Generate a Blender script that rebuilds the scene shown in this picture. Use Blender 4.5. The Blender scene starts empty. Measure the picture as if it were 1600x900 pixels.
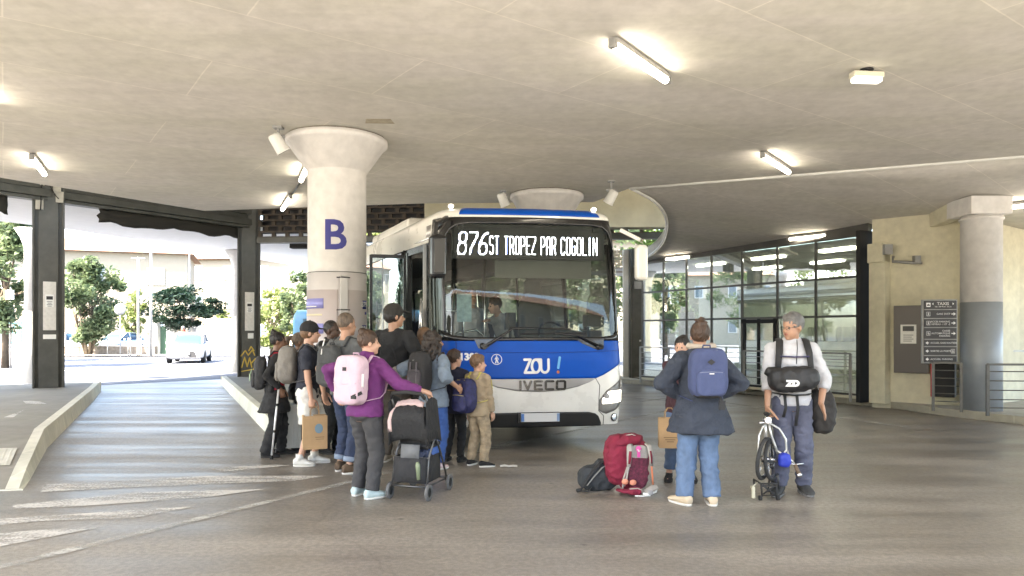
import bpy, bmesh, math, random
from mathutils import Vector, Matrix, Euler, noise
random.seed(7)
PI = math.pi
SC = bpy.context.scene
COL = SC.collection
# ------------------------------------------------------------------ camera
EYE, FOC, HORZ = 1.57, 1111.0, 519.0
cam = bpy.data.cameras.new('camera'); cam_o = bpy.data.objects.new('camera', cam); COL.objects.link(cam_o)
cam_o.location = (0, 0, EYE); cam_o.rotation_euler = (PI/2, 0, 0)
cam.lens = 25.0; cam.sensor_width = 36.0; cam.shift_y = (HORZ-450)/1600.0
cam.clip_start = .05; cam.clip_end = 2000
SC.camera = cam_o
# ------------------------------------------------------------------ sky, sun, exposure
SUN_EL, SUN_AZ = math.radians(52), math.radians(222)     # compass style azimuth (from +Y, clockwise): behind and left of the camera
w = bpy.data.worlds.new('World'); SC.world = w; w.use_nodes = True
nt = w.node_tree; bg = nt.nodes['Background']
sky = nt.nodes.new('ShaderNodeTexSky'); sky.sky_type = 'NISHITA'; sky.sun_disc = False
sky.sun_elevation = SUN_EL; sky.sun_rotation = SUN_AZ; sky.dust_density = 2.0; sky.air_density = 1.0
nt.links.new(sky.outputs[0], bg.inputs[0]); bg.inputs[1].default_value = .15
sl = bpy.data.lights.new('sun', 'SUN'); sl.energy = 4.2; sl.angle = math.radians(.5); sl.color = (1, .95, .87)
so = bpy.data.objects.new('sun', sl); COL.objects.link(so)
sd = Vector((math.sin(SUN_AZ)*math.cos(SUN_EL), math.cos(SUN_AZ)*math.cos(SUN_EL), math.sin(SUN_EL)))
so.rotation_euler = sd.to_track_quat('Z', 'Y').to_euler()
vs = SC.view_settings; vs.view_transform = 'Standard'; vs.look = 'None'; vs.gamma = 1; vs.use_curve_mapping = False
vs.exposure = 3.56
vs.use_white_balance = True; vs.white_balance_temperature = 7150; vs.white_balance_tint = 10
SC.cycles.max_bounces = 12; SC.cycles.diffuse_bounces = 6; SC.cycles.glossy_bounces = 4; SC.cycles.transparent_max_bounces = 16
SC.cycles.caustics_reflective = False; SC.cycles.caustics_refractive = False
SC.cycles.use_denoising = True; SC.cycles.sample_clamp_indirect = 8
# ------------------------------------------------------------------ measuring helpers: bearing and drop below the eye give a real position
def G(px, py, z=0.0):
    d = (EYE-z)*FOC/(py-HORZ); return Vector(((px-800)/FOC*d, d, z))
def W(px, py, d): return Vector(((px-800)/FOC*d, d, EYE+(HORZ-py)*d/FOC))
# ------------------------------------------------------------------ tagging
def tag(o, label=None, cat=None, group=None, kind=None):
    if label: o['label'] = label
    if cat: o['category'] = cat
    if group: o['group'] = group
    if kind: o['kind'] = kind
    return o
def thing(name, label, cat, loc=(0,0,0), rz=0.0, group=None):
    o = bpy.data.objects.new(name, None); COL.objects.link(o); o.empty_display_size = .2
    o.location = loc; o.rotation_euler = (0, 0, rz)
    return tag(o, label, cat, group)
def copy_tree(o, parent=None):
    c = o.copy(); COL.objects.link(c); c.parent = parent
    for ch in list(o.children): copy_tree(ch, c)
    return c
# ------------------------------------------------------------------ mesh collector
def basis(d, up=Vector((0,0,1))):
    d = d.normalized()
    if abs(d.dot(up)) > .98: up = Vector((0,1,0))
    a = d.cross(up).normalized(); b = a.cross(d).normalized()
    return a, b
class M:
    def __init__(s): s.v = []; s.f = []; s.m = []; s.sm = []
    def add(s, vs, fs, m=0, smooth=False):
        n = len(s.v); s.v += [Vector(v) for v in vs]
        for f in fs: s.f.append([i+n for i in f]); s.m.append(m); s.sm.append(smooth)
        return s
    def box(s, c, d, rot=None, m=0, taper=1.0):
        c = Vector(c); x, y, z = d[0]/2, d[1]/2, d[2]/2; vs = []
        for sz in (-1, 1):
            t = taper if sz > 0 else 1
            for sx, sy in ((-1,-1), (1,-1), (1,1), (-1,1)):
                p = Vector((sx*x*t, sy*y*t, sz*z))
                if rot is not None: p = rot @ p
                vs.append(c+p)
        return s.add(vs, [(3,2,1,0), (4,5,6,7), (0,1,5,4), (1,2,6,5), (2,3,7,6), (3,0,4,7)], m)
    def bar(s, p, q, wd, h, m=0, up=Vector((0,0,1))):
        p = Vector(p); q = Vector(q); d = q-p; a, b = basis(d, up); L = d.length; R = Matrix((a, d.normalized(), b)).transposed()
        return s.box((p+q)/2, (wd, L, h), R, m)
    def tube(s, pts, r, n=8, m=0, caps=True, flat=1.0):
        pts = [Vector(p) for p in pts]; k = len(pts)
        rs = r if isinstance(r, (list, tuple)) else [r]*k
        vs = []; fs = []; pa = None
        for i, p in enumerate(pts):
            d = (pts[min(i+1, k-1)]-pts[max(i-1, 0)])
            if d.length < 1e-9: d = Vector((0,0,1))
            d.normalize()
            if pa is None: a, b = basis(d)
            else:
                a = pa-d*pa.dot(d)
                a = a.normalized() if a.length > 1e-6 else basis(d)[0]
                b = a.cross(d).normalized()
            pa = a
            for j in range(n):
                t = 2*PI*j/n; vs.append(p+a*math.cos(t)*rs[i]+b*math.sin(t)*rs[i]*flat)
        for i in range(k-1):
            for j in range(n):
                fs.append((i*n+j, i*n+(j+1) % n, (i+1)*n+(j+1) % n, (i+1)*n+j))
        s.add(vs, fs, m, True)
        if caps: s.add(vs[:n], [tuple(range(n))], m); s.add(vs[-n:], [tuple(range(n))][::-1], m)
        return s
    def lathe(s, prof, c=(0,0,0), n=32, m=0, axis='Z', smooth=True, caps=True):
        c = Vector(c); vs = []; fs = []
        for r, z in prof:
            for j in range(n):
                t = 2*PI*j/n; x, y = r*math.cos(t), r*math.sin(t)
                p = Vector((x, y, z)) if axis == 'Z' else (Vector((z, x, y)) if axis == 'X' else Vector((x, z, y)))
                vs.append(c+p)
        for i in range(len(prof)-1):
            for j in range(n): fs.append((i*n+j, i*n+(j+1) % n, (i+1)*n+(j+1) % n, (i+1)*n+j))
        s.add(vs, fs, m, smooth)
        if caps: s.add(vs[:n], [tuple(range(n))], m); s.add(vs[-n:], [tuple(range(n))], m)
        return s
    def prism(s, poly, z0, z1, m=0):
        n = len(poly); vs = [(p[0], p[1], z0) for p in poly]+[(p[0], p[1], z1) for p in poly]
        return s.add(vs, [tuple(range(n))[::-1], tuple(range(n, 2*n))]+[(i, (i+1) % n, n+(i+1) % n, n+i) for i in range(n)], m)
    def ell(s, c, r, rot=None, m=0, nu=16, nv=10, e=1.0):
        c = Vector(c); r = (r, r, r) if not isinstance(r, (tuple, list)) else r; vs = []; fs = []
        sp = lambda v: math.copysign(abs(v)**e, v)
        for i in range(1, nv):
            ph = PI*i/nv
            for j in range(nu):
                t = 2*PI*j/nu
                p = Vector((r[0]*sp(math.sin(ph))*sp(math.cos(t)), r[1]*sp(math.sin(ph))*sp(math.sin(t)), r[2]*sp(math.cos(ph))))
                if rot is not None: p = rot @ p
                vs.append(c+p)
        t_, b_ = Vector((0,0,r[2])), Vector((0,0,-r[2]))
        if rot is not None: t_, b_ = rot @ t_, rot @ b_
        vs += [c+t_, c+b_]; N = (nv-1)*nu
        for i in range(nv-2):
            for j in range(nu): fs.append((i*nu+j, (i+1)*nu+j, (i+1)*nu+(j+1) % nu, i*nu+(j+1) % nu))
        for j in range(nu):
            fs.append((N, j, (j+1) % nu)); fs.append((N+1, (nv-2)*nu+(j+1) % nu, (nv-2)*nu+j))
        return s.add(vs, fs, m, True)
    def cap(s, p, q, r0, r1, m=0, flat=1.0):      # tapered capsule
        s.tube([p, q], [r0, r1], 12, m, True, flat); s.ell(p, r0, None, m, 12, 8); s.ell(q, r1, None, m, 12, 8); return s
    def loft(s, rings, m=0, n=20, e=1.0):         # rings: (centre, rx, ry, matrix or None)
        vs = []; fs = []; k = len(rings)
        sp = lambda v: math.copysign(abs(v)**e, v)
        for c, rx, ry, R in rings:
            for j in range(n):
                t = 2*PI*j/n; p = Vector((rx*sp(math.cos(t)), ry*sp(math.sin(t)), 0))
                if R is not None: p = R @ p
                vs.append(Vector(c)+p)
        for i in range(k-1):
            for j in range(n): fs.append((i*n+j, i*n+(j+1) % n, (i+1)*n+(j+1) % n, (i+1)*n+j))
        s.add(vs, fs, m, True); s.add(vs[:n], [tuple(range(n))[::-1]], m); s.add(vs[-n:], [tuple(range(n))], m)
        return s
    def grid(s, fn, us, ws, m=0, smooth=True):
        vs = [fn(u, w_) for u in us for w_ in ws]; a = len(ws)
        return s.add(vs, [(i*a+j, (i+1)*a+j, (i+1)*a+j+1, i*a+j+1) for i in range(len(us)-1) for j in range(a-1)], m, smooth)
    def quad(s, a, b, c, d, m=0): return s.add([a, b, c, d], [(0,1,2,3)], m)
    def build(s, name, mats, parent=None, bevel=0, solid=0, fixn=True, world=False):
        me = bpy.data.meshes.new(name); me.from_pydata([tuple(v) for v in s.v], [], s.f)
        mats = mats if isinstance(mats, (list, tuple)) else [mats]
        for x in mats: me.materials.append(x)
        me.polygons.foreach_set('material_index', s.m); me.polygons.foreach_set('use_smooth', s.sm)
        if fixn:
            b = bmesh.new(); b.from_mesh(me); bmesh.ops.remove_doubles(b, verts=b.verts, dist=1e-5)
            bmesh.ops.recalc_face_normals(b, faces=b.faces); b.to_mesh(me); b.free()
        me.update(); o = bpy.data.objects.new(name, me); COL.objects.link(o); o.parent = parent
        if solid:
            md = o.modifiers.new('solid', 'SOLIDIFY'); md.thickness = solid; md.offset = -1
        if bevel:
            md = o.modifiers.new('bevel', 'BEVEL'); md.width = bevel; md.segments = 2; md.limit_method = 'ANGLE'; md.angle_limit = .7
        return o
def remesh(o, vox, smooth=3, fac=.5, disp=None):
    """turn the overlapping volumes of one mesh into one continuous surface"""
    r = o.modifiers.new('r', 'REMESH'); r.mode = 'VOXEL'; r.voxel_size = vox; r.use_smooth_shade = True
    if smooth: q = o.modifiers.new('s', 'SMOOTH'); q.iterations = smooth; q.factor = fac
    dg = bpy.context.evaluated_depsgraph_get(); dg.update()
    me = bpy.data.meshes.new_from_object(o.evaluated_get(dg)); o.modifiers.clear()
    old = o.data; ms = list(old.materials); o.data = me; me.name = old.name; bpy.data.meshes.remove(old)
    if not me.materials:
        for x in ms: me.materials.append(x)
    if disp:
        amp, fx, fy, fz, seed = disp
        nn = [v.normal.copy() for v in me.vertices]
        for v, n_ in zip(me.vertices, nn):
            c = v.co; a = noise.noise(Vector((c.x*fx+seed, c.y*fy, c.z*fz+seed)))
            a2 = noise.noise(Vector((c.x*fx*2.3, c.y*fy*2.3+seed, c.z*fz*2.3)))
            v.co = c+n_*(amp*(1-2*abs(a)*1.3)*.8+amp*.5*a2)
    for p in me.polygons: p.use_smooth = True
    me.update(); return o
def text_mesh(s, size, font_bold=0.0, ext=.002, align='CENTER', sx=1.0, spacing=1.0):
    """lettering as mesh data; local x right, y up, z towards the reader"""
    c = bpy.data.curves.new('lettering', 'FONT'); c.body = s; c.size = size; c.extrude = ext; c.align_x = align; c.align_y = 'CENTER'
    c.offset = font_bold; c.space_character = spacing; c.resolution_u = 3
    o = bpy.data.objects.new('lettering', c); COL.objects.link(o)
    dg = bpy.context.evaluated_depsgraph_get(); dg.update()
    me = bpy.data.meshes.new_from_object(o.evaluated_get(dg)); vs = [v.co.copy() for v in me.vertices]; fs = [list(p.vertices) for p in me.polygons]
    bpy.data.objects.remove(o); bpy.data.curves.remove(c); bpy.data.meshes.remove(me)
    return [Vector((v.x*sx, v.y, v.z)) for v in vs], fs
def ribbon(pts, wd, n=6):
    """flat lettering stroke with round ends in the xy plane"""
    vs = []; fs = []
    for i in range(len(pts)-1):
        p, q = Vector(pts[i]), Vector(pts[i+1]); d = (q-p).normalized(); a = Vector((-d.y, d.x))*wd/2; k = len(vs)
        vs += [p+a, p-a, q-a, q+a]; fs.append((k, k+1, k+2, k+3))
    for p in pts:
        k = len(vs); p = Vector(p); vs += [p+Vector((math.cos(2*PI*j/12), math.sin(2*PI*j/12)))*wd/2 for j in range(12)]
        fs.append(tuple(range(k, k+12)))
    return [Vector((v.x, v.y, 0)) for v in vs], fs
# ------------------------------------------------------------------ materials
def lin(h):
    h = h.lstrip('#'); c = [int(h[i:i+2], 16)/255 for i in (0, 2, 4)]
    return [(x/12.92 if x <= .04045 else ((x+.055)/1.055)**2.4) for x in c]
def mat(name, col, rough=.6, metal=0.0, var=0.0, vs_=4.0, bump=0.0, bs=60.0, sc=(1,1,1), emit=None, es=0.0, coat=0.0, tint=None, detail=4, spec=None):
    m = bpy.data.materials.new(name); m.use_nodes = True; N = m.node_tree.nodes; L = m.node_tree.links
    p = N['Principled BSDF']; c = (*col[:3], 1)
    p.inputs['Base Color'].default_value = c; p.inputs['Roughness'].default_value = rough; p.inputs['Metallic'].default_value = metal
    if coat: p.inputs['Coat Weight'].default_value = coat; p.inputs['Coat Roughness'].default_value = .05
    if spec is not None: p.inputs['Specular IOR Level'].default_value = spec
    tc = N.new('ShaderNodeTexCoord'); mp = N.new('ShaderNodeMapping'); mp.inputs['Scale'].default_value = sc
    L.new(tc.outputs['Object'], mp.inputs[0])
    if var:
        n = N.new('ShaderNodeTexNoise'); n.inputs['Scale'].default_value = vs_; n.inputs['Detail'].default_value = detail; n.inputs['Roughness'].default_value = .6
        L.new(mp.outputs[0], n.inputs['Vector'])
        r = N.new('ShaderNodeValToRGB'); r.color_ramp.elements[0].position = .3; r.color_ramp.elements[1].position = .7
        t = tint or col
        r.color_ramp.elements[0].color = (*[x*(1-var) for x in t[:3]], 1); r.color_ramp.elements[1].color = (*[min(1, x*(1+var*.6)) for x in col[:3]], 1)
        L.new(n.outputs['Fac'], r.inputs[0]); L.new(r.outputs[0], p.inputs['Base Color'])
        mr = N.new('ShaderNodeMapRange'); mr.inputs[3].default_value = max(.02, rough-.12*min(1, var*3)); mr.inputs[4].default_value = min(1, rough+.12*min(1, var*3))
        L.new(n.outputs['Fac'], mr.inputs[0]); L.new(mr.outputs[0], p.inputs['Roughness'])
    if bump:
        n2 = N.new('ShaderNodeTexNoise'); n2.inputs['Scale'].default_value = bs; n2.inputs['Detail'].default_value = 3
        L.new(mp.outputs[0], n2.inputs['Vector'])
        b = N.new('ShaderNodeBump'); b.inputs['Strength'].default_value = bump; b.inputs['Distance'].default_value = .02
        L.new(n2.outputs['Fac'], b.inputs['Height']); L.new(b.outputs[0], p.inputs['Normal'])
    if emit: p.inputs['Emission Color'].default_value = (*emit, 1); p.inputs['Emission Strength'].default_value = es
    return m
def glass(name, tint=(.75,.8,.78), ior=1.5, gloss=1.0, rough=.01, add=0.0):
    """thin glazing: clear tint plus a Fresnel reflection"""
    m = bpy.data.materials.new(name); m.use_nodes = True; N = m.node_tree.nodes; L = m.node_tree.links
    N.remove(N['Principled BSDF']); out = N['Material Output']
    t = N.new('ShaderNodeBsdfTransparent'); t.inputs[0].default_value = (*tint, 1)
    g = N.new('ShaderNodeBsdfGlossy'); g.inputs['Roughness'].default_value = rough; g.inputs[0].default_value = (.95,.97,1,1)
    fr = N.new('ShaderNodeFresnel'); fr.inputs[0].default_value = ior
    # the same Fresnel on both sides of the thin pane
    geo = N.new('ShaderNodeNewGeometry'); mx0 = N.new('ShaderNodeMix'); mx0.data_type = 'VECTOR'
    neg = N.new('ShaderNodeVectorMath'); neg.operation = 'SCALE'; neg.inputs[3].default_value = 1.0
    ma = N.new('ShaderNodeMath'); ma.operation = 'MULTIPLY_ADD'; ma.inputs[1].default_value = gloss; ma.inputs[2].default_value = add; ma.use_clamp = True
    for x in (mx0, neg, geo): N.remove(x)
    lw = N.new('ShaderNodeLayerWeight'); lw.inputs[0].default_value = .5
    pw = N.new('ShaderNodeMath'); pw.operation = 'POWER'; pw.inputs[1].default_value = 4.2
    L.new(lw.outputs['Facing'], pw.inputs[0])
    ad = N.new('ShaderNodeMath'); ad.operation = 'MULTIPLY_ADD'; ad.inputs[1].default_value = .9; ad.inputs[2].default_value = .07
    N.remove(fr); L.new(pw.outputs[0], ad.inputs[0]); L.new(ad.outputs[0], ma.inputs[0])
    mx = N.new('ShaderNodeMixShader'); L.new(ma.outputs[0], mx.inputs[0]); L.new(t.outputs[0], mx.inputs[1]); L.new(g.outputs[0], mx.inputs[2])
    L.new(mx.outputs[0], out.inputs[0]); return m
def node_mat(name):
    m = bpy.data.materials.new(name); m.use_nodes = True; return m, m.node_tree.nodes, m.node_tree.links, m.node_tree.nodes['Principled BSDF']
def ramp(N, stops):
    r = N.new('ShaderNodeValToRGB'); e = r.color_ramp.elements
    while len(e) < len(stops): e.new(.5)
    for i, (p, c) in enumerate(stops):
        e[i].position = p; e[i].color = (c, c, c, 1) if not isinstance(c, (tuple, list)) else (*c, 1)
    return r
def noise_n(N, L, src, scale, detail=4, mapsc=None, rot=0, rough=.55):
    n = N.new('ShaderNodeTexNoise'); n.inputs['Scale'].default_value = scale; n.inputs['Detail'].default_value = detail; n.inputs['Roughness'].default_value = rough
    mp = N.new('ShaderNodeMapping'); mp.inputs['Rotation'].default_value = (0, 0, rot); mp.inputs['Scale'].default_value = mapsc or (1,1,1)
    mp.vector_type = 'TEXTURE' if False else 'POINT'
    L.new(src, mp.inputs[0]); L.new(mp.outputs[0], n.inputs['Vector']); return n
def mix(N, L, fac, a, b, mode='MIX'):
    x = N.new('ShaderNodeMix'); x.data_type = 'RGBA'; x.blend_type = mode
    for sock, val in ((x.inputs[0], fac), (x.inputs[6], a), (x.inputs[7], b)):
        if hasattr(val, 'is_output'): L.new(val, sock)
        elif isinstance(val, (tuple, list)): sock.default_value = (*val[:3], 1)
        else: sock.default_value = val
    return x.outputs[2]
LANE = math.radians(26.0)
def ground_mat(name, dark, light, rough0, rough1):
    m, N, L, p = node_mat(name); tc = N.new('ShaderNodeTexCoord'); o = tc.outputs['Object']
    big = noise_n(N, L, o, .35, 5); streak = noise_n(N, L, o, 1.0, 6, (.22, 1.9, 1), 0.12, .62)
    fine = noise_n(N, L, o, 24, 4); sp = noise_n(N, L, o, 130, 2)
    s = mix(N, L, .55, big.outputs['Fac'], streak.outputs['Fac'])
    r = ramp(N, [(.38, dark), (.60, light)]); L.new(s, r.inputs[0])
    r2 = ramp(N, [(.38, .80), (.62, 1.10)]); L.new(fine.outputs['Fac'], r2.inputs[0])
    c = mix(N, L, 1.0, r.outputs[0], r2.outputs[0], 'MULTIPLY')
    r3 = ramp(N, [(.35, .7), (.6, 1.05)]); L.new(sp.outputs['Fac'], r3.inputs[0]); c = mix(N, L, 1.0, c, r3.outputs[0], 'MULTIPLY')
    # oil and tyre stains with a shape of their own
    st = noise_n(N, L, o, .9, 7, (1, 1, 1), .6, .7); r4 = ramp(N, [(.60, 1.0), (.74, .72)]); L.new(st.outputs['Fac'], r4.inputs[0]); c = mix(N, L, 1.0, c, r4.outputs[0], 'MULTIPLY')
    vo = N.new('ShaderNodeTexVoronoi'); vo.feature = 'DISTANCE_TO_EDGE'; vo.inputs['Scale'].default_value = .33
    wp0 = noise_n(N, L, o, 1.2, 4); vx = N.new('ShaderNodeMix'); vx.data_type = 'VECTOR'; vx.inputs[0].default_value = .35; L.new(o, vx.inputs[4]); L.new(wp0.outputs['Color'], vx.inputs[5]); L.new(vx.outputs[1], vo.inputs['Vector'])
    r5 = ramp(N, [(.0, .78), (.002, .9), (.004, 1.0)]); L.new(vo.outputs['Distance'], r5.inputs[0]); c = mix(N, L, .8, c, r5.outputs[0], 'MULTIPLY')
    v2 = N.new('ShaderNodeTexVoronoi'); v2.inputs['Scale'].default_value = 2.1; L.new(o, v2.inputs['Vector']); r6 = ramp(N, [(.02, .45), (.055, .8), (.075, 1.0)]); L.new(v2.outputs['Distance'], r6.inputs[0]); c = mix(N, L, 1.0, c, r6.outputs[0], 'MULTIPLY')
    v3 = N.new('ShaderNodeTexVoronoi'); v3.inputs['Scale'].default_value = 1.3; L.new(wp0.outputs['Color'], v3.inputs['Vector']); sc2 = noise_n(N, L, o, .22, 3, (1,1,1), .3, .5); r7 = ramp(N, [(.40, .84), (.5, 1.0), (.62, 1.16)]); L.new(sc2.outputs['Fac'], r7.inputs[0]); c = mix(N, L, 1.0, c, r7.outputs[0], 'MULTIPLY')
    ty = noise_n(N, L, o, 1.0, 7, (.10, 3.2, 1), .35, .7); r8 = ramp(N, [(.40, .90), (.55, 1.0), (.66, 1.10)]); L.new(ty.outputs['Fac'], r8.inputs[0]); c = mix(N, L, 1.0, c, r8.outputs[0], 'MULTIPLY')
    L.new(c, p.inputs['Base Color'])
    rr = N.new('ShaderNodeMapRange'); rr.inputs[1].default_value = .35; rr.inputs[2].default_value = .65; rr.inputs[3].default_value = rough0; rr.inputs[4].default_value = rough1
    L.new(streak.outputs['Fac'], rr.inputs[0]); L.new(rr.outputs[0], p.inputs['Roughness'])
    b = N.new('ShaderNodeBump'); b.inputs['Strength'].default_value = .22; b.inputs['Distance'].default_value = .008
    h = mix(N, L, .4, streak.outputs['Fac'], fine.outputs['Fac']); L.new(h, b.inputs['Height']); L.new(b.outputs[0], p.inputs['Normal'])
    return m
def worn_paint(name, col, thr=.5, soft=.1):
    """road paint, worn through to whatever lies below"""
    m, N, L, p = node_mat(name); tc = N.new('ShaderNodeTexCoord'); o = tc.outputs['Object']
    a = noise_n(N, L, o, 1.6, 6, (.5, 2.2, 1), .1, .7); b = noise_n(N, L, o, 45, 3)
    s = mix(N, L, .3, a.outputs['Fac'], b.outputs['Fac']); r = ramp(N, [(thr-soft, 0.0), (thr+soft, .92)]); L.new(s, r.inputs[0])
    p.inputs['Base Color'].default_value = (*col, 1); p.inputs['Roughness'].default_value = .6; L.new(r.outputs[0], p.inputs['Alpha'])
    return m
def concrete(name, col, joint=None, dirt=.25, rough=.85, bs=30, jw=.010):
    m, N, L, p = node_mat(name); tc = N.new('ShaderNodeTexCoord'); o = tc.outputs['Object']
    a = noise_n(N, L, o, .5, 6, (1, .45, 1), .5, .6); b = noise_n(N, L, o, 7, 5)
    r = ramp(N, [(.3, tuple(x*(1-dirt) for x in col)), (.68, tuple(min(.9, x*1.05) for x in col))]); L.new(a.outputs['Fac'], r.inputs[0])
    r2 = ramp(N, [(.3, .88), (.7, 1.04)]); L.new(b.outputs['Fac'], r2.inputs[0]); c = mix(N, L, 1.0, r.outputs[0], r2.outputs[0], 'MULTIPLY')
    hgt = b.outputs['Fac']
    if joint:
        g_ = noise_n(N, L, o, .8, 6, (.35, 1.3, 1), joint[2]+.2, .6); rg = ramp(N, [(.42, (1,1,1)), (.64, (.94,.955,.91))]); L.new(g_.outputs['Fac'], rg.inputs[0]); c = mix(N, L, 1.0, c, rg.outputs[0], 'MULTIPLY')
        s_ = noise_n(N, L, o, 1.0, 8, (.12, 2.6, 1), joint[2], .65); rs = ramp(N, [(.34, .94), (.5, 1.0), (.66, 1.03)]); L.new(s_.outputs['Fac'], rs.inputs[0]); c = mix(N, L, 1.0, c, rs.outputs[0], 'MULTIPLY')
    if joint:
        br = N.new('ShaderNodeTexBrick'); br.offset = .5; br.inputs['Scale'].default_value = 1; br.inputs['Brick Width'].default_value = joint[0]; br.inputs['Row Height'].default_value = joint[1]
        br.inputs['Mortar Size'].default_value = jw; br.inputs['Mortar Smooth'].default_value = .6
        br.inputs['Color1'].default_value = (1,1,1,1); br.inputs['Color2'].default_value = (.935,.94,.935,1); br.inputs['Mortar'].default_value = (1.15,1.14,1.12,1)
        mp = N.new('ShaderNodeMapping'); mp.inputs['Rotation'].default_value = (0,0,joint[2]); L.new(o, mp.inputs[0])
        wv = noise_n(N, L, o, 1.1, 3); vm = N.new('ShaderNodeMix'); vm.data_type = 'VECTOR'; vm.inputs[0].default_value = .03
        L.new(mp.outputs[0], vm.inputs[4]); L.new(wv.outputs['Color'], vm.inputs[5]); L.new(vm.outputs[1], br.inputs['Vector'])
        c = mix(N, L, 1.0, c, br.outputs['Color'], 'MULTIPLY')
    L.new(c, p.inputs['Base Color']); p.inputs['Roughness'].default_value = rough
    bp = N.new('ShaderNodeBump'); bp.inputs['Strength'].default_value = .25; bp.inputs['Distance'].default_value = .015; L.new(hgt, bp.inputs['Height']); L.new(bp.outputs[0], p.inputs['Normal'])
    return m
MT = {}
MT['asphalt'] = ground_mat('station_asphalt', (.185,.162,.134), (.315,.280,.236), .31, .52)
MT['street'] = mat('street_asphalt', (.085,.092,.11), .8, var=.2, vs_=2, bump=.2)
MT['paint'] = worn_paint('worn_white_paint', (.60,.57,.52), .47, .09)
MT['paint_faint'] = worn_paint('faint_white_paint', (.5,.48,.43), .5, .12)
MT['paint_new'] = mat('street_paint', (.75,.75,.73), .7, var=.1)
MT['ceil'] = concrete('ceiling_concrete', (.655,.625,.585), (3.4, 1.25, -.62), .08)
MT['plaster'] = concrete('white_painted_column', (.70,.68,.66), None, .08, .6)
MT['beige'] = concrete('beige_wall_plaster', (.70,.66,.50), None, .2, .8)
MT['kerb'] = concrete('pale_kerb_stone', (.80,.77,.66), (1.0, 2.0, 0), .35, .8)
MT['island'] = concrete('island_concrete', (.30,.28,.24), (2.2, 2.2, .45), .35, .8)
MT['steel'] = mat('grey_painted_steel', (.075,.076,.068), .5, .2, var=.3, vs_=3, bump=.1, bs=12)
MT['steel_lt'] = mat('light_grey_steel', (.30,.30,.29), .45, .4, var=.2)
MT['dark'] = mat('dark_metal', (.03,.03,.032), .45, .3, var=.2)
MT['black'] = mat('black_rubber', (.018,.018,.018), .75, var=.25, vs_=10)
MT['white'] = mat('white_plastic', (.75,.75,.72), .4, var=.08)
MT['grey_paint'] = mat('grey_blue_column_paint', (.25,.275,.30), .4, var=.15, vs_=2)
MT['chrome'] = mat('brushed_metal', (.6,.6,.6), .25, 1.0)
MT['lamp'] = mat('fluorescent_tube', (.9,.9,.9), .5, emit=(1,.93,.80), es=3.6)
MT['brick'] = None
# ================================================================== THE SETTING
def poly_obj(name, pts, z, m, kind='structure', parent=None):
    M_ = M(); M_.add([(p[0], p[1], z) for p in pts], [tuple(range(len(pts)))]); o = M_.build(name, m, parent); 
    if kind: o['kind'] = kind
    return o
M().grid(lambda u, v: Vector((u, v, 0)), [-400, -60, -30, -15, 0, 15, 30, 60, 400], [-300, -30, -10, 0, 10, 20, 30, 60, 400]).build('ground', MT['asphalt']).__setitem__('kind', 'structure')
# sunlit street beyond the post line
poly_obj('street', [(-300, -40), (-34.0, -14.0), (-12.6, 20.6), (-9.0, 24.4), (6, 27), (30, 30), (300, 40), (300, 300), (-300, 300)], .004, MT['street'])
poly_obj('bounce_ground', [(-60,-80),(60,-80),(60,2.2),(-60,2.2)], .004, concrete('pale_bounce_ground', (.36,.34,.31), (2,2,0), .15))  # unseen pale ground added around the camera to bounce sunlight onto the ceiling
poly_obj('pavement', [(-60, 45.0), (-14.2, 45.0), (-14.2, 46.2), (-60, 46.2)], .12, mat('pavement_concrete', (.55,.53,.5), .8, var=.1))
# --- painted road markings
def line(name, a, b, wd, m, z=.006, n=1):
    a = Vector((a[0], a[1], 0)); b = Vector((b[0], b[1], 0)); d = (b-a).normalized(); s = Vector((-d.y, d.x, 0))*wd/2
    return poly_obj(name, [a-s, b-s, b+s, a+s], z, m)
l0 = G(-160, 926); l1 = G(1042, 642)
line('road_marking', l0, G(730, 709), .11, MT['paint_faint']); line('road_marking', G(730, 709), l1, .10, MT['paint_faint'])
for quad in ([(-90,872),(160,824),(60,829),(-90,842)], [(-90,818),(215,797),(305,792),(210,810),(60,815),(-90,832)],
             [(20,790),(215,770),(415,765),(320,778),(120,792),(20,796)], [(70,758),(330,744),(510,744),(460,752),(200,762),(62,770)],
             [(325,733),(400,727),(470,726),(350,738)]):
    poly_obj('road_marking', [G(*q) for q in quad], .005, MT['paint'])
line('road_marking', G(940, 618), G(1210, 641), .12, MT['paint_faint'])
line('road_marking', G(1000, 628), G(1085, 617), .12, MT['paint_faint'])
line('road_marking', G(1040, 617), G(1420, 668), .12, MT['paint_faint'])
line('road_marking', G(720, 716), G(800, 690), .10, MT['paint_faint'])
for i in range(4): line('road_marking', (-16+i*2.6, 31.2), (-15.2+i*2.6, 35.2), .5, MT['paint_new'], .010)
line('road_marking', (-40, 39.5), (-5, 40.5), .15, MT['paint_new'], .010); line('road_marking', (-40, 27.5), (0, 30), .3, MT['paint_new'], .010)
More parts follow.
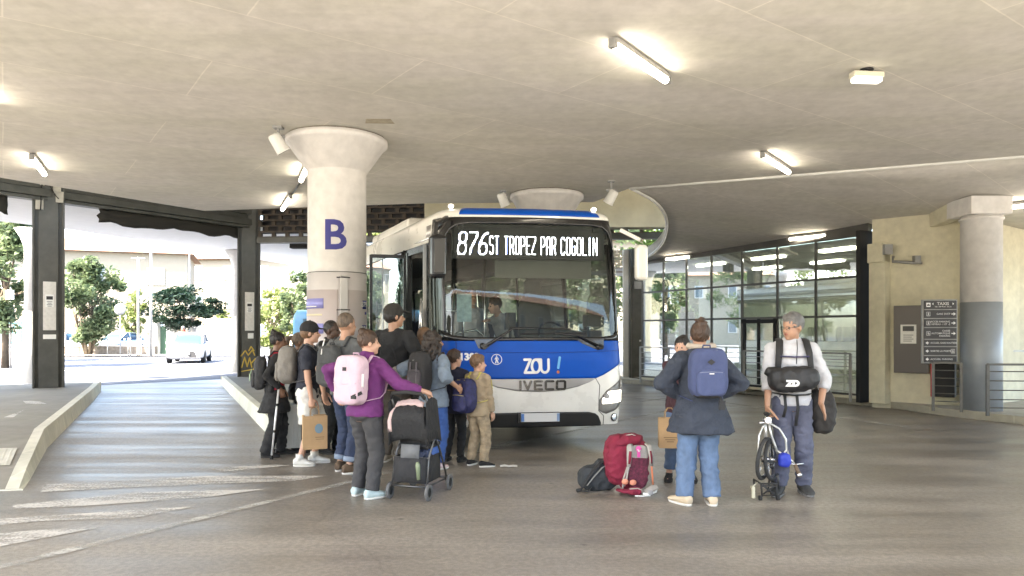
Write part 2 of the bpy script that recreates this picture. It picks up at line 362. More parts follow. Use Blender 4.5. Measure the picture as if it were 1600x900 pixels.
# --- islands
def island(name, kerb_pts, back_pts, zt, nose, m_top):
    """kerb_pts from far to near along the lane; the near end ramps down over the nose"""
    r = bpy.data.objects.new(name, None)
    t = M(); k = M(); inw = .16
    kp = [Vector((p[0], p[1], 0)) for p in kerb_pts]; bp_ = [Vector((p[0], p[1], 0)) for p in back_pts]
    for i in range(len(kp)-1):
        za = zt[i]; zb = zt[i+1]; sa = (bp_[i]-kp[i]).normalized()*inw; sb = (bp_[i+1]-kp[i+1]).normalized()*inw
        up = lambda p, z: Vector((p.x, p.y, z))
        k.add([up(kp[i],0), up(kp[i+1],0), up(kp[i+1]+sb*.25,zb), up(kp[i]+sa*.25,za), up(kp[i]+sa,za+.004), up(kp[i+1]+sb,zb+.004)], [(0,1,2,3), (3,2,5,4)])
        t.add([up(kp[i]+sa,za), up(kp[i+1]+sb,zb), up(bp_[i+1],zb), up(bp_[i],za), up(bp_[i],0), up(bp_[i+1],0)], [(0,1,2,3), (3,2,5,4)])
    e = len(kp)-1
    for q, s_ in ((0, 1), (e, 1)):
        k.add([up(kp[q],0), up(kp[q],0)+Vector((0,0,zt[q])), up(bp_[q],zt[q]), up(bp_[q],0)], [(0,1,2,3)])
    o = t.build('platform', m_top); o['kind'] = 'structure'
    o = k.build('kerb', MT['kerb']); o['kind'] = 'structure'
KL = [G(158, 611), G(150, 622), G(74, 700), G(48, 748), G(36, 766)]
BL = [Vector((-17.5, 15.6, 0)), Vector((-17, 14.5, 0)), Vector((-11.5, 8.6, 0)), Vector((-9.4, 7.0, 0)), Vector((-8.6, 6.3, 0))]
island('left', KL, BL, [.24, .25, .26, .12, .015], 0, MT['island'])
p0 = G(345, 600.5); dv = Vector((.43, -.9, 0)).normalized()
KR = [p0, p0+dv*5, p0+dv*12.6, p0+dv*13.0]; bw = Vector((1.5, .72, 0))
BR = [p+bw for p in KR]
island('right', KR, BR, [.24, .24, .24, .16], 0, MT['island'])
# tactile paving at the near end of the left island
t = M(); c0 = (KL[2]+BL[2]).lerp(KL[3]+BL[3], .6)/2
a, b_ = KL[2].lerp(KL[3], .55), BL[2].lerp(BL[3], .55); c, d = KL[2].lerp(KL[3], .95), BL[2].lerp(BL[3], .95)
za, zb = .26-.14*.55, .26-.14*.95
def onp(u, v):
    p = a.lerp(b_, u).lerp(c.lerp(d, u), v); return Vector((p.x, p.y, za+(zb-za)*v))
t.grid(lambda u, v: onp(u, v)+Vector((0,0,.008)), [.05, .5, .9], [0, .5, 1])
for i in range(60):
    for j in range(9):
        q = onp(.06+i*.014, .06+j*.11); t.lathe([(.016, 0), (.011, .006)], q+Vector((0,0,.008)), 6)
t.build('tactile_paving', mat('tactile_paving', (.6,.58,.5), .7, var=.2))['kind'] = 'structure'
# painted arrows on the left island
for q in ([(0,655),(38,641),(22,652),(0,661)], [(35,626),(62,628),(75,632),(55,632),(40,631)]):
    poly_obj('road_marking', [G(x, y, .25) for x, y in q], .258, MT['paint'])
# manhole frame + litter
# ------------------------------------------------------------------ ceiling
ZC = 4.35
E0, E1, E2, E3, J2, J1 = Vector((-9.2,12.8)), Vector((-7.05,16.3)), Vector((-1.9,15.35)), Vector((1.75,15.2)), Vector((2.28,13.7)), Vector((8.06,11.2))
J0 = Vector((14, 8.6)); N0, N1 = Vector((16, -.8)), Vector((-12.5, -.8)); L0 = Vector((-12.5, 3.0))
Z2 = 3.69
A1, A2, A3, W1, W2 = Vector((3.05,14.7)), Vector((3.62,16.4)), Vector((4.05,19.2)), Vector((3.99,21.7)), Vector((7.5,15.2))
Wc, Wd, We = Vector((8.75,13.9)), Vector((10.5,14.9)), Vector((17,17.5))
c = M(); flat = [E0, E1, E2, E3, J2, J1, J0, N0, N1, L0]
c.add([(p.x, p.y, ZC) for p in flat]+[(p.x, p.y, ZC+.5) for p in flat], [tuple(range(10))]+[tuple(range(10, 20))]+[(i, (i+1) % 10, 10+(i+1) % 10, 10+i) for i in range(10)])
ce = c.build('ceiling', MT['ceil']); ce['kind'] = 'structure'
c = M()
def slope(p):
    # height falls from the joint line to the head of the glazing
    jd = (J1-J2).normalized(); nrm = Vector((-jd.y, jd.x)); t_ = max(0, (Vector((p.x, p.y))-J2).dot(nrm)); tm = max(2.0, (p-J2).dot(jd)*-.62+7.6)
    return max(Z2, ZC-(ZC-Z2)*min(1, t_/tm)) 
out = [J2, A1, A2, A3, W1+Vector((.3,.6)), W2+Vector((.6,.3)), Wc+Vector((.4,.5)), We, Vector((18,7)), J0]
cen = Vector((6.5, 14.2)); rows = []
def bez(p): return Vector((p.x, p.y, slope(p) if p not in (J2, J0) else ZC))
jl = lambda t_: J2.lerp(J0, t_); fl_a = [J2, A1, A2, A3, W1+Vector((-.05,.3))]
for _ in range(3): fl_a = [fl_a[0]]+[q for a_, b_ in zip(fl_a[:-1], fl_a[1:]) for q in (a_.lerp(b_, .25), a_.lerp(b_, .75))]+[fl_a[-1]]
fl = fl_a+[W2+Vector((.5,.2)), Wc+Vector((.3,.5)), We]
# sloping soffit: fan of strips between joint line and far boundary
fx = [.5*i/(len(fl_a)-1) for i in range(len(fl_a))]+[.74, .86, 1.0]
for k in range(len(fx)-1):
    def cell(u, v, k=k):
        f0 = fl[k].lerp(fl[k+1], u); j0 = jl(fx[k]+(fx[k+1]-fx[k])*u); p = j0.lerp(f0, v); return bez(p) if v > .001 else Vector((p.x, p.y, ZC))
    c.grid(cell, [0, .25, .5, .75, 1], [i/10 for i in range(11)])
o = c.build('ceiling', MT['ceil'], solid=-.3); o['kind'] = 'structure'
# rounded lip at the free edge and the pale joint strip along the step line
lip = M(); lip.tube([(p.x, p.y, bez(p).z+.0) for p in fl_a], .035, 8)
lip.tube([(J2.x, J2.y, ZC-.012), (5.2, 12.46, ZC-.012), (J1.x, J1.y, ZC-.012), (J0.x, J0.y, ZC-.012)], .028, 8)
tag(lip.build('ceiling_conduit', MT['white']), 'thin white conduit running along the ceiling joint and round the curved slab edge', 'conduit')
# raised part behind the main slab: beam face, upper slab added to block light
u = M()
def wall_quad(mm, p, q, z0, z1, th=.15, m=0):
    mm.bar((p[0], p[1], (z0+z1)/2), (q[0], q[1], (z0+z1)/2), th, z1-z0, m)
u.add([(p[0], p[1], 5.75) for p in ((-9.6,11.0), (-7,14.2), (-1.8,13.3), (1.2,13.4), (4.3,13.6), (9,15.5), (6.2,23.5), (3,25.2), (-9.4,24.6), (-13.2,19.2), (-20,7), (-12.4,5.5))], [tuple(range(12))])
u.build('ceiling', MT['ceil'], solid=-.2)['kind'] = 'structure'
f = M(); wall_quad(f, (-2.3, 18.9), (4.5, 18.6), 4.36, 5.7, .3)
f.box((1.1, 18.7, 4.33), (6.8, .42, .06))
tag(f.build('concrete_beam', mat('tan_plaster', (.30,.27,.19), .8, var=.15, vs_=2)), 'tan concrete beam high up behind the blue bus roof', 'beam')
# ------------------------------------------------------------------ posts, roller housings, columns
def post(px, pyb, ztop, label, extra=0):
    p = G(px, pyb, .24); r = thing('steel_post', label, 'post', (p.x, p.y, .24), .92, 'dark grey posts at the street side of the shelter')
    H_ = ztop-.24; m = M()
    for sx in (-1, 1): m.box((sx*.30, 0, H_/2), (.05, .34, H_))
    m.box((0, .03, H_/2), (.56, .22, H_)); m.box((0, -.13, H_/2), (.40, .05, H_-.02), m=0); m.build('shaft', MT['steel'], r, .008)
    return r, p
def inwall(r, x, z, w_, h_, name, m_, y=-.17, th=.05):
    return M().box((x, y, z), (w_, th, h_)).build(name, m_, r, .006)
PA, pa = post(76, 606, 5.72, 'steel post at far left with a white notice panel and cable boxes')
PB, pb = post(389, 588, 5.72, 'steel post left of the white B column, with yellow graffiti scrawl')
notice = mat('notice_paper', (.62,.60,.56), .5, var=.12, vs_=14)
for R_, z_ in ((PA, 1.95), (PB, 1.95)):
    R_.rotation_euler.z = math.atan2(R_.location.y, R_.location.x)-PI/2
    b = inwall(R_, .02, z_, .26, 1.15, 'notice_panel', notice); M().box((.02, -.20, z_+.12), (.17, .012, .30)).build('notice_sheet', MT['white'], b)
    s_ = M(); s_.box((.02, -.209, z_+.19), (.13, .004, .08)); [s_.box((.02, -.209, z_+.10-i*.035), (.11-.03*(i % 2), .004, .012)) for i in range(4)]
    s_.build('print', MT['dark'], b)
inwall(PA, .02, 1.22, .26, .11, 'switch_box', MT['white'])
inwall(PB, .05, 1.22, .16, .16, 'switch_box', MT['white'])
for x, z in ((-.16, 4.62), (.05, 4.9), (.17, 4.45), (-.18, 4.05), (.22, 4.25)):
    inwall(PA, x, z+.3, .16, .26, 'cable_box', mat('box_plastic', (.42,.40,.35), .6, var=.2))
cb = M(); cb.tube([(-.2,-.2,4.9),(-.1,-.22,5.0),(.05,-.22,4.75),(.12,-.22,4.6),(.2,-.22,4.5)], .012, 6); cb.tube([(-.16,-.22,4.2),(-.14,-.22,4.7),(-.08,-.22,5.2)], .012, 6); cb.build('cable', MT['black'], PA)
gr = M()
def scrawl(mm, seqs, wd, o_, y):
    for s_ in seqs:
        v, f_ = ribbon([(o_[0]+x, o_[1]+z) for x, z in s_], wd); mm.add([(q.x, y, q.y) for q in v], f_)
scrawl(gr, [[(-.2,0),(-.12,.3),(-.05,.02),(.02,.28),(.08,0)], [(.05,.1),(.18,.26),(.22,.02)], [(-.22,.34),(-.1,.5),(-.02,.36),(.1,.52),(.16,.36)], [(-.2,-.12),(.22,-.04)], [(0,.5),(.06,.62),(.14,.5)]], .035, (.0, .28), -.161)
gr.build('graffiti', mat('yellow_spray', (.55,.38,.06), .6, var=.2), PB)
# roller housings spanning between posts
def housing(p, q, label, drop=None):
    r = thing('roller_housing', label, 'shutter box', (0,0,0), 0, 'shutter boxes between the posts')
    a = Vector((p.x, p.y, 0)); b = Vector((q.x, q.y, 0)); m = M()
    for z, h, t_, off in ((5.47,.50,.20,.05), (5.17,.16,.34,0), (5.02,.12,.26,.02), (4.86,.18,.36,0), (4.72,.08,.28,.0)):
        m.bar(a+Vector((0,off,z)), b+Vector((0,off,z)), t_, h)
    m.build('housing', MT['steel'], r, .01)
    return r
Pz = pa+(pa-pb).normalized()*6.0
H1 = housing(pa, pb, 'grey shutter box between the two steel posts'); H0 = housing(Pz, pa, 'grey shutter box running off the left edge')
P3 = Vector((2.4, 22.6, 0)); 
# torn dark strip hanging under the boxes
def torn(p, q, f0, f1, z1, z0, par):
    n = 26; m = M(); a = Vector((p.x, p.y, 0)).lerp(Vector((q.x, q.y, 0)), f0); b = Vector((p.x, p.y, 0)).lerp(Vector((q.x, q.y, 0)), f1)
    def fn(u_, v_):
        c_ = a.lerp(b, u_); zz = z0+.10*noise.noise(Vector((u_*9, 1.3, z0)))+.05*noise.noise(Vector((u_*31, 4, 0)))
        return Vector((c_.x+.10*noise.noise(Vector((u_*6, v_*3, 7))), c_.y-.02+.10*noise.noise(Vector((u_*8, v_*2, 3))), z1+(zz-z1)*v_))
    m.grid(fn, [i/n for i in range(n+1)], [0, .25, .5, .75, 1]); m.build('torn_curtain', mat('torn_dark_fabric', (.022,.019,.014), .8, var=.3, vs_=3), par, solid=.02)
torn(pa, pb, .21, .93, 4.68, 4.34, H1); torn(Pz, pa, .5, .86, 4.68, 4.26, H0)
# lattice of brick above the rear opening
r = thing('brick_lattice', 'dark openwork brick band above the rear opening left of the bus', 'brick screen')
lm = M(); a = Vector((pb.x+.3, pb.y, 0)); b = Vector((4.3, 20.4, 0)); L_ = (b-a).length; dx = (b-a)/L_
for k in range(7):
    z = 4.42+k*.17; lm.bar(a+Vector((0,0,z)), b+Vector((0,0,z)), .12, .04)
    n = int(L_/.42)
    for i in range(n):
        s0 = i*.42+(k % 2)*.21; p = a+dx*s0; q = a+dx*(s0+.10); lm.bar(p+Vector((0,0,z+.08)), q+Vector((0,0,z+.08)), .12, .12)
lm.build('lattice', mat('dark_brick', (.07,.055,.042), .8, var=.3), r)
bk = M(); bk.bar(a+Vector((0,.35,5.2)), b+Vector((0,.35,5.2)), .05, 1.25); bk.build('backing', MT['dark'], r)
lm = M(); lm.bar(a+Vector((0,-.02,4.32)), b+Vector((0,-.02,4.32)), .28, .16); lm.build('lintel', MT['steel'], r)
m = M(); p = W(470, 345, 22.2); m.box((p.x, p.y, 4.36), (.62, .3, .36)); m.box((p.x, p.y-.16, 4.36), (.5, .03, .26))
tag(m.build('speaker_box', MT['black'], None, .02), 'small black box hung under the brick band beside the B column', 'box')
def column(cx, cy, r, ztop, capr, label, z0=0.0, hc=1.0):
    o = thing('column', label, 'column', (cx, cy, z0)); h = ztop-z0
    # shaft and flared capital with a thin cap disc
    M().lathe([(r, 0), (r, h-hc), (r+.002, h-hc+.008), (r+.008, h-hc+.012), (capr-.045, h-.125), (capr-.035, h-.12), (capr, h-.09), (capr, h-.02)], (0,0,0), 64).build('shaft', MT['plaster'], o)
    M().lathe([(capr-.02, h-.02), (capr-.02, h-.002)], (0,0,0), 64).build('cap_joint', mat('cracked_joint', (.25,.22,.18), .8, var=.5, vs_=12), o)
    return o
CB = column(-2.52, 10.25, .412, ZC, .715, 'thick white column with a flared head and a blue letter B', .24, .50)
column(.70, 14.35, .40, ZC, .74, 'white column whose flared head shows just above the bus roof', 0, .62)
def wrap(mm, v, f_, r, ang, z, off):
    """bend flat lettering round a column"""
    out_ = []
    for q in v:
        t_ = ang+q.x/r; out_.append(Vector((math.sin(t_)*(r+off+q.z), -math.cos(t_)*(r+off+q.z), z+q.y)))
    mm.add(out_, f_)
navy = mat('navy_print', (.022,.024,.20), .5, var=.08)
face = math.atan2(-2.52, 10.25)*-1   # direction of the camera seen from the column
def dense(poly_v, poly_f):
    b = bmesh.new(); vv = [b.verts.new(q) for q in poly_v]
    for f_ in poly_f:
        try: b.faces.new([vv[i] for i in f_])
        except ValueError: pass
    for k in range(-14, 15):
        g = b.verts[:]+b.edges[:]+b.faces[:]; bmesh.ops.bisect_plane(b, geom=g, plane_co=(k*.03,0,0), plane_no=(1,0,0))
    b.verts.index_update(); v = [q.co.copy() for q in b.verts]; f_ = [[q.index for q in x.verts] for x in b.faces]; b.free(); return v, f_
mB = M(); v, f_ = text_mesh('B', .58, .012, .002, sx=1.0); v, f_ = dense(v, f_); wrap(mB, v, f_, .412, face-.10+.02, 2.90-.24, .003)
mB.build('painted_letter', navy, CB)
# wrapped information panels, lower half
def arc_panel(par, name, m_, r, a0, a1, z0, z1, off, th=.0):
    mm = M(); mm.grid(lambda u_, v_: Vector((math.sin(u_)*(r+off), -math.cos(u_)*(r+off), v_)), [a0+(a1-a0)*i/24 for i in range(25)], [z0, z1]); return mm.build(name, m_, par, solid=.003)
ap = arc_panel(CB, 'panel_wrap', mat('pale_wrap', (.66,.63,.63), .35, var=.06), .412, face-1.9, face+1.9, .1, 2.16, .006)
arc_panel(CB, 'poster', mat('pinkish_poster', (.52,.46,.46), .35, var=.05), .412, face-1.5, face+.03, .3, 1.92, .010)
arc_panel(CB, 'poster', mat('rose_poster', (.54,.49,.48), .35, var=.05), .412, face+.36, face+1.5, .3, 1.92, .010)
blu = mat('faded_blue_band', (.24,.24,.55), .4, var=.15)
for z in (1.80, 1.45): arc_panel(CB, 'blue_band', blu, .412, face-1.5, face-.45, z-.14, z, .013); arc_panel(CB, 'text_line', MT['white'], .412, face-1.4, face-.72, z-.12, z-.105, .016)
arc_panel(CB, 'yellow_band', mat('cream_band', (.66,.60,.42), .5), .412, face-1.5, face-.5, 1.56, 1.585, .013)
for z, w_ in ((1.78, .30), (1.43, .32), (1.62, .15)):
    arc_panel(CB, 'route_plate', navy, .412, face+1.28-w_, face+1.28, z-(.12 if w_ > .2 else .04), z, .013)
for z, s_ in ((1.72, '879'), (1.37, '874')):
    q = M(); v, f_ = text_mesh(s_, .105, .002, .001); v, f_ = dense(v, f_); wrap(q, v, f_, .412, face+1.07, z, .018); q.build('route_number', MT['white'], CB)
for z, s_ in ((1.83, 'REZO'), (1.66, 'QUAI')):
    q = M(); v, f_ = text_mesh(s_[:0] or '', .1) if False else ([], [])
# vertical cable duct strapped to the column
du = M(); t_ = face+.20; q = Vector((math.sin(t_), -math.cos(t_), 0))*.45; R_ = Matrix.Rotation(t_, 3, 'Z')
du.box(q+Vector((0,0,1.12)), (.10, .05, 2.0), R_); du.build('cable_duct', mat('grey_duct', (.48,.47,.46), .5, var=.1), CB, .006)
for z in (.45, 1.05, 1.64, 2.09):
    st = M(); st.tube([Vector((math.sin(t_+da)*.424, -math.cos(t_+da)*.424, z)) if abs(da) > .15 else Vector((math.sin(t_+da)*.482, -math.cos(t_+da)*.482, z)) for da in (-.22, -.16, -.08, .08, .16, .22)], .009, 6); st.build('strap', MT['dark'], CB)
arc_panel(CB, 'joint_line', MT['steel'], .412, face-1.9, face+1.9, 2.165, 2.175, .008)
# right column
p = G(1533, 652); CR = thing('column', 'column on the right, grey paint below and white above, beside the direction signs', 'column', (p.x, p.y, 0))
M().lathe([(.335, 0), (.335, 2.12)], (0,0,0), 48).build('painted_base', MT['grey_paint'], CR)
M().lathe([(.333, 2.12), (.333, 3.62), (.36, 3.63), (.36, 3.66), (.333, 3.665), (.333, 3.70)], (0,0,0), 48).build('shaft', MT['plaster'], CR)
h = M(); h.prism([(-.40,-.34), (.35,-.34), (.35,.4), (-.40,.4)], 3.70, 4.03); h.build('head_block', MT['plaster'], CR, .02)
h = M(); h.bar((-.30,.3,3.86), (-.27,1.0,3.82), .20, .34); h.build('head_beam', MT['beige'], CR, .02)
# columns outside, white, behind the posts
for px, pyb, lab in ((50, 604, 'white street column half hidden by the left steel post'), (371, 586, 'white street column just left of the graffiti post')):
    g = G(px, pyb, .0); g = g*1.06; o = thing('column', lab, 'column', (g.x, g.y, 0))
    M().lathe([(.20, 2.2), (.20, 4.15), (.30, 4.45), (.45, 4.72)], (0,0,0), 32).build('shaft', MT['plaster'], o)
    M().lathe([(.202, 0), (.202, 2.2)], (0,0,0), 32).build('painted_base', mat('pale_grey_paint', (.5,.49,.46), .6, var=.1), o)
# soffit reaching over the street
so_ = [W(-200, 300, 19.0), Vector((pa.x-.3, pa.y+.4, 4.74)), Vector((pb.x, pb.y+.4, 4.74)), Vector((-5.5, 24.5, 4.74)), Vector((-8.5, 34.5, 4.74)), Vector((-13.8, 22.0, 4.74)), Vector((-17.5, 15.0, 4.74))]
so_ = [Vector((-19.5,9.5,4.74)), Vector((pa.x-.2, pa.y+.35, 4.74)), Vector((pb.x, pb.y+.35, 4.74)), Vector((-5.2, 24.6, 4.74)), Vector((-5.4, 35.0, 4.74)), Vector((-10.0, 35.0, 4.74)), Vector((-13.7, 21.9, 4.74)), Vector((-21.0, 9.4, 4.74))]
s_ = M(); s_.add([tuple(q) for q in so_], [tuple(range(len(so_)))]); tag(s_.build('canopy', mat('canopy_white', (.84,.84,.83), .8, var=.04), solid=-.25), 'white canopy slab over the street side beyond the posts', 'canopy')
# grey door post right of the bus
r = thing('steel_post', 'dark steel post with a switch box at the right of the bus', 'post', (*(G(996, 596).xy), 0)); m = M(); m.box((0,0,2.1), (.42,.4,4.2)); m.box((-.26,-.1,2.1), (.06,.3,4.2)); m.build('shaft', MT['steel'], r, .01)
M().box((.0,-.23,3.05), (.28,.06,.24)).build('switch_box', MT['steel_lt'], r, .01); m = M(); [m.lathe([(.03,0),(.03,.05)], (.05,-.22,z), 10, axis='Y') for z in (1.0, 1.3)]; m.build('button', MT['white'], r)
m = M(); q = G(981, 597); m.box((q.x, q.y+.3, 2.1), (.22, .12, 4.2)); tag(m.build('white_frame', MT['white']), 'narrow white upright between the bus and the dark steel post', 'door frame')
# brickwork strip over the gap behind the post
m = M(); q = G(975, 596); base = Vector((q.x-.4, q.y+1.6, 3.65))
for k in range(7):
    for i in range(6): m.box(base+Vector((i*.27+(k % 2)*.13, 0, k*.11)), (.24, .12, .09))
tag(m.build('brick_screen', mat('pale_brick', (.36,.29,.2), .8, var=.3)), 'openwork brick panel above the gap right of the bus', 'brick screen')
# ------------------------------------------------------------------ waiting hall: glazing, interior, walls
ZP = .14
hall = thing('glass_facade', 'tall gridded glass front of the waiting hall with a glass door', 'glass wall', (W1.x, W1.y, 0))
o3 = Vector((W1.x, W1.y, 0)); gd = Vector((W2.x-W1.x, W2.y-W1.y, 0)); GL = gd.length; gd.normalize(); gn = Vector((gd.y, -gd.x, 0))
if gn.x > 0: gn = -gn
MT['frame'] = mat('dark_bronze_frame', (.10,.095,.088), .45, .5, var=.1); MT['hallglass'] = glass('hall_glass', (.80,.85,.80), gloss=3.8, add=.18)
hp = lambda s_, z, off=0: gd*s_+gn*off+Vector((0,0,z))
def px_s(px):     # distance along the glass at which a mullion seen at px stands
    k = (px-800)/FOC; return (k*o3.y-o3.x)/(gd.x-k*gd.y)
ms = [0]+[px_s(x) for x in (1037, 1073, 1112, 1160, 1215, 1275)]+[GL]
fm = M(); zs = [.22, 2.05, 2.98, Z2-.04]; zs = [.22, 1.92, 2.77, Z2-.04]
for s_ in ms: fm.bar(hp(s_, .14), hp(s_, Z2), .042, .06, up=gn)
for z in zs: fm.bar(hp(0, z), hp(GL, z), .05, .05)
fm.build('mullions', MT['frame'], hall)
door_i = 4
for i in range(7):
    for j in range(3):
        if i == door_i and j == 0: continue
        gm = M(); gm.bar(hp(ms[i]+.028, (zs[j]+zs[j+1])/2), hp(ms[i+1]-.028, (zs[j]+zs[j+1])/2), .01, zs[j+1]-zs[j]-.05); gm.build('pane', MT['hallglass'], hall)
dr = M(); s0, s1 = ms[door_i], ms[door_i+1]
for s_ in (s0+.1, (s0+s1)/2, s1-.06): dr.bar(hp(s_, .18, .03), hp(s_, 1.9, .03), .07, .05, up=gn)
dr.bar(hp(s0, .2, .03), hp(s1, .2, .03), .05, .12); dr.bar(hp(s0, 1.84, .03), hp(s1, 1.84, .03), .05, .1); d_ = dr.build('door', MT['black'], hall)
gm = M(); gm.bar(hp(s0+.1, 1.0, .03), hp(s1-.08, 1.0, .03), .01, 1.6); gm.build('door_pane', MT['hallglass'], d_)
m = M(); m.bar(hp(-.3, 3.86, -.10), hp(GL+.1, 3.86, -.10), .12, .40); m.build('header', MT['frame'], hall)
m = M(); m.bar(hp(GL+.06, 1.9, .06), hp(GL+.16, 1.9, .06), .5, 3.62); m.build('end_post', MT['black'], hall)
m = M(); m.bar(hp(0, .17, .0), hp(GL, .17, .0), .2, .06); m.build('sill', MT['beige'], hall)
# hall interior
into = -gn
def hw(s_, dep, z): p = o3+gd*s_+into*dep; return Vector((p.x, p.y, z))
hi = thing('hall_interior', 'pale interior of the waiting hall behind the glass front', 'room')
m = M(); m.quad(hw(-4, .2, .15), hw(GL, .2, .15), hw(GL, 6, .15), hw(-4, 6, .15)); m.build('floor', mat('hall_floor', (.45,.43,.4), .3, var=.1), hi)
m = M(); m.quad(hw(-4, 6, 0), hw(GL, 6, 0), hw(GL, 6, 4), hw(-4, 6, 4)); m.quad(hw(GL+.1, .2, 0), hw(GL+.1, 6, 0), hw(GL+.1, 6, 4), hw(GL+.1, .2, 4)); m.build('wall', mat('hall_wall', (.62,.62,.52), .7, var=.06), hi)
m = M(); m.quad(hw(-4, .2, 3.64), hw(GL, .2, 3.64), hw(GL, 6, 3.64), hw(-4, 6, 3.64)); m.build('hall_ceiling', mat('hall_ceiling', (.62,.62,.58), .8), hi)
m = M()
for s_ in (1.2, 3.4, 5.6):
    for dp in (1.6, 4.0): m.bar(hw(s_-.5, dp, 3.6), hw(s_+.5, dp, 3.6), .22, .05)
m.build('ceiling_lamp', mat('hall_lamp', (.9,.9,.9), .5, emit=(1,.97,.9), es=3.5), hi)
m = M(); m.bar(hw(GL-1.4, 2.4, 1.9), hw(GL-1.4, 2.9, 1.9), .5, 3.5); m.bar(hw(GL-.4, 3.2, 1.9), hw(GL-.4, 3.9, 1.9), .4, 3.5); m.build('partition', mat('teal_partition', (.2,.26,.25), .4), hi)
nb = thing('notice_board', 'tall white timetable boards just inside the glass left end', 'notice board'); m = M(); m.bar(hw(.25, .45, 1.4), hw(.95, .45, 1.4), .05, 1.5); m.bar(hw(1.15, .5, 1.4), hw(1.7, .5, 1.4), .05, 1.5); m.build('board', MT['white'], nb, .01)
m = M()
for s_ in (.3, .55, .78, 1.2, 1.45):
    for z in (1.85, 1.6, 1.35, 1.1): m.bar(hw(s_, .41, z), hw(s_+.17, .41, z), .01, .16)
m.build('timetable', mat('pale_green_sheet', (.42,.5,.42), .6, var=.2, vs_=20), nb)
# beige walls
bw_ = thing('beige_wall', 'long beige plaster wall right of the glass front', 'wall'); m = M()
def seg(p, q, z1=4.3, th=.25): m.bar((p.x, p.y, z1/2), (q.x, q.y, z1/2), th, z1)
ps = [W2+Vector((.13,-.22)), W2+Vector((.35,-.62))]
seg(ps[0], Wc); seg(Wc+Vector((-.12,-.07)), Wd); seg(Wd, We); m.build('wall', MT['beige'], bw_)
m = M(); a = W2+Vector((.02,-.33)); b = W2+Vector((.20,-.62)); m.bar((a.x,a.y,1.7), (b.x,b.y,1.7), .22, 3.2); m.bar((a.x,a.y,3.2), (b.x,b.y,3.2), .34, .4); m.build('pilaster', MT['beige'], bw_, .02)
wd = Vector((Wc.x-ps[1].x, Wc.y-ps[1].y, 0)).normalized(); wn = Vector((wd.y, -wd.x, 0)); wn = wn if wn.x < 0 else -wn
wo = Vector((ps[1].x, ps[1].y, 0))+wn*.125; wp = lambda s_, z, off=0: wo+wd*s_+wn*off+Vector((0,0,z))
def ws(px): k = (px-800)/FOC; return (k*wo.y-wo.x)/(wd.x-k*wd.y)
def wz(px, py): q = wp(ws(px), 0); return EYE+(HORZ-py)*q.y/FOC
r = thing('wall_board', 'brown board on the beige wall with a white paper pinned to it', 'board'); s0, s1 = ws(1397), ws(1452); m = M()
m.bar(wp(s0, (wz(1397,478)+wz(1397,582))/2, .03), wp(s1, (wz(1397,478)+wz(1397,582))/2, .03), .05, wz(1397,478)-wz(1397,582)); m.build('board', mat('brown_board', (.035,.022,.015), .4, var=.15, vs_=2), r, .005)
m = M(); sc_ = ws(1420); zc = wz(1420, 522); m.bar(wp(sc_-.14, zc, .062), wp(sc_+.14, zc, .062), .006, .38); o = m.build('paper', MT['white'], r)
m = M(); m.bar(wp(sc_-.10, zc+.11, .068), wp(sc_+.10, zc+.11, .068), .004, .10); [m.bar(wp(sc_-.09, zc-.02-k*.04, .068), wp(sc_+.09-.03*(k % 2), zc-.02-k*.04, .068), .004, .012) for k in range(4)]; m.build('print', MT['dark'], o)
# pipes and socket on wall
m = M(); zq = 3.0; m.tube([wp(.0, zq+.1, .05), wp(.0, zq, .12), wp(.35, zq-.05, .15), wp(.5, zq-.05, .05)], .03, 8); m.box(wp(.42, zq+.02, .1), (.12,.1,.14)); m.box(wp(-.1, zq+.25, .1), (.16,.12,.2))
tag(m.build('pipe_fitting', MT['steel_lt']), 'grey pipe fitting and junction box high on the beige wall', 'pipe')
# red hose cabinet
r = thing('hose_cabinet', 'red cabinet with a black side under the direction signs', 'cabinet', wp(ws(1463), 0, .32)); r.rotation_euler.z = math.atan2(wd.y, wd.x)
m = M(); m.box((-.02,-.0,.66), (.05,.36,.66)); m.box((-.03,.0,.66),(.02,.26,.54)); m.build('front', mat('red_plastic', (.45,.02,.02), .4, var=.1), r, .01)
m = M(); m.box((.18,.02,.66), (.34,.30,.66)); m.build('case', MT['black'], r, .01)
# direction sign made of stacked plates
sg = thing('direction_sign', 'tall black sign of stacked plates reading TAXIS and GARE SNCF', 'sign')
q = G(1462, 640, ZP); q = Vector((W(1469, 520, 12.9).x, 12.9, 0)); sg.location = q; sg.rotation_euler.z = math.radians(-9)
pxm = FOC/12.9; zt = EYE+(HORZ-469)/pxm; zb = EYE+(HORZ-567)/pxm; Wd_ = .54
m = M(); m.box((0, .05, (zt+zb)/2), (Wd_+.05, .07, zt-zb+.03)); m.build('backing', MT['steel_lt'], sg, .01)
m = M(); m.tube([(-.2,.08,.98), (-.2,.08,zb)], .025, 8); m.tube([(.2,.08,.98), (.2,.08,zb)], .025, 8); m.build('support', MT['steel'], sg)
rows = [(.135, 'TAXIS', 'T'), (.13, 'GARE SNCF', 'R'), (.13, 'ACCES PARKING\nNIVEAU -1 ET -2', 'R'), (.17, 'CAISSE\nAUTOMATIQUE\nPARKING', 'R'), (.105, 'ACCUEIL GARE ROUTIERE', 'L'), (.13, 'SORTIE LA POSTE', 'LP'), (.105, 'ACCUEIL PARKING', 'L')]
tot = sum(x[0] for x in rows); k_ = (zt-zb)/tot; z = zt
sblack = mat('sign_black', (.012,.012,.013), .35); swhite = mat('sign_white', (.8,.8,.8), .5)
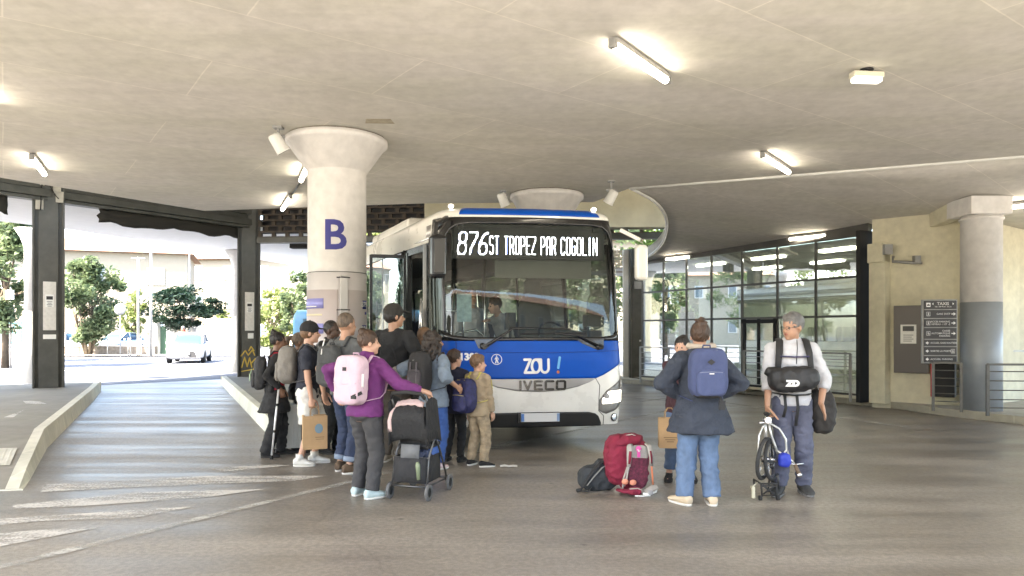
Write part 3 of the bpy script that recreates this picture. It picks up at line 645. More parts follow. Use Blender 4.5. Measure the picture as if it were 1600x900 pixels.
def arrow(mm, x, z, s_, d, y):
    mm.add([(x-d*s_, y, z), (x-d*s_, y, z+.008), (x, y, z+.008), (x, y, z-.008), (x-d*s_, y, z-.008)], [(0,1,2,3,4)]); mm.add([(x+d*.028, y, z), (x-d*.012, y, z+.032), (x-d*.004, y, z), (x-d*.012, y, z-.032)], [(0,1,2,3)])
def walker(mm, x, z, h, y):
    v, f_ = ribbon([(x-.012*h/.07, z-h*.45), (x, z-h*.05), (x, z+h*.22)], h*.13); mm.add([(q.x, y, q.y) for q in v], f_)
    v, f_ = ribbon([(x+.014*h/.07, z-h*.45), (x, z-h*.05)], h*.13); mm.add([(q.x, y, q.y) for q in v], f_)
    v, f_ = ribbon([(x-.018*h/.07, z), (x, z+h*.2), (x+.018*h/.07, z+.0)], h*.09); mm.add([(q.x, y, q.y) for q in v], f_)
    mm.lathe([(h*.1, 0), (h*.1, .001)], (x, y, z+h*.38), 10, axis='Y')
for hh, txt, kd in rows:
    hh *= k_; zc = z-hh/2; z -= hh
    pl = M().box((0, 0, zc), (Wd_, .03, hh-.018)).build('plate', sblack, sg, .003); t_ = M(); y = -.0175
    if kd == 'T':
        v, f_ = text_mesh('TAXIS', .075, .0015, .0008); t_.add([(q.x+.04, y, q.y+zc+.018) for q in v], f_)
        v, f_ = text_mesh('Tel : 04 94 61 24 24', .034, .0005, .0008); t_.add([(q.x+.04, y, q.y+zc-.035) for q in v], f_)
        for sx, d in ((-.13, -1), (.21, 1)): t_.add([(sx+d*.015, y, zc+.018), (sx-d*.01, y, zc+.04), (sx-d*.01, y, zc-.004)], [(0,1,2)])
        t_.box((-.205, y, zc), (.07,.001,.075), m=0); t_.box((-.205, y-.001, zc-.008), (.05,.001,.02), m=1); t_.box((-.205, y-.001, zc+.012), (.032,.001,.014), m=1)
    else:
        n = txt.count('\n')+1; sz = min(.044, (hh-.02)/n*.78); lines = txt.split('\n')
        for i, ln in enumerate(lines):
            v, f_ = text_mesh(ln, sz, .0008, .0008, 'RIGHT' if kd == 'R' else 'LEFT', .86 if len(ln) > 16 else 1)
            x0 = .16 if kd == 'R' else -.17; zz = zc+((n-1)/2-i)*sz*1.05; t_.add([(q.x+x0, y, q.y+zz) for q in v], f_)
        if kd == 'R':
            arrow(t_, .225, zc, .045, 1, y); t_.box((-.205, y, zc), (.062,.001,.075)); t_.box((-.205, y-.0008, zc), (.052,.001,.065), m=1)
            if len(lines) < 3: walker(t_, -.205, zc, .055, y-.002)
            else: t_.box((-.2, y-.002, zc-.01), (.03,.001,.012)); t_.box((-.21, y-.002, zc+.01), (.012,.001,.02))
        else:
            arrow(t_, -.225, zc, .03, -1, y)
            if kd == 'LP': t_.box((.205, y, zc), (.062,.001,.075)); t_.box((.205, y-.0008, zc), (.052,.001,.065), m=1); walker(t_, .205, zc, .055, y-.002)
    t_.build('plate_lettering', [swhite, sblack], pl, fixn=False)
# platform along the hall
pf = M(); kp = [G(985, 600), G(1340, 631), G(1500, 653), G(1640, 668), Vector((14.5, 11.5, 0))]
poly = [Vector((kp[0].x-.5, kp[0].y+.8, 0))]+kp+[Vector((We.x, We.y, 0)), Vector((Wd.x, Wd.y, 0)), Vector((Wc.x, Wc.y, 0)), Vector((W2.x, W2.y, 0)), Vector((W1.x, W1.y, 0)), Vector((W1.x-.5, W1.y+1, 0))]
pf.prism([(q.x, q.y) for q in poly], 0, ZP); pf.build('platform', concrete('platform_concrete', (.42,.39,.32), (1.5,1.5,.3), .3), None, .01)['kind'] = 'structure'
# railings
MT['dkrail'] = mat('dark_rail_paint', (.10,.095,.085), .45, .3, var=.2)
def railing(pts, label, zs_, ztop, every=1.5, z0=ZP, post_w=.05, mt=None):
    mt = mt or MT['steel_lt']
    r = thing('railing', label, 'railing', (0,0,0)); tp = M()
    for a, b in zip(pts[:-1], pts[1:]): tp.bar((a.x, a.y, ztop), (b.x, b.y, ztop), .055, .035)
    tp.build('top_rail', mt, r)
    for z in zs_:
        mm = M(); [mm.tube([(a.x, a.y, z), (b.x, b.y, z)], .010, 6) for a, b in zip(pts[:-1], pts[1:])]; mm.build('bar', mt, r)
    for a, b in zip(pts[:-1], pts[1:]):
        L_ = (b-a).length; n = max(1, round(L_/every))
        for i in range(n+1):
            if i == n and b is not pts[-1]: continue
            q = a.lerp(b, i/n); M().box((q.x, q.y, (z0+ztop)/2), (post_w, .035, ztop-z0), Matrix.Rotation(math.atan2(b.y-a.y, b.x-a.x), 3, 'Z')).build('post', mt, r)
    return r
ra = o3+gn*1.05+gd*1.2; rb = o3+gn*1.05+gd*3.6; rc = o3+gn*1.0+gd*5.0; rd = o3+gn*.75+gd*(GL+.25)
railing([ra, rb], 'grey railing before the left half of the glass front', [.35,.52,.69,.86,1.0], 1.15)
railing([rc, rd], 'grey railing before the right end of the glass front', [.35,.52,.69,.86,1.0], 1.13, 1.2)
q0 = G(1458, 642, ZP); q1 = G(1502, 644, ZP); railing([q0, q1], 'short dark railing left of the grey and white column', [.32,.46,.60,.74,.88], 1.02, .8, ZP, mt=MT['dkrail'])
q2 = G(1543, 650, ZP); q3 = q2+Vector((2.6,-.25,0)); railing([q2, q3], 'dark railing running off right from the column', [.28,.42,.58,.74,.9], 1.02, 2.2, ZP, mt=MT['dkrail'])
q4 = Vector((9.3, 14.2, 0)); q5 = Vector((11.4, 15.2, 0)); railing([q4, q5], 'handrail against the wall behind the column', [], 1.18, 1.0)
# ------------------------------------------------------------------ lights on the ceiling
tubes = []
TB = None
def tube_light(a, b, za, zb, label):
    r = thing('tube_light', label, 'ceiling light', (0,0,0), 0, 'fluorescent tube lights'); a = Vector((a.x, a.y, za)); b = Vector((b.x, b.y, zb)); d = (b-a).normalized()
    m = M(); m.bar(a+Vector((0,0,-.035)), b+Vector((0,0,-.035)), .075, .05); m.build('housing', MT['steel_lt'], r, .008)
    m = M(); m.tube([a+d*.03+Vector((0,0,-.085)), b-d*.03+Vector((0,0,-.085))], .036, 12); m.build('diffuser', MT['lamp'], r)
    for e in (a, b):
        m = M(); m.box(e+Vector((0,0,-.07)), (.07,.07,.09), Matrix.Rotation(math.atan2(d.y, d.x), 3, 'Z')); m.build('end_cap', MT['steel_lt'], r, .008)
    return r
def ctube(x0, y0, x1, y1, lab, L=None):
    z = ZC-.09; a = W(x0, y0, 1); b = W(x1, y1, 1)
    a = Vector((a.x, 1, 0))*((z-EYE)/(a.z-EYE)); b = Vector((b.x, 1, 0))*((z-EYE)/(b.z-EYE))
    if L: b = a+(b-a).normalized()*L
    return tube_light(a, b, ZC-.004, ZC-.004, lab)
ctube(958, 70, 1042, 127, 'tube light nearest to the camera, above right of the bus')
ctube(1192, 244, 1233, 270, 'tube light just before the curved ceiling joint')
ctube(50, 247, 70, 273, 'tube light at far left near the shutter boxes')
ctube(480, 262, 470, 283, 'tube light half hidden behind the B column')
ctube(454, 309, 441, 328, 'small far tube light left of the B column')
ctube(-52, 140, -12, 172, 'tube light just beyond the left edge')
def stube(px0, py0, px1, py1, lab):
    a = Vector(((px0-800)/FOC, 1)); b = Vector(((px1-800)/FOC, 1)); pts = []
    for v_, py in ((a, py0), (b, py1)):
        t0 = 9.0
        while t0 < 24 and EYE+(HORZ-py)*t0/FOC < slope(v_*t0)-.09: t0 += .02
        pts.append((v_*t0, slope(v_*t0)-.005))
    return tube_light(pts[0][0], pts[1][0], pts[0][1], pts[1][1], lab)
stube(1232, 374, 1293, 367, 'tube light above the glass front')
stube(1562, 326, 1625, 318, 'tube light right of the white column head')
stube(1040, 405, 1079, 401, 'farthest tube light at the left end of the glass front')
# emergency light
g = ZC; a = W(1354, 108, 1); k = (ZC-EYE)/(a.z-EYE); r = thing('emergency_light', 'cream emergency lamp box hung from the ceiling at upper right', 'ceiling light', (a.x*k, k, ZC), .1)
M().lathe([(.07,-.01),(.07,0)], (0,0,-.005), 16).build('mount', MT['dark'], r); M().box((0,0,-.02),(.03,.03,.04)).build('stem', MT['dark'], r)
M().box((0,0,-.065), (.34,.11,.06)).build('body', mat('cream_plastic', (.66,.62,.5), .4), r, .01); M().box((0,0,-.115), (.30,.10,.05)).build('cover', mat('clear_cover', (.6,.6,.55), .2, emit=(1,.95,.85), es=.35), r, .01)
def spot(px, py, d, ang, lab):
    p = W(px, py, d); r = thing('spotlight', lab, 'spotlight', (p.x, p.y, ZC)); h = ZC-p.z
    m = M(); m.box((.0,0,-.02),(.12,.12,.03)); m.bar((.0,0,-.02),(.0,0,-h*.7),.03,.03); m.bar((-.09,0,-h*.6),(.09,0,-h*.6),.02,.04); m.build('bracket', MT['steel_lt'], r)
    R_ = Matrix.Rotation(ang, 3, 'Y') @ Matrix.Rotation(.3, 3, 'X'); m = M(); v = M(); v.lathe([(.0,.13),(.07,.13),(.085,.10),(.09,-.10),(.10,-.13)], n=20); 
    m.add([R_ @ q+Vector((0,0,-h)) for q in v.v], v.f, 0, True); m.build('lamp_housing', MT['white'], r)
    m = M(); m.add([R_ @ (Vector((.088*math.cos(j*PI/8), .088*math.sin(j*PI/8), -.131)))+Vector((0,0,-h)) for j in range(16)], [tuple(range(16))]); m.build('lens', MT['dark'], r)
spot(435, 224, 9.6, -.5, 'white spotlight left of the B column head'); spot(955, 308, 13.0, .5, 'white spotlight right of the far column head'); spot(786, 312, 13.9, -.4, 'small spotlight left of the far column head')
# conduit between the far tubes
m = M(); a = W(476, 275, 1); k = (ZC-EYE-.02)/(a.z-EYE); b = W(455, 306, 1); k2 = (ZC-EYE-.02)/(b.z-EYE); m.tube([(a.x*k, k, ZC-.02), (b.x*k2, k2, ZC-.02)], .018, 6)
tag(m.build('ceiling_conduit', MT['steel']), 'thin conduit joining the two far tube lights by the B column', 'conduit')
# bare patch beside the column head
m = M(); a = W(598, 189, 1); k = (ZC-EYE)/(a.z-EYE); m.add([(a.x*k-.2, k-.1, ZC-.003), (a.x*k+.12, k-.1, ZC-.003), (a.x*k+.14, k+.12, ZC-.003), (a.x*k-.25, k+.1, ZC-.003)], [(0,1,2,3)])
m.build('ceiling_patch', mat('bare_concrete', (.42,.37,.28), .9, var=.3, vs_=9))['kind'] = 'structure'
# ================================================================== THE BUS
MT['bus_white'] = mat('bus_white_paint', (.76,.75,.71), .28, var=.10, vs_=2.2, coat=.6)
MT['bus_blue'] = mat('bus_blue_paint', (.000,.075,.43), .35, var=.06, vs_=3, spec=.2)
MT['bus_grey'] = mat('bus_silver_trim', (.36,.35,.34), .35, .5, var=.08)
MT['bus_black'] = mat('bus_black_trim', (.010,.010,.011), .22, var=.1, coat=.3)
MT['bus_dark'] = mat('bus_inside_dark', (.05,.052,.05), .8, var=.15)
MT['screen_glass'] = glass('windscreen_glass', (.62,.68,.64), gloss=.55, add=.0)
MT['side_glass'] = glass('bus_side_glass', (.24,.27,.26), gloss=1.5, add=.04)
MT['led'] = mat('led_white', (.9,.9,1), .5, emit=(.82,.86,1), es=2.2); MT['led_blue'] = mat('led_blue', (.3,.4,1), .5, emit=(.22,.33,1), es=1.8)
BR_ = math.radians(24)
bus = thing('bus', 'blue and white city bus with its lit route display facing the viewer', 'bus', (.345, 9.34, 0), BR_)
FZ = [(.25,.07),(.33,.055),(.5,.01),(.9,0),(1.2,.01),(1.48,.045),(2.3,.115),(3.0,.195),(3.06,.205),(3.3,.22)]
def interp(tb, x):
    if x <= tb[0][0]: return tb[0][1]
    for (a, fa), (b, fb) in zip(tb[:-1], tb[1:]):
        if x <= b: return fa+(fb-fa)*(x-a)/(b-a)
    return tb[-1][1]
CR_ = .30
def SP(s, z, off=0.0, inset=0.0):
    w_ = (1.275-.05*max(0, (z-2.3)/.75)**2)-inset; f_ = interp(FZ, z)+inset; sg = -1 if s < 0 else 1; a = abs(s); fl = 1.275-CR_; bl = lambda x: .085*(x/1.275)**2
    fl2 = w_-CR_
    if a <= fl:
        x = a*fl2/fl; p = Vector((x, f_+bl(x), z)); n_ = Vector((.085*2*x/1.63, -1, 0))
    elif a <= fl+CR_*PI/2:
        t_ = (a-fl)/CR_; p = Vector((fl2+CR_*math.sin(t_), f_+bl(fl2)+CR_*(1-math.cos(t_)), z)); n_ = Vector((math.sin(t_)+.08*(1-t_/1.57), -math.cos(t_), 0))
    else:
        p = Vector((w_, f_+bl(fl2)+CR_+(a-fl-CR_*PI/2), z)); n_ = Vector((1, 0, 0))
    n_.normalize(); p += n_*off; p.x *= sg; return p
def sy(y): return y-.40+(1.275-CR_+CR_*PI/2)     # s of a side position y metres behind the front
def panel(par, name, m_, s0, s1, lo, hi, off=0.0, ns=None, nz=8, solid=.012, mm=None, side=0):
    lo_ = lo if callable(lo) else (lambda s_: lo); hi_ = hi if callable(hi) else (lambda s_: hi)
    ns = ns or max(2, int(abs(s1-s0)/.05)); g = mm or M()
    g.grid(lambda u_, v_: SP(u_, lo_(u_)+(hi_(u_)-lo_(u_))*v_, off), [s0+(s1-s0)*i/ns for i in range(ns+1)], [i/nz for i in range(nz+1)])
    if mm is not None: return None
    return g.build(name, m_, par, solid=0 if not solid else solid)
tab = lambda tb: (lambda s_: interp(tb, abs(s_)))
body = M(); Send = sy(12.0)
DY0, DY1 = sy(.52), sy(1.76)
panel(bus, '', None, -1.46, 1.46, .33, 1.5, 0, mm=body, nz=16)
for a, b in ((-DY0, -1.46), (-Send, -DY1), (1.46, Send)): panel(bus, '', None, a, b, .33, 1.25, 0, ns=6, mm=body)
for a, b in ((-Send, -1.46), (1.46, Send)): panel(bus, '', None, a, b, 2.74, 3.05, 0, ns=6, mm=body)
panel(bus, '', None, -1.46, 1.46, 3.03, 3.06, 0, mm=body, nz=2)
# roof cap and crown
def capP(s_, v_, off=0.0):
    i_ = .24*(1-math.cos(v_*PI/2)); z = 3.05+.12*math.sin(v_*PI/2); p = SP(s_, 3.05, off*math.cos(v_*PI/2)); q = Vector((p.x*(1.25-i_)/1.25, p.y+i_*max(0, 1-p.y/3), z+off*math.sin(v_*PI/2))); return q
ss = [-Send]+[-1.46+2.92*i/48 for i in range(49)]+[Send]
body.grid(capP, ss, [i/6 for i in range(7)])
top = [capP(s_, 1) for s_ in ss]; body.add(top, [tuple(range(len(top)))])
body.box((0, 12.02, 1.7), (2.5, .06, 2.75))
bo = body.build('body', MT['bus_white'], bus)
# air unit and hatch on the roof
m = M(); m.box((0,4.2,3.26), (1.9,2.6,.22)); m.box((0,8.6,3.24), (1.6,2.0,.16)); m.build('roof_unit', MT['bus_white'], bus, .08)
panel(bus, 'blue_panel', MT['bus_blue'], -1.42, 1.42, tab([(0,.95),(.80,.955),(.92,1.0),(1.10,1.10),(1.30,1.17),(1.45,1.2)]), 1.47, .005, nz=14)
seam = M(); seam.tube([SP(-1.42+2.84*i/60, 1.335-.035*(1-(abs(-1.42+2.84*i/60)/1.42)**2)+.0, .006) for i in range(61)], .004, 6)
seam.build('panel_seam', mat('seam_shadow', (.004,.03,.2), .5), bus)
for sx in (-1.06, ): M().tube([SP(sx, z, .007) for z in (1.09, 1.2, 1.33, 1.47)], .003, 6).build('panel_seam', MT['bus_black'], bus)
m = M(); m.grid(lambda u_, v_: capP(u_, v_, .005), [-1.02+2.04*i/30 for i in range(31)], [.06+.9*i/6 for i in range(7)]); m.build('roof_band', MT['bus_blue'], bus, solid=.01)
panel(bus, 'silver_trim', MT['bus_grey'], -.80, .80, tab([(0,.785),(.3,.80),(.55,.85),(.72,.91),(.80,.95)]), .957, .007)
panel(bus, 'lower_grille', mat('grille_dark', (.012,.012,.012), .6), -.90, .90, .32, tab([(0,.52),(.70,.51),(.82,.485),(.88,.42),(.9,.36)]), .004)
m = M()
for z in (.37, .42, .47): m.tube([SP(-.8+1.6*i/20, z, .010) for i in range(21)], .004, 6)
m.build('grille_slats', MT['bus_dark'], bus)
for sg in (-1, 1):
    hl = panel(bus, 'headlight', mat('headlight_housing', (.17,.165,.155), .3, .2, var=.2, vs_=9, coat=.6), sg*.85, sg*1.40, tab([(.85,.53),(.94,.47),(1.1,.52),(1.30,.62),(1.40,.68)]), tab([(.85,.66),(.97,.80),(1.15,.90),(1.30,.96),(1.40,.985)]), .006)
    g = M(); panel(hl, '', None, sg*.90, sg*1.27, tab([(.9,.615),(1.27,.64)]), tab([(.9,.665),(.97,.775),(1.27,.785)]), .013, mm=g)
    g.build('lamp', mat('headlamp_lit', (.9,.9,.9), .15, emit=(1,.96,.88), es=2.0) if sg > 0 else mat('headlamp_lit', (.9,.9,.9), .15, emit=(1,.96,.88), es=2.0), hl, solid=.006)
    c_ = SP(sg*.955, .715, .02); M().lathe([(.04,0),(.045,.02),(.03,.03)], c_+Vector((0,-.01,0)), 20, axis='Y').build('reflector', MT['chrome'], hl)
    c_ = SP(sg*1.25, .875, .012); d_ = SP(sg*1.25, .875, 1)-SP(sg*1.25, .875, 0); q = d_.to_track_quat('Z', 'Y').to_matrix()
    v = M(); v.lathe([(.052,0),(.05,.012),(.036,.016),(.03,.006),(.0,.012)], n=24, caps=False); g = M(); g.add([q @ x+c_ for x in v.v], v.f, 0, True); g.build('indicator', MT['bus_grey'], hl)
    c_ = SP(sg*1.09, .425, .004); d_ = SP(sg*1.09, .425, 1)-SP(sg*1.09, .425, 0); q = d_.to_track_quat('Z', 'Y').to_matrix()
    v = M(); v.lathe([(.056,0),(.054,.012),(.045,.013)], n=24, caps=False); g = M(); g.add([q @ x+c_ for x in v.v], v.f, 0, True); v = M(); v.lathe([(.045,.008),(.036,.012),(.018,.010),(.0,.014)], n=24, caps=False); g.add([q @ x+c_ for x in v.v], v.f, 1, True)
    g.build('fog_light', [MT['bus_black'], MT['chrome']], bus)
    # body joints round the lamp
    M().tube([SP(sg*s_, z_, .004) for s_, z_ in ((.80,.957),(.86,.86),(.85,.66),(.85,.52),(.93,.45),(.94,.33))], .004, 6).build('panel_seam', MT['bus_dark'], bus)
# windscreen, frame, header
WS = 1.20
panel(bus, 'windscreen', MT['screen_glass'], -WS, WS, 1.47, 2.95, -.01, ns=30, solid=0)
fr = M()
hi_ = tab([(0,3.035),(.95,3.03),(1.12,3.005),(1.22,2.95),(1.30,2.85),(1.36,2.7)])
panel(bus, '', None, -1.36, 1.36, tab([(0,2.955),(.9,2.945),(1.05,2.92),(1.15,2.85),(1.20,2.74),(1.22,2.6),(1.36,2.6)]), hi_, .004, mm=fr, ns=60, nz=4)
for sg in (-1, 1): panel(bus, '', None, sg*1.185, sg*1.36, 1.47, 2.62, .004, mm=fr, ns=4, nz=20)
panel(bus, '', None, -1.30, 1.30, 1.455, tab([(0,1.50),(.9,1.505),(1.1,1.53),(1.2,1.58),(1.3,1.6)]), .006, mm=fr, nz=2)
fr.build('windscreen_frame', MT['bus_black'], bus, solid=.01)
cap2 = M(); panel(bus, '', None, -1.46, -1.355, 1.47, 3.04, 0, mm=cap2, ns=2); panel(bus, '', None, 1.355, 1.46, 1.47, 3.04, 0, mm=cap2, ns=2); panel(bus, '', None, -1.36, 1.36, 2.955, 3.04, 0, mm=cap2, nz=1); cap2.build('corner_pillar', MT['bus_black'], bus, solid=.01)
# destination display
dsp = M().box((.02, .345, 2.715), (2.12, .05, .42)).build('display', mat('display_black', (.01,.01,.011), .5), bus, .004)
M().box((.02, .335, 2.93), (2.16, .06, .04)).build('display_bracket', MT['bus_dark'], dsp)
for x in (-.93, .94): M().box((x, .31, 2.95), (.07, .03, .16)).build('display_bracket', MT['bus_black'], dsp)
GLY = {'S': [[(1,.86),(.8,1),(.2,1),(0,.85),(0,.62),(.2,.5),(.8,.5),(1,.38),(1,.15),(.8,0),(.2,0),(0,.14)]], 'T': [[(0,1),(1,1)],[(.5,1),(.5,0)]],
 'R': [[(0,0),(0,1),(.75,1),(1,.85),(1,.62),(.75,.48),(0,.48)],[(.55,.48),(1,0)]], 'O': [[(.2,0),(0,.12),(0,.88),(.2,1),(.8,1),(1,.88),(1,.12),(.8,0),(.2,0)]],
 'P': [[(0,0),(0,1),(.75,1),(1,.86),(1,.6),(.75,.46),(0,.46)]], 'E': [[(1,1),(0,1),(0,0),(1,0)],[(0,.5),(.8,.5)]], 'Z': [[(0,1),(1,1),(1,.8),(0,.2),(0,0),(1,0)]],
 'A': [[(0,0),(0,.8),(.3,1),(.7,1),(1,.8),(1,0)],[(0,.42),(1,.42)]], 'C': [[(1,.84),(.8,1),(.2,1),(0,.86),(0,.14),(.2,0),(.8,0),(1,.16)]],
 'G': [[(1,.84),(.8,1),(.2,1),(0,.86),(0,.14),(.2,0),(.8,0),(1,.16),(1,.48),(.6,.48)]], 'L': [[(0,1),(0,0),(1,0)]], 'I': [[(.5,0),(.5,1)]], 'N': [[(0,0),(0,1),(1,.1)],[(1,0),(1,1)]],
 '8': [[(.25,.53),(.05,.7),(.05,.88),(.25,1),(.75,1),(.95,.88),(.95,.7),(.75,.53),(.25,.53),(0,.38),(0,.12),(.25,0),(.75,0),(1,.12),(1,.38),(.75,.53)]],
 '7': [[(0,1),(1,1),(.95,.8),(.35,.3),(.25,0)]], '6': [[(.95,.98),(.5,.9),(.1,.55),(0,.3),(.05,.12),(.25,0),(.75,0),(.98,.12),(.98,.36),(.75,.5),(.25,.5),(.05,.38)]]}
def led(mm, ch, x0, z0, w_, h, pt, th, slant=0.0):
    nx = max(1, round(w_/pt)); nz = round(h/pt)
    for i in range(nx+1):
        for j in range(nz+1):
            u_, v_ = i/nx, j/nz; best = 9
            for st in GLY[ch]:
                for a, b in zip(st[:-1], st[1:]):
                    ax, az, bx, bz = a[0]*w_, a[1]*h, b[0]*w_, b[1]*h; px_, pz_ = u_*w_, v_*h; dx_, dz_ = bx-ax, bz-az
                    t_ = max(0, min(1, ((px_-ax)*dx_+(pz_-az)*dz_)/(dx_*dx_+dz_*dz_+1e-9))); best = min(best, math.hypot(px_-ax-dx_*t_, pz_-az-dz_*t_))
            if best < th*pt:
                x = x0+px_+slant*pz_; z = z0+pz_; r_ = pt*.43
                mm.add([(x-r_, .318, z-r_), (x+r_, .318, z-r_), (x+r_, .318, z+r_), (x-r_, .318, z+r_)], [(0,1,2,3)], 1 if best > th*pt*.62 and (i*7+j*3) % 3 == 0 else 0)
lm = M(); x = -.965
for ch in '876': led(lm, ch, x, 2.565, .105, .28, .0125, .85, .10); x += .142
x += .012
txt = 'ST TROPEZ PAR COGOLIN'; adv = (1.0-x)/len(txt)
for ch in txt:
    if ch != ' ': led(lm, ch, x, 2.575, adv*.66, .225, .0092, .60)
    x += adv*(.72 if ch == ' ' else 1.045)
lm.build('route_lettering', [MT['led'], MT['led_blue']], dsp, fixn=False)
M().box((.26, .42, 2.39), (1.36, .02, .235)).build('sun_blind', mat('sun_blind', (.10,.10,.095), .5, var=.1), bus, .004)
# lettering on the front
def on_front(name, v, f_, cx, cz, m_, off=.012, par=bus, th=0):
    g = M(); out_ = [SP(cx+q.x, cz+q.y, off+max(0, q.z)) for q in v]; g.add(out_, f_); return g.build(name, m_, par, fixn=False)
K = .17; g = ([], [])
def addr(g, rb): n = len(g[0]); g[0].extend(rb[0]); g[1].extend([tuple(i+n for i in f_) for f_ in rb[1]])
def arcp(cx, cy, rx, ry, a0, a1, n=12): return [(cx+rx*math.cos(math.radians(a0+(a1-a0)*i/n)), cy+ry*math.sin(math.radians(a0+(a1-a0)*i/n))) for i in range(n+1)]
for st in ([(0,.5),(.50,.5),(.02,-.5),(.95,-.5)], arcp(.95,0,.34,.5,90,450,20), [(.95,.5),(1.38,.5)], [(1.38,.5),(1.38,-.1)]+arcp(1.70,-.15,.32,.35,180,360,10)+[(2.02,.5)]):
    addr(g, ribbon([(x_*K*.94-.255, z_*K) for x_, z_ in st], .034))
wh = mat('logo_white', (.8,.8,.8), .4); on_front('logo', g[0], g[1], .07, 1.125, wh)
g = ([], []); addr(g, ribbon([(.150+.045, .10), (.150+.02, -.035)], .034)); on_front('logo_mark', g[0], g[1], .10, 1.135, mat('logo_light_blue', (.12,.42,.75), .4))
g = ([], []); addr(g, ribbon([(0,0),(.001,0)], .04)); on_front('logo_dot', g[0], g[1], .268, 1.045, mat('logo_orange', (.75,.22,.05), .4))
K = .105; x0 = -.265; lt = []
for st in ([(0,.5),(0,-.5)], ), ([(.0,.5),(.38,-.5),(.76,.5)], ), ([(.8,.5),(0,.5),(0,-.5),(.8,-.5)], [(0,0),(.7,0)]), ([(.85,.5),(.1,.5),(0,.4),(0,-.4),(.1,-.5),(.85,-.5)], ), ([(.1,.5),(.85,.5),(.95,.4),(.95,-.4),(.85,-.5),(.1,-.5),(0,-.4),(0,.4),(.1,.5)], ):
    g = ([], []); wdt = max(p[0] for s_ in st for p in s_)*K
    for s_ in st: addr(g, ribbon([(p[0]*K*1.12, p[1]*K) for p in s_], .028))
    g2 = M(); n = len(g[0]); o_ = [SP(x0+.02+q.x, .872+q.y, .012) for q in g[0]]+[SP(x0+.02+q.x, .872+q.y, .024) for q in g[0]]
    g2.add(o_, g[1]+[tuple(i+n for i in f_) for f_ in g[1]]); g2.build('chrome_letter', mat('dark_chrome', (.10,.095,.085), .25, .6, var=.6, vs_=22), bus, fixn=False); x0 += wdt*1.12+.052
v, f_ = text_mesh('1383', .125, .006, .001, sx=1.05); on_front('fleet_number', v, f_, -.90, 1.245, wh)
g = M(); 
for i in range(32):
    a, b = 2*PI*i/32, 2*PI*(i+1)/32; n = len(g.v); g.add([SP(-.55+r_*math.cos(t_), 1.215+r_*math.sin(t_), .013) for t_ in (a, b) for r_ in (.062, .07)], [(0,1,3,2)])
for st, w_ in (([(-.014,-.045),(-.004,-.005),(-.002,.022)], .014), ([(.016,-.045),(.004,-.005)], .014), ([(-.022,.0),(-.012,.022),(.012,.022),(.022,.0)], .010), ([(0,.043),(.001,.043)], .018)):
    v, f_ = ribbon(st, w_); g.add([SP(-.55+q.x, 1.215+q.y, .014) for q in v], f_)
g.build('pedestrian_emblem', wh, bus, fixn=False)
pl = M(); pl.box((.02, -.015, .452), (.52, .015, .115)); po = pl.build('number_plate', mat('plate_white', (.62,.62,.62), .4), bus, .004)
M().box((-.22, -.024, .452), (.04, .003, .10)).build('plate_band', mat('plate_blue', (.08,.2,.5), .4), po); M().box((.26, -.024, .452), (.035, .003, .10)).build('plate_band', mat('plate_blue_grey', (.2,.3,.5), .4), po)
M().box((.0,.0,.452), (.56,.03,.135)).build('plate_holder', MT['bus_black'], bus)
# wipers
def wiper(piv, knee, b0, b1, tri):
    wp_ = M(); P_ = lambda q, o_: SP(q[0], q[1], o_)
    wp_.tube([P_(piv, .05), P_(piv, .06)+Vector((.01,0,.0)), P_(knee, .035), P_(((b0[0]+b1[0])/2, (b0[1]+b1[1])/2), .03)], [.022,.02,.013,.009], 8); o = wp_.build('wiper', MT['bus_black'], bus)
    g_ = M(); g_.tube([P_((b0[0]+(b1[0]-b0[0])*i/12, b0[1]+(b1[1]-b0[1])*i/12), .015) for i in range(13)], .011, 6); g_.build('blade', MT['black'], o)
    g_ = M(); c_ = P_(piv, .0); g_.lathe([(.035, -.075), (.035, -.02), (.05, 0)], c_, 20, axis='Y'); g_.add([SP(q[0], q[1], .012) for q in tri], [tuple(range(len(tri)))]); g_.build('pivot_cover', MT['bus_black'], o)
wiper((-.72, 1.385), (-.33, 1.61), (-.36, 1.625), (.46, 1.605), [(-.83,1.475),(-.78,1.36),(-.70,1.34),(-.62,1.40),(-.50,1.475)])
wiper((.86, 1.375), (.55, 1.525), (.68, 1.555), (-.22, 1.545), [(.55,1.475),(.62,1.42),(.84,1.33),(.93,1.35),(.94,1.475)])
# mirrors
m = M(); m.bar((-1.16,.16,3.0), (-1.42,-.22,2.86), .05, .06); m.bar((-1.42,-.22,2.88), (-1.44,-.24,2.66), .05, .05); o = m.build('mirror_arm', MT['bus_black'], bus, .01)
m = M(); m.box((-1.43, -.30, 2.47), (.20, .16, .52)); o = m.build('mirror', MT['bus_black'], bus, .05); m = M(); m.box((-1.43, -.212, 2.47), (.16, .006, .44)); m.build('mirror_glass', MT['chrome'], o)
m = M(); m.box((-1.43, -.383, 2.47), (.13, .012, .40)); m.build('mirror_cover', mat('mirror_cover', (.05,.05,.05), .6), o, .01)
m = M(); m.bar((1.24,.2,2.9), (1.42,.02,2.75), .05, .05); m.build('mirror_arm', MT['bus_white'], bus, .01)
m = M(); m.box((1.43, .02, 2.46), (.15, .13, .46)); m.build('mirror', MT['bus_white'], bus, .045)
for x in (-1.02, .98): M().ell((x, .42, 3.19), (.035,.04,.028)).build('marker_lamp', mat('marker_lamp', (.9,.9,.9), .4, emit=(1,1,.95), es=.5), bus)
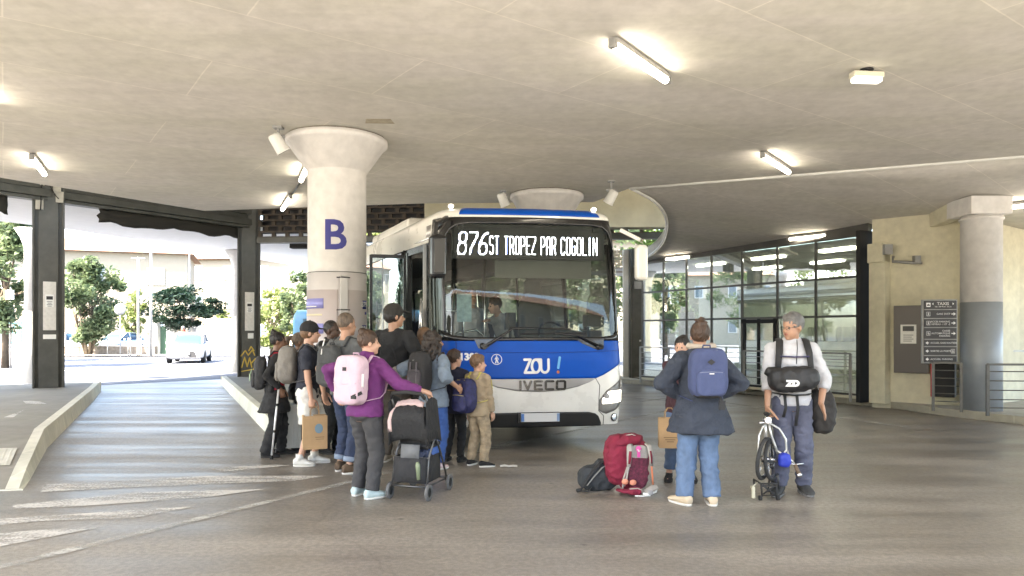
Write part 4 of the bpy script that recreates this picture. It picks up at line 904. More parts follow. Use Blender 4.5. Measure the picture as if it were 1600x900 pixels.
# sides: glazing, pillars, silver line, door
for sg in (-1, 1):
    y0 = 1.80 if sg < 0 else .45; ys = [y0]+[y0+(11.8-y0)*i/7 for i in range(1, 8)]
    if sg > 0: ys = [.45, 1.7]+[1.7+(10.1)*i/6 for i in range(1, 7)]
    for a, b in zip(ys[:-1], ys[1:]): panel(bus, 'side_window', MT['side_glass'], sg*sy(a+.03), sg*sy(b-.03), 1.27, 2.72, .0, ns=2, nz=2, solid=0)
    g = M()
    for a in ys: panel(bus, '', None, sg*sy(a-.04), sg*sy(a+.04), 1.25, 2.74, .002, ns=1, nz=2, mm=g)
    panel(bus, '', None, sg*sy(y0), sg*Send, 2.62, 2.75, .006, ns=2, nz=1, mm=g); g.build('window_pillars', MT['bus_black'], bus, solid=.02)
    panel(bus, 'cant_rail', MT['bus_grey'], sg*1.50, sg*Send, 2.82, 2.97, .006, ns=2, nz=1)
    g = M(); g.tube([SP(sg*1.5, 2.79, .012), SP(sg*Send, 2.79, .012)], .012, 6); g.build('rain_rail', MT['chrome'], bus)
    for yw in (2.75, 9.0):
        g = M(); g.lathe([(.30,.0),(.47,.02),(.48,.10),(.48,.26),(.45,.28)], (sg*1.26 if sg < 0 else .99, yw, .48), 32, axis='X'); wl = g.build('wheel', MT['black'], bus)
        g = M(); g.lathe([(.28,-.005),(.26,.03),(.12,.05),(.10,-.02),(.0,-.02)], (sg*1.262, yw, .48), 24, axis='X', caps=False); g.build('rim', MT['chrome'], wl)
        g = M(); g.lathe([(.56,0),(.56,.004)], (sg*1.282, yw, .48), 32, axis='X'); g.build('wheel_arch', MT['black'], bus)
g = M(); g.box((0, 6.3, .36), (2.3, 11.2, .10)); g.box((0,3,.26), (.5,.35,.2)); g.lathe([(.24,-.16),(.28,0),(.24,.16)], (.1, 2.75, .36), 16, axis='X'); g.build('underbody', MT['black'], bus)
m = M(); m.box((0, 6.5, .60), (2.44, 10.2, .03)); m.box((0, 1.05, .44), (2.4, .9, .04)); m.box((.62, 1.1, .72), (1.15, 1.3, .30)); m.build('floor', MT['bus_dark'], bus)
m = M(); m.box((0, 6.2, 2.86), (2.4, 11.4, .03)); [m.box((sx*1.02, 6.5, 2.72), (.36, 10, .22)) for sx in (-1, 1)]; m.build('ceiling_panel', mat('bus_ceiling', (.12,.12,.11), .7), bus)
# door leaves and entrance
def leaf(px_, py_, ang, w_):
    d_ = Vector((-math.cos(ang), -math.sin(ang), 0)); a = Vector((px_, py_, 0)); b = a+d_*w_; o = M()
    for q in (a, b): o.bar(q+Vector((0,0,.42)), q+Vector((0,0,2.66)), .05, .04, up=d_)
    for z in (.44, 2.64): o.bar(a+Vector((0,0,z)), b+Vector((0,0,z)), .04, .05)
    o = o.build('door', MT['bus_black'], bus, .005); g_ = M(); g_.bar(a+Vector((0,0,1.54)), b+Vector((0,0,1.54)), .008, 2.15); g_.build('door_pane', glass('door_glass', (.8,.84,.82), gloss=1.4, add=.02), o)
    g_ = M(); e = d_.cross(Vector((0,0,1)))*.06; g_.tube([a.lerp(b,.2)+e+Vector((0,0,.8)), a.lerp(b,.2)+e*1.3+Vector((0,0,1.3)), a.lerp(b,.8)+e*1.3+Vector((0,0,1.6)), a.lerp(b,.8)+e+Vector((0,0,2.0))], .014, 8); g_.build('handrail', MT['chrome'], o); return o
leaf(-1.30, 1.76, .0, .50); leaf(-1.29, .50, 1.15, .42)
m = M(); m.box((-1.22, .50, 1.55), (.06, .06, 2.3)); m.box((-1.22, 1.80, 1.55), (.08, .07, 2.3)); m.box((-1.2, 1.15, 2.70), (.10, 1.3, .10)); m.build('door_frame', MT['bus_black'], bus)
hr = M()
for pts in ([(-1.1,.62,.8),(-1.1,.62,1.75),(-1.02,.68,1.85),(-.8,.75,1.85),(-.74,.75,1.78),(-.74,.75,.75)], [(-1.05,1.72,.8),(-1.05,1.72,2.0),(-.9,1.7,2.1),(-.6,1.65,2.1)], [(-.15,1.5,.6),(-.15,1.5,2.8)], [(-.45,2.1,.6),(-.45,2.1,2.8)], [(.10,1.9,1.7),(.55,1.95,1.7),(1.1,1.95,1.7)], [(-1.0,.95,1.2),(-.75,.98,1.55),(-.45,1.05,1.6),(-.30,1.1,1.5),(-.30,1.1,.6)]): hr.tube(pts, .017, 8)
hr.build('handrail', MT['chrome'], bus)
# driver's place
ds = M(); ds.box((.68,1.30,1.20), (.52,.50,.14)); ds.build('driver_seat', mat('seat_fabric', (.10,.105,.10), .85, var=.2, bump=.3), bus, .04)
db = M(); db.loft([((.68,1.52,1.25),.24,.07,None), ((.68,1.55,1.5),.27,.08,None), ((.68,1.60,1.85),.26,.08,None), ((.68,1.64,2.05),.20,.07,None), ((.68,1.66,2.14),.13,.06,None), ((.68,1.67,2.30),.13,.06,None), ((.68,1.67,2.36),.09,.04,None)], e=.7); db.build('driver_backrest', mat('seat_fabric', (.10,.105,.10), .85, var=.2, bump=.3), bus)
da = M(); da.loft([((.15,.62,1.0),1.05,.34,None), ((.15,.62,1.38),1.04,.34,None), ((.15,.60,1.47),1.0,.28,None), ((.15,.60,1.49),.9,.2,None)], n=40, e=.45); da.ell((.70,.72,1.50), (.36,.22,.10)); da.build('dashboard', mat('dashboard', (.055,.055,.05), .7, var=.15, bump=.1), bus)
sw = M(); R_ = Matrix.Rotation(.9, 3, 'X'); sw.tube([R_ @ Vector((.22*math.cos(t_*PI/12), .22*math.sin(t_*PI/12), 0))+Vector((.68,.98,1.53)) for t_ in range(25)], .016, 8); sw.tube([(.68,.98,1.53), (.68,.85,1.3)], .03, 8); sw.bar((.47,.98,1.53), (.89,.98,1.53), .03,.02); sw.build('steering_wheel', MT['black'], bus)
tk = M(); tk.box((.10, 1.15, 1.72), (.12,.14,.24)); tk.tube([(.10,1.15,1.0), (.10,1.15,1.6)], .02); tk.box((1.02,.55,1.72), (.2,.14,.16)); tk.box((1.05,.6,1.5), (.22,.14,.18)); tk.build('ticket_machine', MT['bus_dark'], bus, .015)
M().box((-.72, 1.9, 1.3), (.55,.03,1.2)).build('screen_partition', mat('partition_grey', (.16,.16,.16), .5), bus, .01)
M().box((-.86, .36, 1.88), (.20,.004,.36)).build('route_sheet', mat('pale_blue_sheet', (.35,.48,.55), .5, var=.3, vs_=16), bus)
seat0 = None
for k in range(7):
    for x in (-.95, -.50, .50, .95):
        if seat0 is None:
            g = M(); g.box((0,0,.42), (.42,.42,.10)); g.box((0,.22,.80), (.42,.09,.72)); seat0 = g.build('seat', mat('passenger_seat_fabric', (.05,.06,.09), .85, var=.2), bus, .03); o = seat0
        else: o = seat0.copy(); COL.objects.link(o); o.parent = bus
        o.location = (x, 3.0+k*1.15, .60)
# small litter on the ground by the bus
m = M(); q = G(795, 729); 
m.grid(lambda u_, v_: q+Vector((u_*.1, v_*.06, .006+.02*abs(noise.noise(Vector((u_*3, v_*3, 1)))))), [-1,-.5,0,.5,1], [-1,-.3,.4,1]); tag(m.build('paper_scrap', MT['white']), 'crumpled scrap of white paper on the ground right of the boy', 'litter')
# front face set on its slight skew to the body, windscreen part stretched to true height
def skew(o):
    for ch in o.children_recursive:
        if ch.type != 'MESH' or ch.get('done') or ch.name.startswith('seat'): continue
        for v_ in ch.data.vertices:
            c_ = v_.co; t_ = max(0, min(1, (3.0-c_.y)/2.4)); t_ = t_*t_*(3-2*t_)
            if c_.z > 1.47: c_.z += .045*(c_.z-1.47)
            c_.y -= .27*c_.x*t_; c_.x *= 1-.05*t_
skew(bus)
# ================================================================== BEYOND THE SHELTER
def leaf_mat(name, c1, c2):
    m, N, L, p = node_mat(name); tc = N.new('ShaderNodeTexCoord'); a = noise_n(N, L, tc.outputs['Object'], 1.3, 4); r = ramp(N, [(.35, c1), (.65, c2)])
    L.new(a.outputs['Fac'], r.inputs[0]); L.new(r.outputs[0], p.inputs['Base Color']); p.inputs['Roughness'].default_value = .6
    t = N.new('ShaderNodeBsdfTranslucent'); L.new(r.outputs[0], t.inputs[0]); mx = N.new('ShaderNodeMixShader'); mx.inputs[0].default_value = .35
    L.new(p.outputs[0], mx.inputs[1]); L.new(t.outputs[0], mx.inputs[2]); L.new(mx.outputs[0], N['Material Output'].inputs[0]); return m
LM = {'dark': leaf_mat('cedar_needles', (.006,.020,.012), (.016,.042,.022)), 'mid': leaf_mat('green_leaves', (.030,.062,.012), (.085,.14,.035)),
      'light': leaf_mat('yellow_green_leaves', (.09,.13,.03), (.28,.32,.12)), 'olive': leaf_mat('olive_leaves', (.05,.085,.038), (.19,.24,.12))}
BARK = mat('bark', (.10,.075,.05), .9, var=.3, vs_=6, bump=.4, bs=20)
def leaves(mm, rnd, clumps, n, ls, dens=.9):
    for k in range(n):
        c, r_ = clumps[rnd.randrange(len(clumps))]; d = Vector((rnd.gauss(0,1), rnd.gauss(0,1), rnd.gauss(0,1))).normalized()*(rnd.random()**.45)
        p = Vector((c[0]+d.x*r_[0], c[1]+d.y*r_[1], c[2]+d.z*r_[2])); a = Vector((rnd.gauss(0,1), rnd.gauss(0,1), rnd.gauss(0,.7))).normalized(); b = a.cross(Vector((rnd.random(), rnd.random(), rnd.random()+.3))).normalized()
        s_ = ls*(.6+.8*rnd.random()); mm.add([p-a*s_, p-b*s_*.45, p+a*s_, p+b*s_*.45], [(0,1,2,3)])
def tree(name, label, x, y, z0, z1, rx, kind, n=3500, ls=.14, seed=1, trunk_r=.16, stems=1, zc=None, group=None, flat=.75):
    rnd = random.Random(seed); r = thing(name, label, 'tree', (x, y, 0), 0, group); zc0 = z0; H_ = z1-z0; cl = []
    for k in range(34):
        t_ = rnd.random(); a = rnd.random()*2*PI; q = math.sin(PI*(.10+.8*t_))*rx*.88*rnd.random()**.4; s0 = rnd.uniform(.16, .36); cl.append(((q*math.cos(a), q*math.sin(a), z0+H_*(.08+.86*t_)), (rx*s0, rx*s0, (H_*.12*flat+rx*.07)*s0/.3)))
    m = M(); leaves(m, rnd, cl, n, ls); m.build('crown', LM[kind], r, fixn=False)
    t = M()
    for s_ in range(stems):
        a = 2*PI*s_/max(1, stems)+.4; sp = .12*rx if stems > 1 else 0; base = Vector((math.cos(a)*sp*.4, math.sin(a)*sp*.4, 0)); topp = Vector((math.cos(a)*sp*3, math.sin(a)*sp*3, z0+H_*.45))
        t.tube([base, base.lerp(topp, .5)+Vector((rnd.gauss(0,.06), 0, 0)), topp], [trunk_r, trunk_r*.75, trunk_r*.4], 8)
        for k in range(11):
            c = cl[rnd.randrange(len(cl))][0]; f = topp.lerp(base, .45*rnd.random()); t.tube([f, f.lerp(Vector(c), .5)+Vector((0,0,-.1)), c], [trunk_r*.35, trunk_r*.22, trunk_r*.08], 5)
    t.build('trunk', BARK, r); return r
def tp(name, label, px, d, y0, y1, wpx, kind, **k):
    tree(name, label, (px-800)/FOC*d, d, EYE+(HORZ-y1)*d/FOC, EYE+(HORZ-y0)*d/FOC, wpx*d/FOC/2, kind, **k)
tp('broadleaf_tree', 'tall bright tree behind the green fence at far left', 8, 31, 290, 520, 130, 'olive', seed=3, n=9000, ls=.16)
tp('broadleaf_tree', 'leafy tree at far left edge, behind the sign pole', -60, 36, 240, 500, 150, 'olive', seed=4, n=6000, ls=.17)
tp('round_shrub_tree', 'rounded many-stemmed green tree just right of the left steel post', 138, 46, 405, 538, 118, 'olive', seed=5, n=9500, ls=.15, stems=6, trunk_r=.09)
tp('cedar_tree', 'dark green spreading cedar over the gate behind the white car', 287, 48, 448, 515, 124, 'dark', seed=6, n=8500, ls=.13, flat=.5)
tp('broadleaf_tree', 'pale young tree between the lamp pole and the round shrub tree', 210, 56, 450, 530, 44, 'light', seed=7, n=2500, ls=.14)
tp('low_shrub', 'low green shrub above the far garden wall right of the cedar', 352, 60, 485, 508, 32, 'light', seed=8, n=900, ls=.14)
tp('broadleaf_tree', 'hazy green tree between the graffiti post and the B column', 425, 50, 440, 545, 80, 'light', seed=9, n=4000, ls=.16)
tp('broadleaf_tree', 'taller tree close to the left of the B column', 466, 44, 425, 540, 60, 'olive', seed=10, n=3500, ls=.14)
tp('flowering_tree', 'yellow flowering tree seen between the B column and the bus door', 590, 27.5, 352, 505, 90, 'light', seed=11, n=8000, ls=.12)
tp('broadleaf_tree', 'green tree behind the open bus door', 650, 33, 340, 500, 90, 'mid', seed=12, n=6500, ls=.15)
for i, (x, y, h, rx, k, lab) in enumerate(((-2, 33, 8, 3.0, 'mid', 'green tree seen through the bus windscreen on the left'), (3.5, 34, 8.5, 3.2, 'olive', 'grey green tree seen through the middle of the bus windscreen'), (8.5, 36, 8, 3.0, 'mid', 'green tree seen through the bus beside the driver seat'), (-.5, 44, 11, 3.6, 'mid', 'taller tree rising behind those in the windscreen'),
       (-27, 17, 8, 3.4, 'mid', 'nearest street tree just off the left edge'), (-35, 22, 9, 3.8, 'light', 'pale street tree off the left edge'), (-33, 9, 8.5, 3.5, 'olive', 'grey green street tree off the left edge'), (-44, 31, 11, 4.4, 'mid', 'tall street tree far off the left edge'))):
    tree('broadleaf_tree', lab, x, y, 1.6, h, rx, k, n=5000, ls=.17, seed=30+i, group='trees round the station')
STW = mat('sunlit_render', (.27,.235,.18), .8, var=.06); ROOF = mat('roof_tiles', (.26,.15,.10), .8, var=.2, bump=.3); GLZ = mat('far_glass', (.12,.15,.18), .2)
def house(name, label, x, y, wd, dp, h, rz, rows, cols, col=None, hip=1.6):
    r = thing(name, label, 'building', (x, y, 0), rz); wm = col or STW
    M().box((0, dp/2, h/2), (wd, dp, h)).build('wall', wm, r)
    m = M(); o_ = .6; m.add([(-wd/2-o_,-o_,h), (wd/2+o_,-o_,h), (wd/2+o_,dp+o_,h), (-wd/2-o_,dp+o_,h), (-wd/2+dp*.4,dp/2,h+hip), (wd/2-dp*.4,dp/2,h+hip)], [(0,1,5,4), (1,2,5), (2,3,4,5), (3,0,4), (3,2,1,0)]); m.build('roof', ROOF, r, solid=.15)
    for i in range(rows):
        for j in range(cols):
            wx = -wd/2+wd*(j+.5)/cols; wz_ = h*(i+.5)/rows+.1; o = M().box((wx, -.03, wz_), (1.0, .10, 1.5)).build('window', mat('pale_frame', (.6,.6,.58), .6) if 'pf' not in MT else MT['pf'], r)
            M().box((wx, -.09, wz_), (.84, .02, 1.34)).build('pane', GLZ, o)
            M().box((wx-.75, -.06, wz_), (.45, .05, 1.5)).build('shutter', MT['shut'], r)
MT['pf'] = mat('pale_window_frame', (.62,.62,.6), .6); MT['shut'] = mat('faded_shutter', (.50,.42,.32), .7)
house('house', 'pale two storey villa with sloping tiled roof behind the round tree', -36.0, 62, 14, 9, 8.6, .35, 2, 3)
house('house', 'cream apartment house behind the cedar and the lamp pole', -29, 78, 15, 10, 9.6, -.1, 3, 4)
house('apartment_building', 'white apartment block far off between graffiti post and B column', -30.5, 96, 14, 12, 11.0, .05, 4, 4, mat('white_render', (.32,.32,.32), .8))
house('house', 'pale house off to the left behind the street trees', -62, 40, 16, 9, 8.5, 1.1, 2, 4)
house('house', 'long pale building behind the trees seen through the bus', 4, 58, 30, 10, 9, 0, 3, 8)
# garden walls, fence, gate pillars
stone = mat('rubble_stone', (.24,.2,.16), .9, var=.4, vs_=5, bump=.8, bs=6)
def wallp(name, label, cat, px0, px1, d, y0, y1, th, m_, cap_=True, grp=None):
    a = W(px0, HORZ, d); b = W(px1, HORZ, d); z0 = 0; z1 = EYE+(HORZ-y0)*d/FOC; r = thing(name, label, cat, (a.x, a.y, 0), 0, grp); L_ = b.x-a.x
    M().box((L_/2, 0, z1/2), (L_, th, z1)).build('wall', m_, r)
    if cap_: M().box((L_/2, 0, z1+.04), (L_+.1, th+.1, .08)).build('coping', MT['plaster'], r)
wallp('garden_wall', 'low rubble stone wall between the left post and the gate', 'wall', 90, 244, 47, 541, 0, .4, stone)
wallp('garden_wall', 'white low wall under the green fence at far left', 'wall', -120, 40, 34, 541, 0, .3, MT['plaster'])
wallp('garden_wall', 'white garden wall right of the gate behind the white car', 'wall', 322, 372, 52, 500, 0, .3, MT['plaster'])
def pillar(px, d, ytop, wpx, lab):
    p = W(px, HORZ, d); h = EYE+(HORZ-ytop)*d/FOC; w_ = wpx*d/FOC; r = thing('gate_pillar', lab, 'pillar', (p.x, p.y, 0)); M().box((0,0,h/2), (w_,w_,h)).build('shaft', MT['plaster'], r); m = M(); m.box((0,0,h+.05), (w_*1.3,w_*1.3,.14)); m.box((0,0,h+.2), (w_*1.05,w_*1.05,.16), None, 0, .3); m.build('cap', MT['plaster'], r)
pillar(243, 48, 502, 11, 'white gate pillar left of the green gate leaf'); pillar(269, 48, 505, 12, 'white gate pillar right of the green gate leaf'); pillar(305, 50, 508, 8, 'white pillar behind the roof of the white car')
p = W(256, HORZ, 48.2); m = M(); [m.box((p.x-.35+i*.1, p.y, 1.0), (.06,.04,1.9)) for i in range(8)]; m.box((p.x, p.y, 1.9), (.85,.05,.08)); m.box((p.x, p.y, .3), (.85,.05,.08)); m.box((p.x, p.y+.04, 1.0), (.8,.02,1.8)); tag(m.build('gate', mat('green_gate', (.10,.19,.13), .6, var=.1)), 'dark green metal gate between two white pillars', 'gate')
r = thing('metal_fence', 'blue green railing fence on the low wall at far left', 'fence'); a = W(-120, HORZ, 34); b = W(40, HORZ, 34); z0 = EYE+(HORZ-541)*34/FOC+.1; z1 = EYE+(HORZ-502)*34/FOC; m = M(); n = 48
for i in range(n+1): x = a.x+(b.x-a.x)*i/n; m.box((x, 34, (z0+z1)/2), (.035,.035,z1-z0))
m.build('bars', mat('teal_fence_paint', (.05,.16,.17), .5), r); m = M(); [m.box(((a.x+b.x)/2, 34, z), (b.x-a.x,.05,.05)) for z in (z0+.08, z1-.1)]; m.build('rails', mat('teal_rail_paint', (.05,.16,.17), .5), r)
# poles and street signs
def pole(name, lab, cat, px, d, ytop, r0=.07, arm=None):
    p = W(px, HORZ, d); h = EYE+(HORZ-ytop)*d/FOC; r = thing(name, lab, cat, (p.x, p.y, 0)); M().tube([(0,0,0), (0,0,h)], [r0, r0*.65], 10).build('pole', MT['steel_lt'], r)
    if arm: M().tube([(0,0,h-.05), (arm*.4,0,h+.2), (arm,0,h+.28)], .035, 8).build('arm', MT['steel_lt'], r); M().box((arm+.3,0,h+.27), (.7,.22,.12)).build('lamp_head', MT['steel_lt'], r, .03)
    return r
pole('street_lamp', 'tall street lamp with a short arm left of the cedar', 'street lamp', 236, 45, 391, .10, 1.0)
r_ = pole('utility_pole', 'plain grey pole with a short crossbar left of the street lamp', 'pole', 216, 45.5, 402, .10); M().box((0,0,6.3), (.9,.06,.05)).build('crossbar', MT['steel_lt'], r_)
pole('utility_pole', 'thin pole rising above the cedar', 'pole', 296, 58, 392, .07)
r_ = pole('road_sign', 'round road sign seen from behind, on a thin pole by the stone wall', 'road sign', 188, 40, 478, .035); M().lathe([(.0,0),(.32,0),(.32,.02),(.0,.02)], (0,-.05,2.85), 28, axis='Y', caps=False).build('disc', mat('sign_back', (.42,.41,.38), .5, .3), r_)
r_ = pole('road_sign', 'small square sign on a thin pole at far left', 'road sign', 17, 31, 448, .04); M().box((0,-.06,3.2), (.38,.03,.42)).build('plate', MT['white'], r_, .01); M().box((.08,-.06,2.4), (.25,.03,.7)).build('plate', mat('sign_grey', (.4,.4,.4), .5), r_, .01)
for px, d in ((168, 46), (200.5, 45), (204, 45), (221, 46), (110.5, 46.4)):
    p = W(px, HORZ, d); r_ = thing('bollard', 'dark steel bollard along the kerb before the stone wall', 'bollard', (p.x, p.y, 0), 0, 'bollards along the stone wall'); M().tube([(0,0,0),(0,0,1.15)], .035, 8).build('shaft', MT['steel_lt'], r_); M().ell((0,0,1.17), .05).build('knob', MT['steel_lt'], r_)
p = W(132, HORZ, 46); r_ = thing('litter_bin', 'grey blue litter bin hung before the stone wall', 'bin', (p.x, p.y, 0)); M().lathe([(.26,.95),(.30,1.5),(.32,1.52),(.2,1.6)], n=20).build('bucket', mat('bin_grey', (.22,.27,.33), .5), r_); M().tube([(.4,0,0),(.4,0,1.4)], .03).build('post', MT['steel_lt'], r_)
# cars
def car(label, x, y, rz, paint, L=4.2, Wd=1.78, Hh=1.5, group=None, det=True):
    r = thing('parked_car' if 'parked' in label else 'car', label, 'car', (x, y, 0), rz, group); hw = Wd/2
    # stations from nose (-Y) to tail: y, z floor, z belt, half width
    st = [(-L/2, .30, .62, .80), (-L/2+.06, .24, .72, .88), (-L/2+.35, .20, .86, .96), (-L/2+.95, .20, .95, 1.0), (-.4, .20, .98, 1.0), (L/2-.9, .20, 1.02, 1.0), (L/2-.25, .24, 1.02, .95), (L/2-.04, .30, .92, .87), (L/2, .36, .80, .80)]
    R_ = Matrix.Rotation(PI/2, 3, 'X'); m = M(); rings = []
    for yy, z0, z1, f in st: rings.append((Vector((0, yy, (z0+z1)/2)), hw*f, (z1-z0)/2, R_))
    m.loft(rings, 0, 28, .42); m.build('body', paint, r)
    gh = [(-L/2+1.0, .93, .96, .86), (-L/2+1.5, .93, 1.30, .80), (-L/2+1.95, .93, Hh-.03, .74), (0, .93, Hh, .73), (L/2-1.0, .93, Hh-.03, .72), (L/2-.45, .95, 1.30, .76), (L/2-.2, .95, 1.0, .80)]
    m = M(); m.loft([(Vector((0, yy, (z0+z1)/2)), hw*f, (z1-z0)/2, R_) for yy, z0, z1, f in gh], 0, 28, .45); m.build('windows', mat('car_glass', (.03,.07,.12), .25, spec=.3), r)
    m = M(); m.loft([(Vector((0, yy, z)), hw*f, .03, R_) for yy, z, f in ((-L/2+1.9, Hh-.05, .60), (-L/2+2.0, Hh-.01, .68), (0, Hh+.015, .68), (L/2-1.0, Hh-.01, .66), (L/2-.8, Hh-.06, .6))], 0, 20, .5); m.build('roof', paint, r)
    for sx in (-1, 1):
        m = M(); m.bar((sx*hw*.80, -L/2+1.05, .98), (sx*hw*.68, -L/2+1.95, Hh-.02), .07, .05); m.bar((sx*hw*.68, L/2-1.0, Hh-.02), (sx*hw*.78, L/2-.25, 1.0), .08, .10); m.bar((sx*hw*.80, .2, .98), (sx*hw*.71, .2, Hh-.02), .05, .08); m.build('roof_pillar', paint, r)
        for yy in (-L/2+.82, L/2-.80):
            m = M(); m.lathe([(.22,-.11),(.31,-.10),(.33,-.04),(.33,.08),(.30,.11)], (sx*(hw-.10), yy, .33), 24, axis='X'); w_ = m.build('wheel', MT['black'], r); m = M(); m.lathe([(.21,-.02 if sx > 0 else .02),(.05,0),(.0,0)], (sx*(hw+.005), yy, .33), 12, axis='X', caps=False); m.build('rim', MT['chrome'], w_)
        m = M(); m.box((sx*.66, -L/2+.10, .72), (.34,.12,.12), Matrix.Rotation(-sx*.35, 3, 'Z')); m.build('headlight', mat('car_lamp', (.75,.75,.75), .15), r, .03)
        m = M(); m.box((sx*(hw+.07), -L/2+1.35, 1.02), (.16,.12,.13)); m.build('side_mirror', paint, r, .03)
    m = M(); m.add([(-.55,-L/2-.01,.30), (.55,-L/2-.01,.30), (.66,-L/2+.03,.44), (.40,-L/2-.02,.62), (-.40,-L/2-.02,.62), (-.66,-L/2+.03,.44)], [tuple(range(6))]); m.build('grille', mat('grille_grey', (.03,.03,.032), .6), r, solid=.03)
    m = M(); m.box((0,-L/2-.04,.50), (.50,.02,.11)); m.build('number_plate', MT['white'], r)
    return r
WP = mat('car_white', (.46,.46,.47), .35); BP = mat('car_pale_blue', (.35,.45,.55), .25, coat=.5)
p = G(283, 567); car('white small SUV driving in towards the lanes', p.x, p.y+1.0, .30, WP)
p = W(188, HORZ, 55); car('pale blue parked car behind the stone wall', p.x, p.y, -.15, BP)
p = W(106, HORZ, 52); car('white parked hatchback partly hidden by the left steel post', p.x, p.y, 2.2, WP)
p = W(334, HORZ, 66); car('small white parked car far off right of the white SUV', p.x, p.y, .5, WP)
# blue and white minibus behind the column
r = thing('minibus', 'parked blue and white minibus behind the B column', 'minibus', (-5.9, 30.5, 0), .04); MT['mb'] = mat('minibus_blue', (.10,.30,.48), .35, var=.08)
R_ = Matrix.Rotation(PI/2, 3, 'Y'); m = M(); m.loft([((-3.2,0,1.32), 1.02, .95, R_), ((-3.1,0,1.38), 1.12, 1.0, R_), ((2.4,0,1.38), 1.12, 1.0, R_), ((3.0,0,1.15), .9, .98, R_), ((3.2,0,.9), .6, .9, R_)], 0, 32, .35); m.build('body', MT['mb'], r)
m = M(); [m.box((x,-1.01,1.85), (.95,.03,.55)) for x in (-2.3,-1.2,-.1,1.0,2.0)]; m.build('windows', mat('minibus_glass', (.12,.2,.26), .1), r, .03)
g = ([], []); addr(g, ribbon([(-.9,.5),(-.5,1.3),(.1,1.9),(.6,2.3)], .30)); addr(g, ribbon([(.9,.5),(1.5,1.2),(2.3,1.5)], .22)); m = M(); m.add([(q.x, -1.03, q.y) for q in g[0]], g[1]); m.build('white_swoosh', MT['white'], r, fixn=False)
for x in (-2.1, 2.0): m = M(); m.lathe([(.2,-.1),(.36,-.1),(.37,.1),(.3,.12)], (x,-.9,.37), 24, axis='Y'); m.build('wheel', MT['black'], r)

# unseen building and tree row added behind the viewer to darken the windscreen reflection
house('apartment_building', 'long brown fronted building added behind the viewer to darken the windscreen reflection', 2, -32, 60, 10, 10.5, PI, 3, 16, mat('brown_render', (.34,.31,.27), .8, var=.1))
for i, x in enumerate((-9, -2.5, 4.5, 11)): tree('broadleaf_tree', ('first','second','third','fourth')[i]+' clipped tree from the west in the row added behind the viewer to darken the windscreen reflection', x*1.6, -27, 1.0, 6.4, 3.4, 'mid', n=2500, ls=.2, seed=60+i, group='trees added behind the viewer')
# ================================================================== PEOPLE
SKIN = {k: mat('skin_'+k, c, .5, var=.08, vs_=8) for k, c in (('fair', (.52,.30,.21)), ('tan', (.40,.22,.14)), ('brown', (.17,.085,.05)), ('dark', (.07,.036,.022)))}
HAIR = {k: mat('hair_'+k, c, .55, var=.45, vs_=30, bump=.6, bs=70, sc=(1,1,.35)) for k, c in (('black', (.012,.009,.008)), ('brown', (.055,.028,.015)), ('darkbrown', (.026,.016,.011)), ('lightbrown', (.17,.095,.05)), ('grey', (.13,.125,.12)), ('greybrown', (.12,.085,.06)), ('blond', (.25,.16,.08)))}
EYE_M = mat('eye_dark', (.015,.012,.010), .2); LIP = mat('lips', (.36,.13,.10), .45)
def cloth(name, c, var=.16, rough=.85, sc=(1,1,.8), vs_=11, bump=.75, bs=16): return mat(name, c, rough, var=var, vs_=vs_, bump=bump, bs=bs, sc=sc)
def ik(a, b, l1, l2, hint):
    d = b-a; L_ = min(d.length, .999*(l1+l2)); u_ = d.normalized(); pr = (l1*l1-l2*l2+L_*L_)/(2*L_); hg = math.sqrt(max(0, l1*l1-pr*pr)); hint = Vector(hint); pp = (hint-u_*hint.dot(u_)).normalized()
    return a+u_*pr+pp*hg, a+u_*L_
TM = [(.455,.062,.050,0), (.49,.092,.066,-.004), (.53,.093,.064,-.003), (.60,.083,.056,.002), (.66,.086,.060,.004), (.72,.097,.066,.004), (.77,.104,.061,0), (.80,.098,.051,-.004), (.822,.064,.041,-.006), (.845,.036,.034,-.004)]
TF = [(.455,.064,.052,0), (.49,.099,.070,-.006), (.53,.095,.066,-.005), (.60,.072,.052,.002), (.66,.076,.060,.006), (.72,.088,.068,.008), (.77,.093,.058,.002), (.80,.088,.047,-.003), (.822,.056,.037,-.006), (.845,.032,.031,-.004)]
class Frame: pass
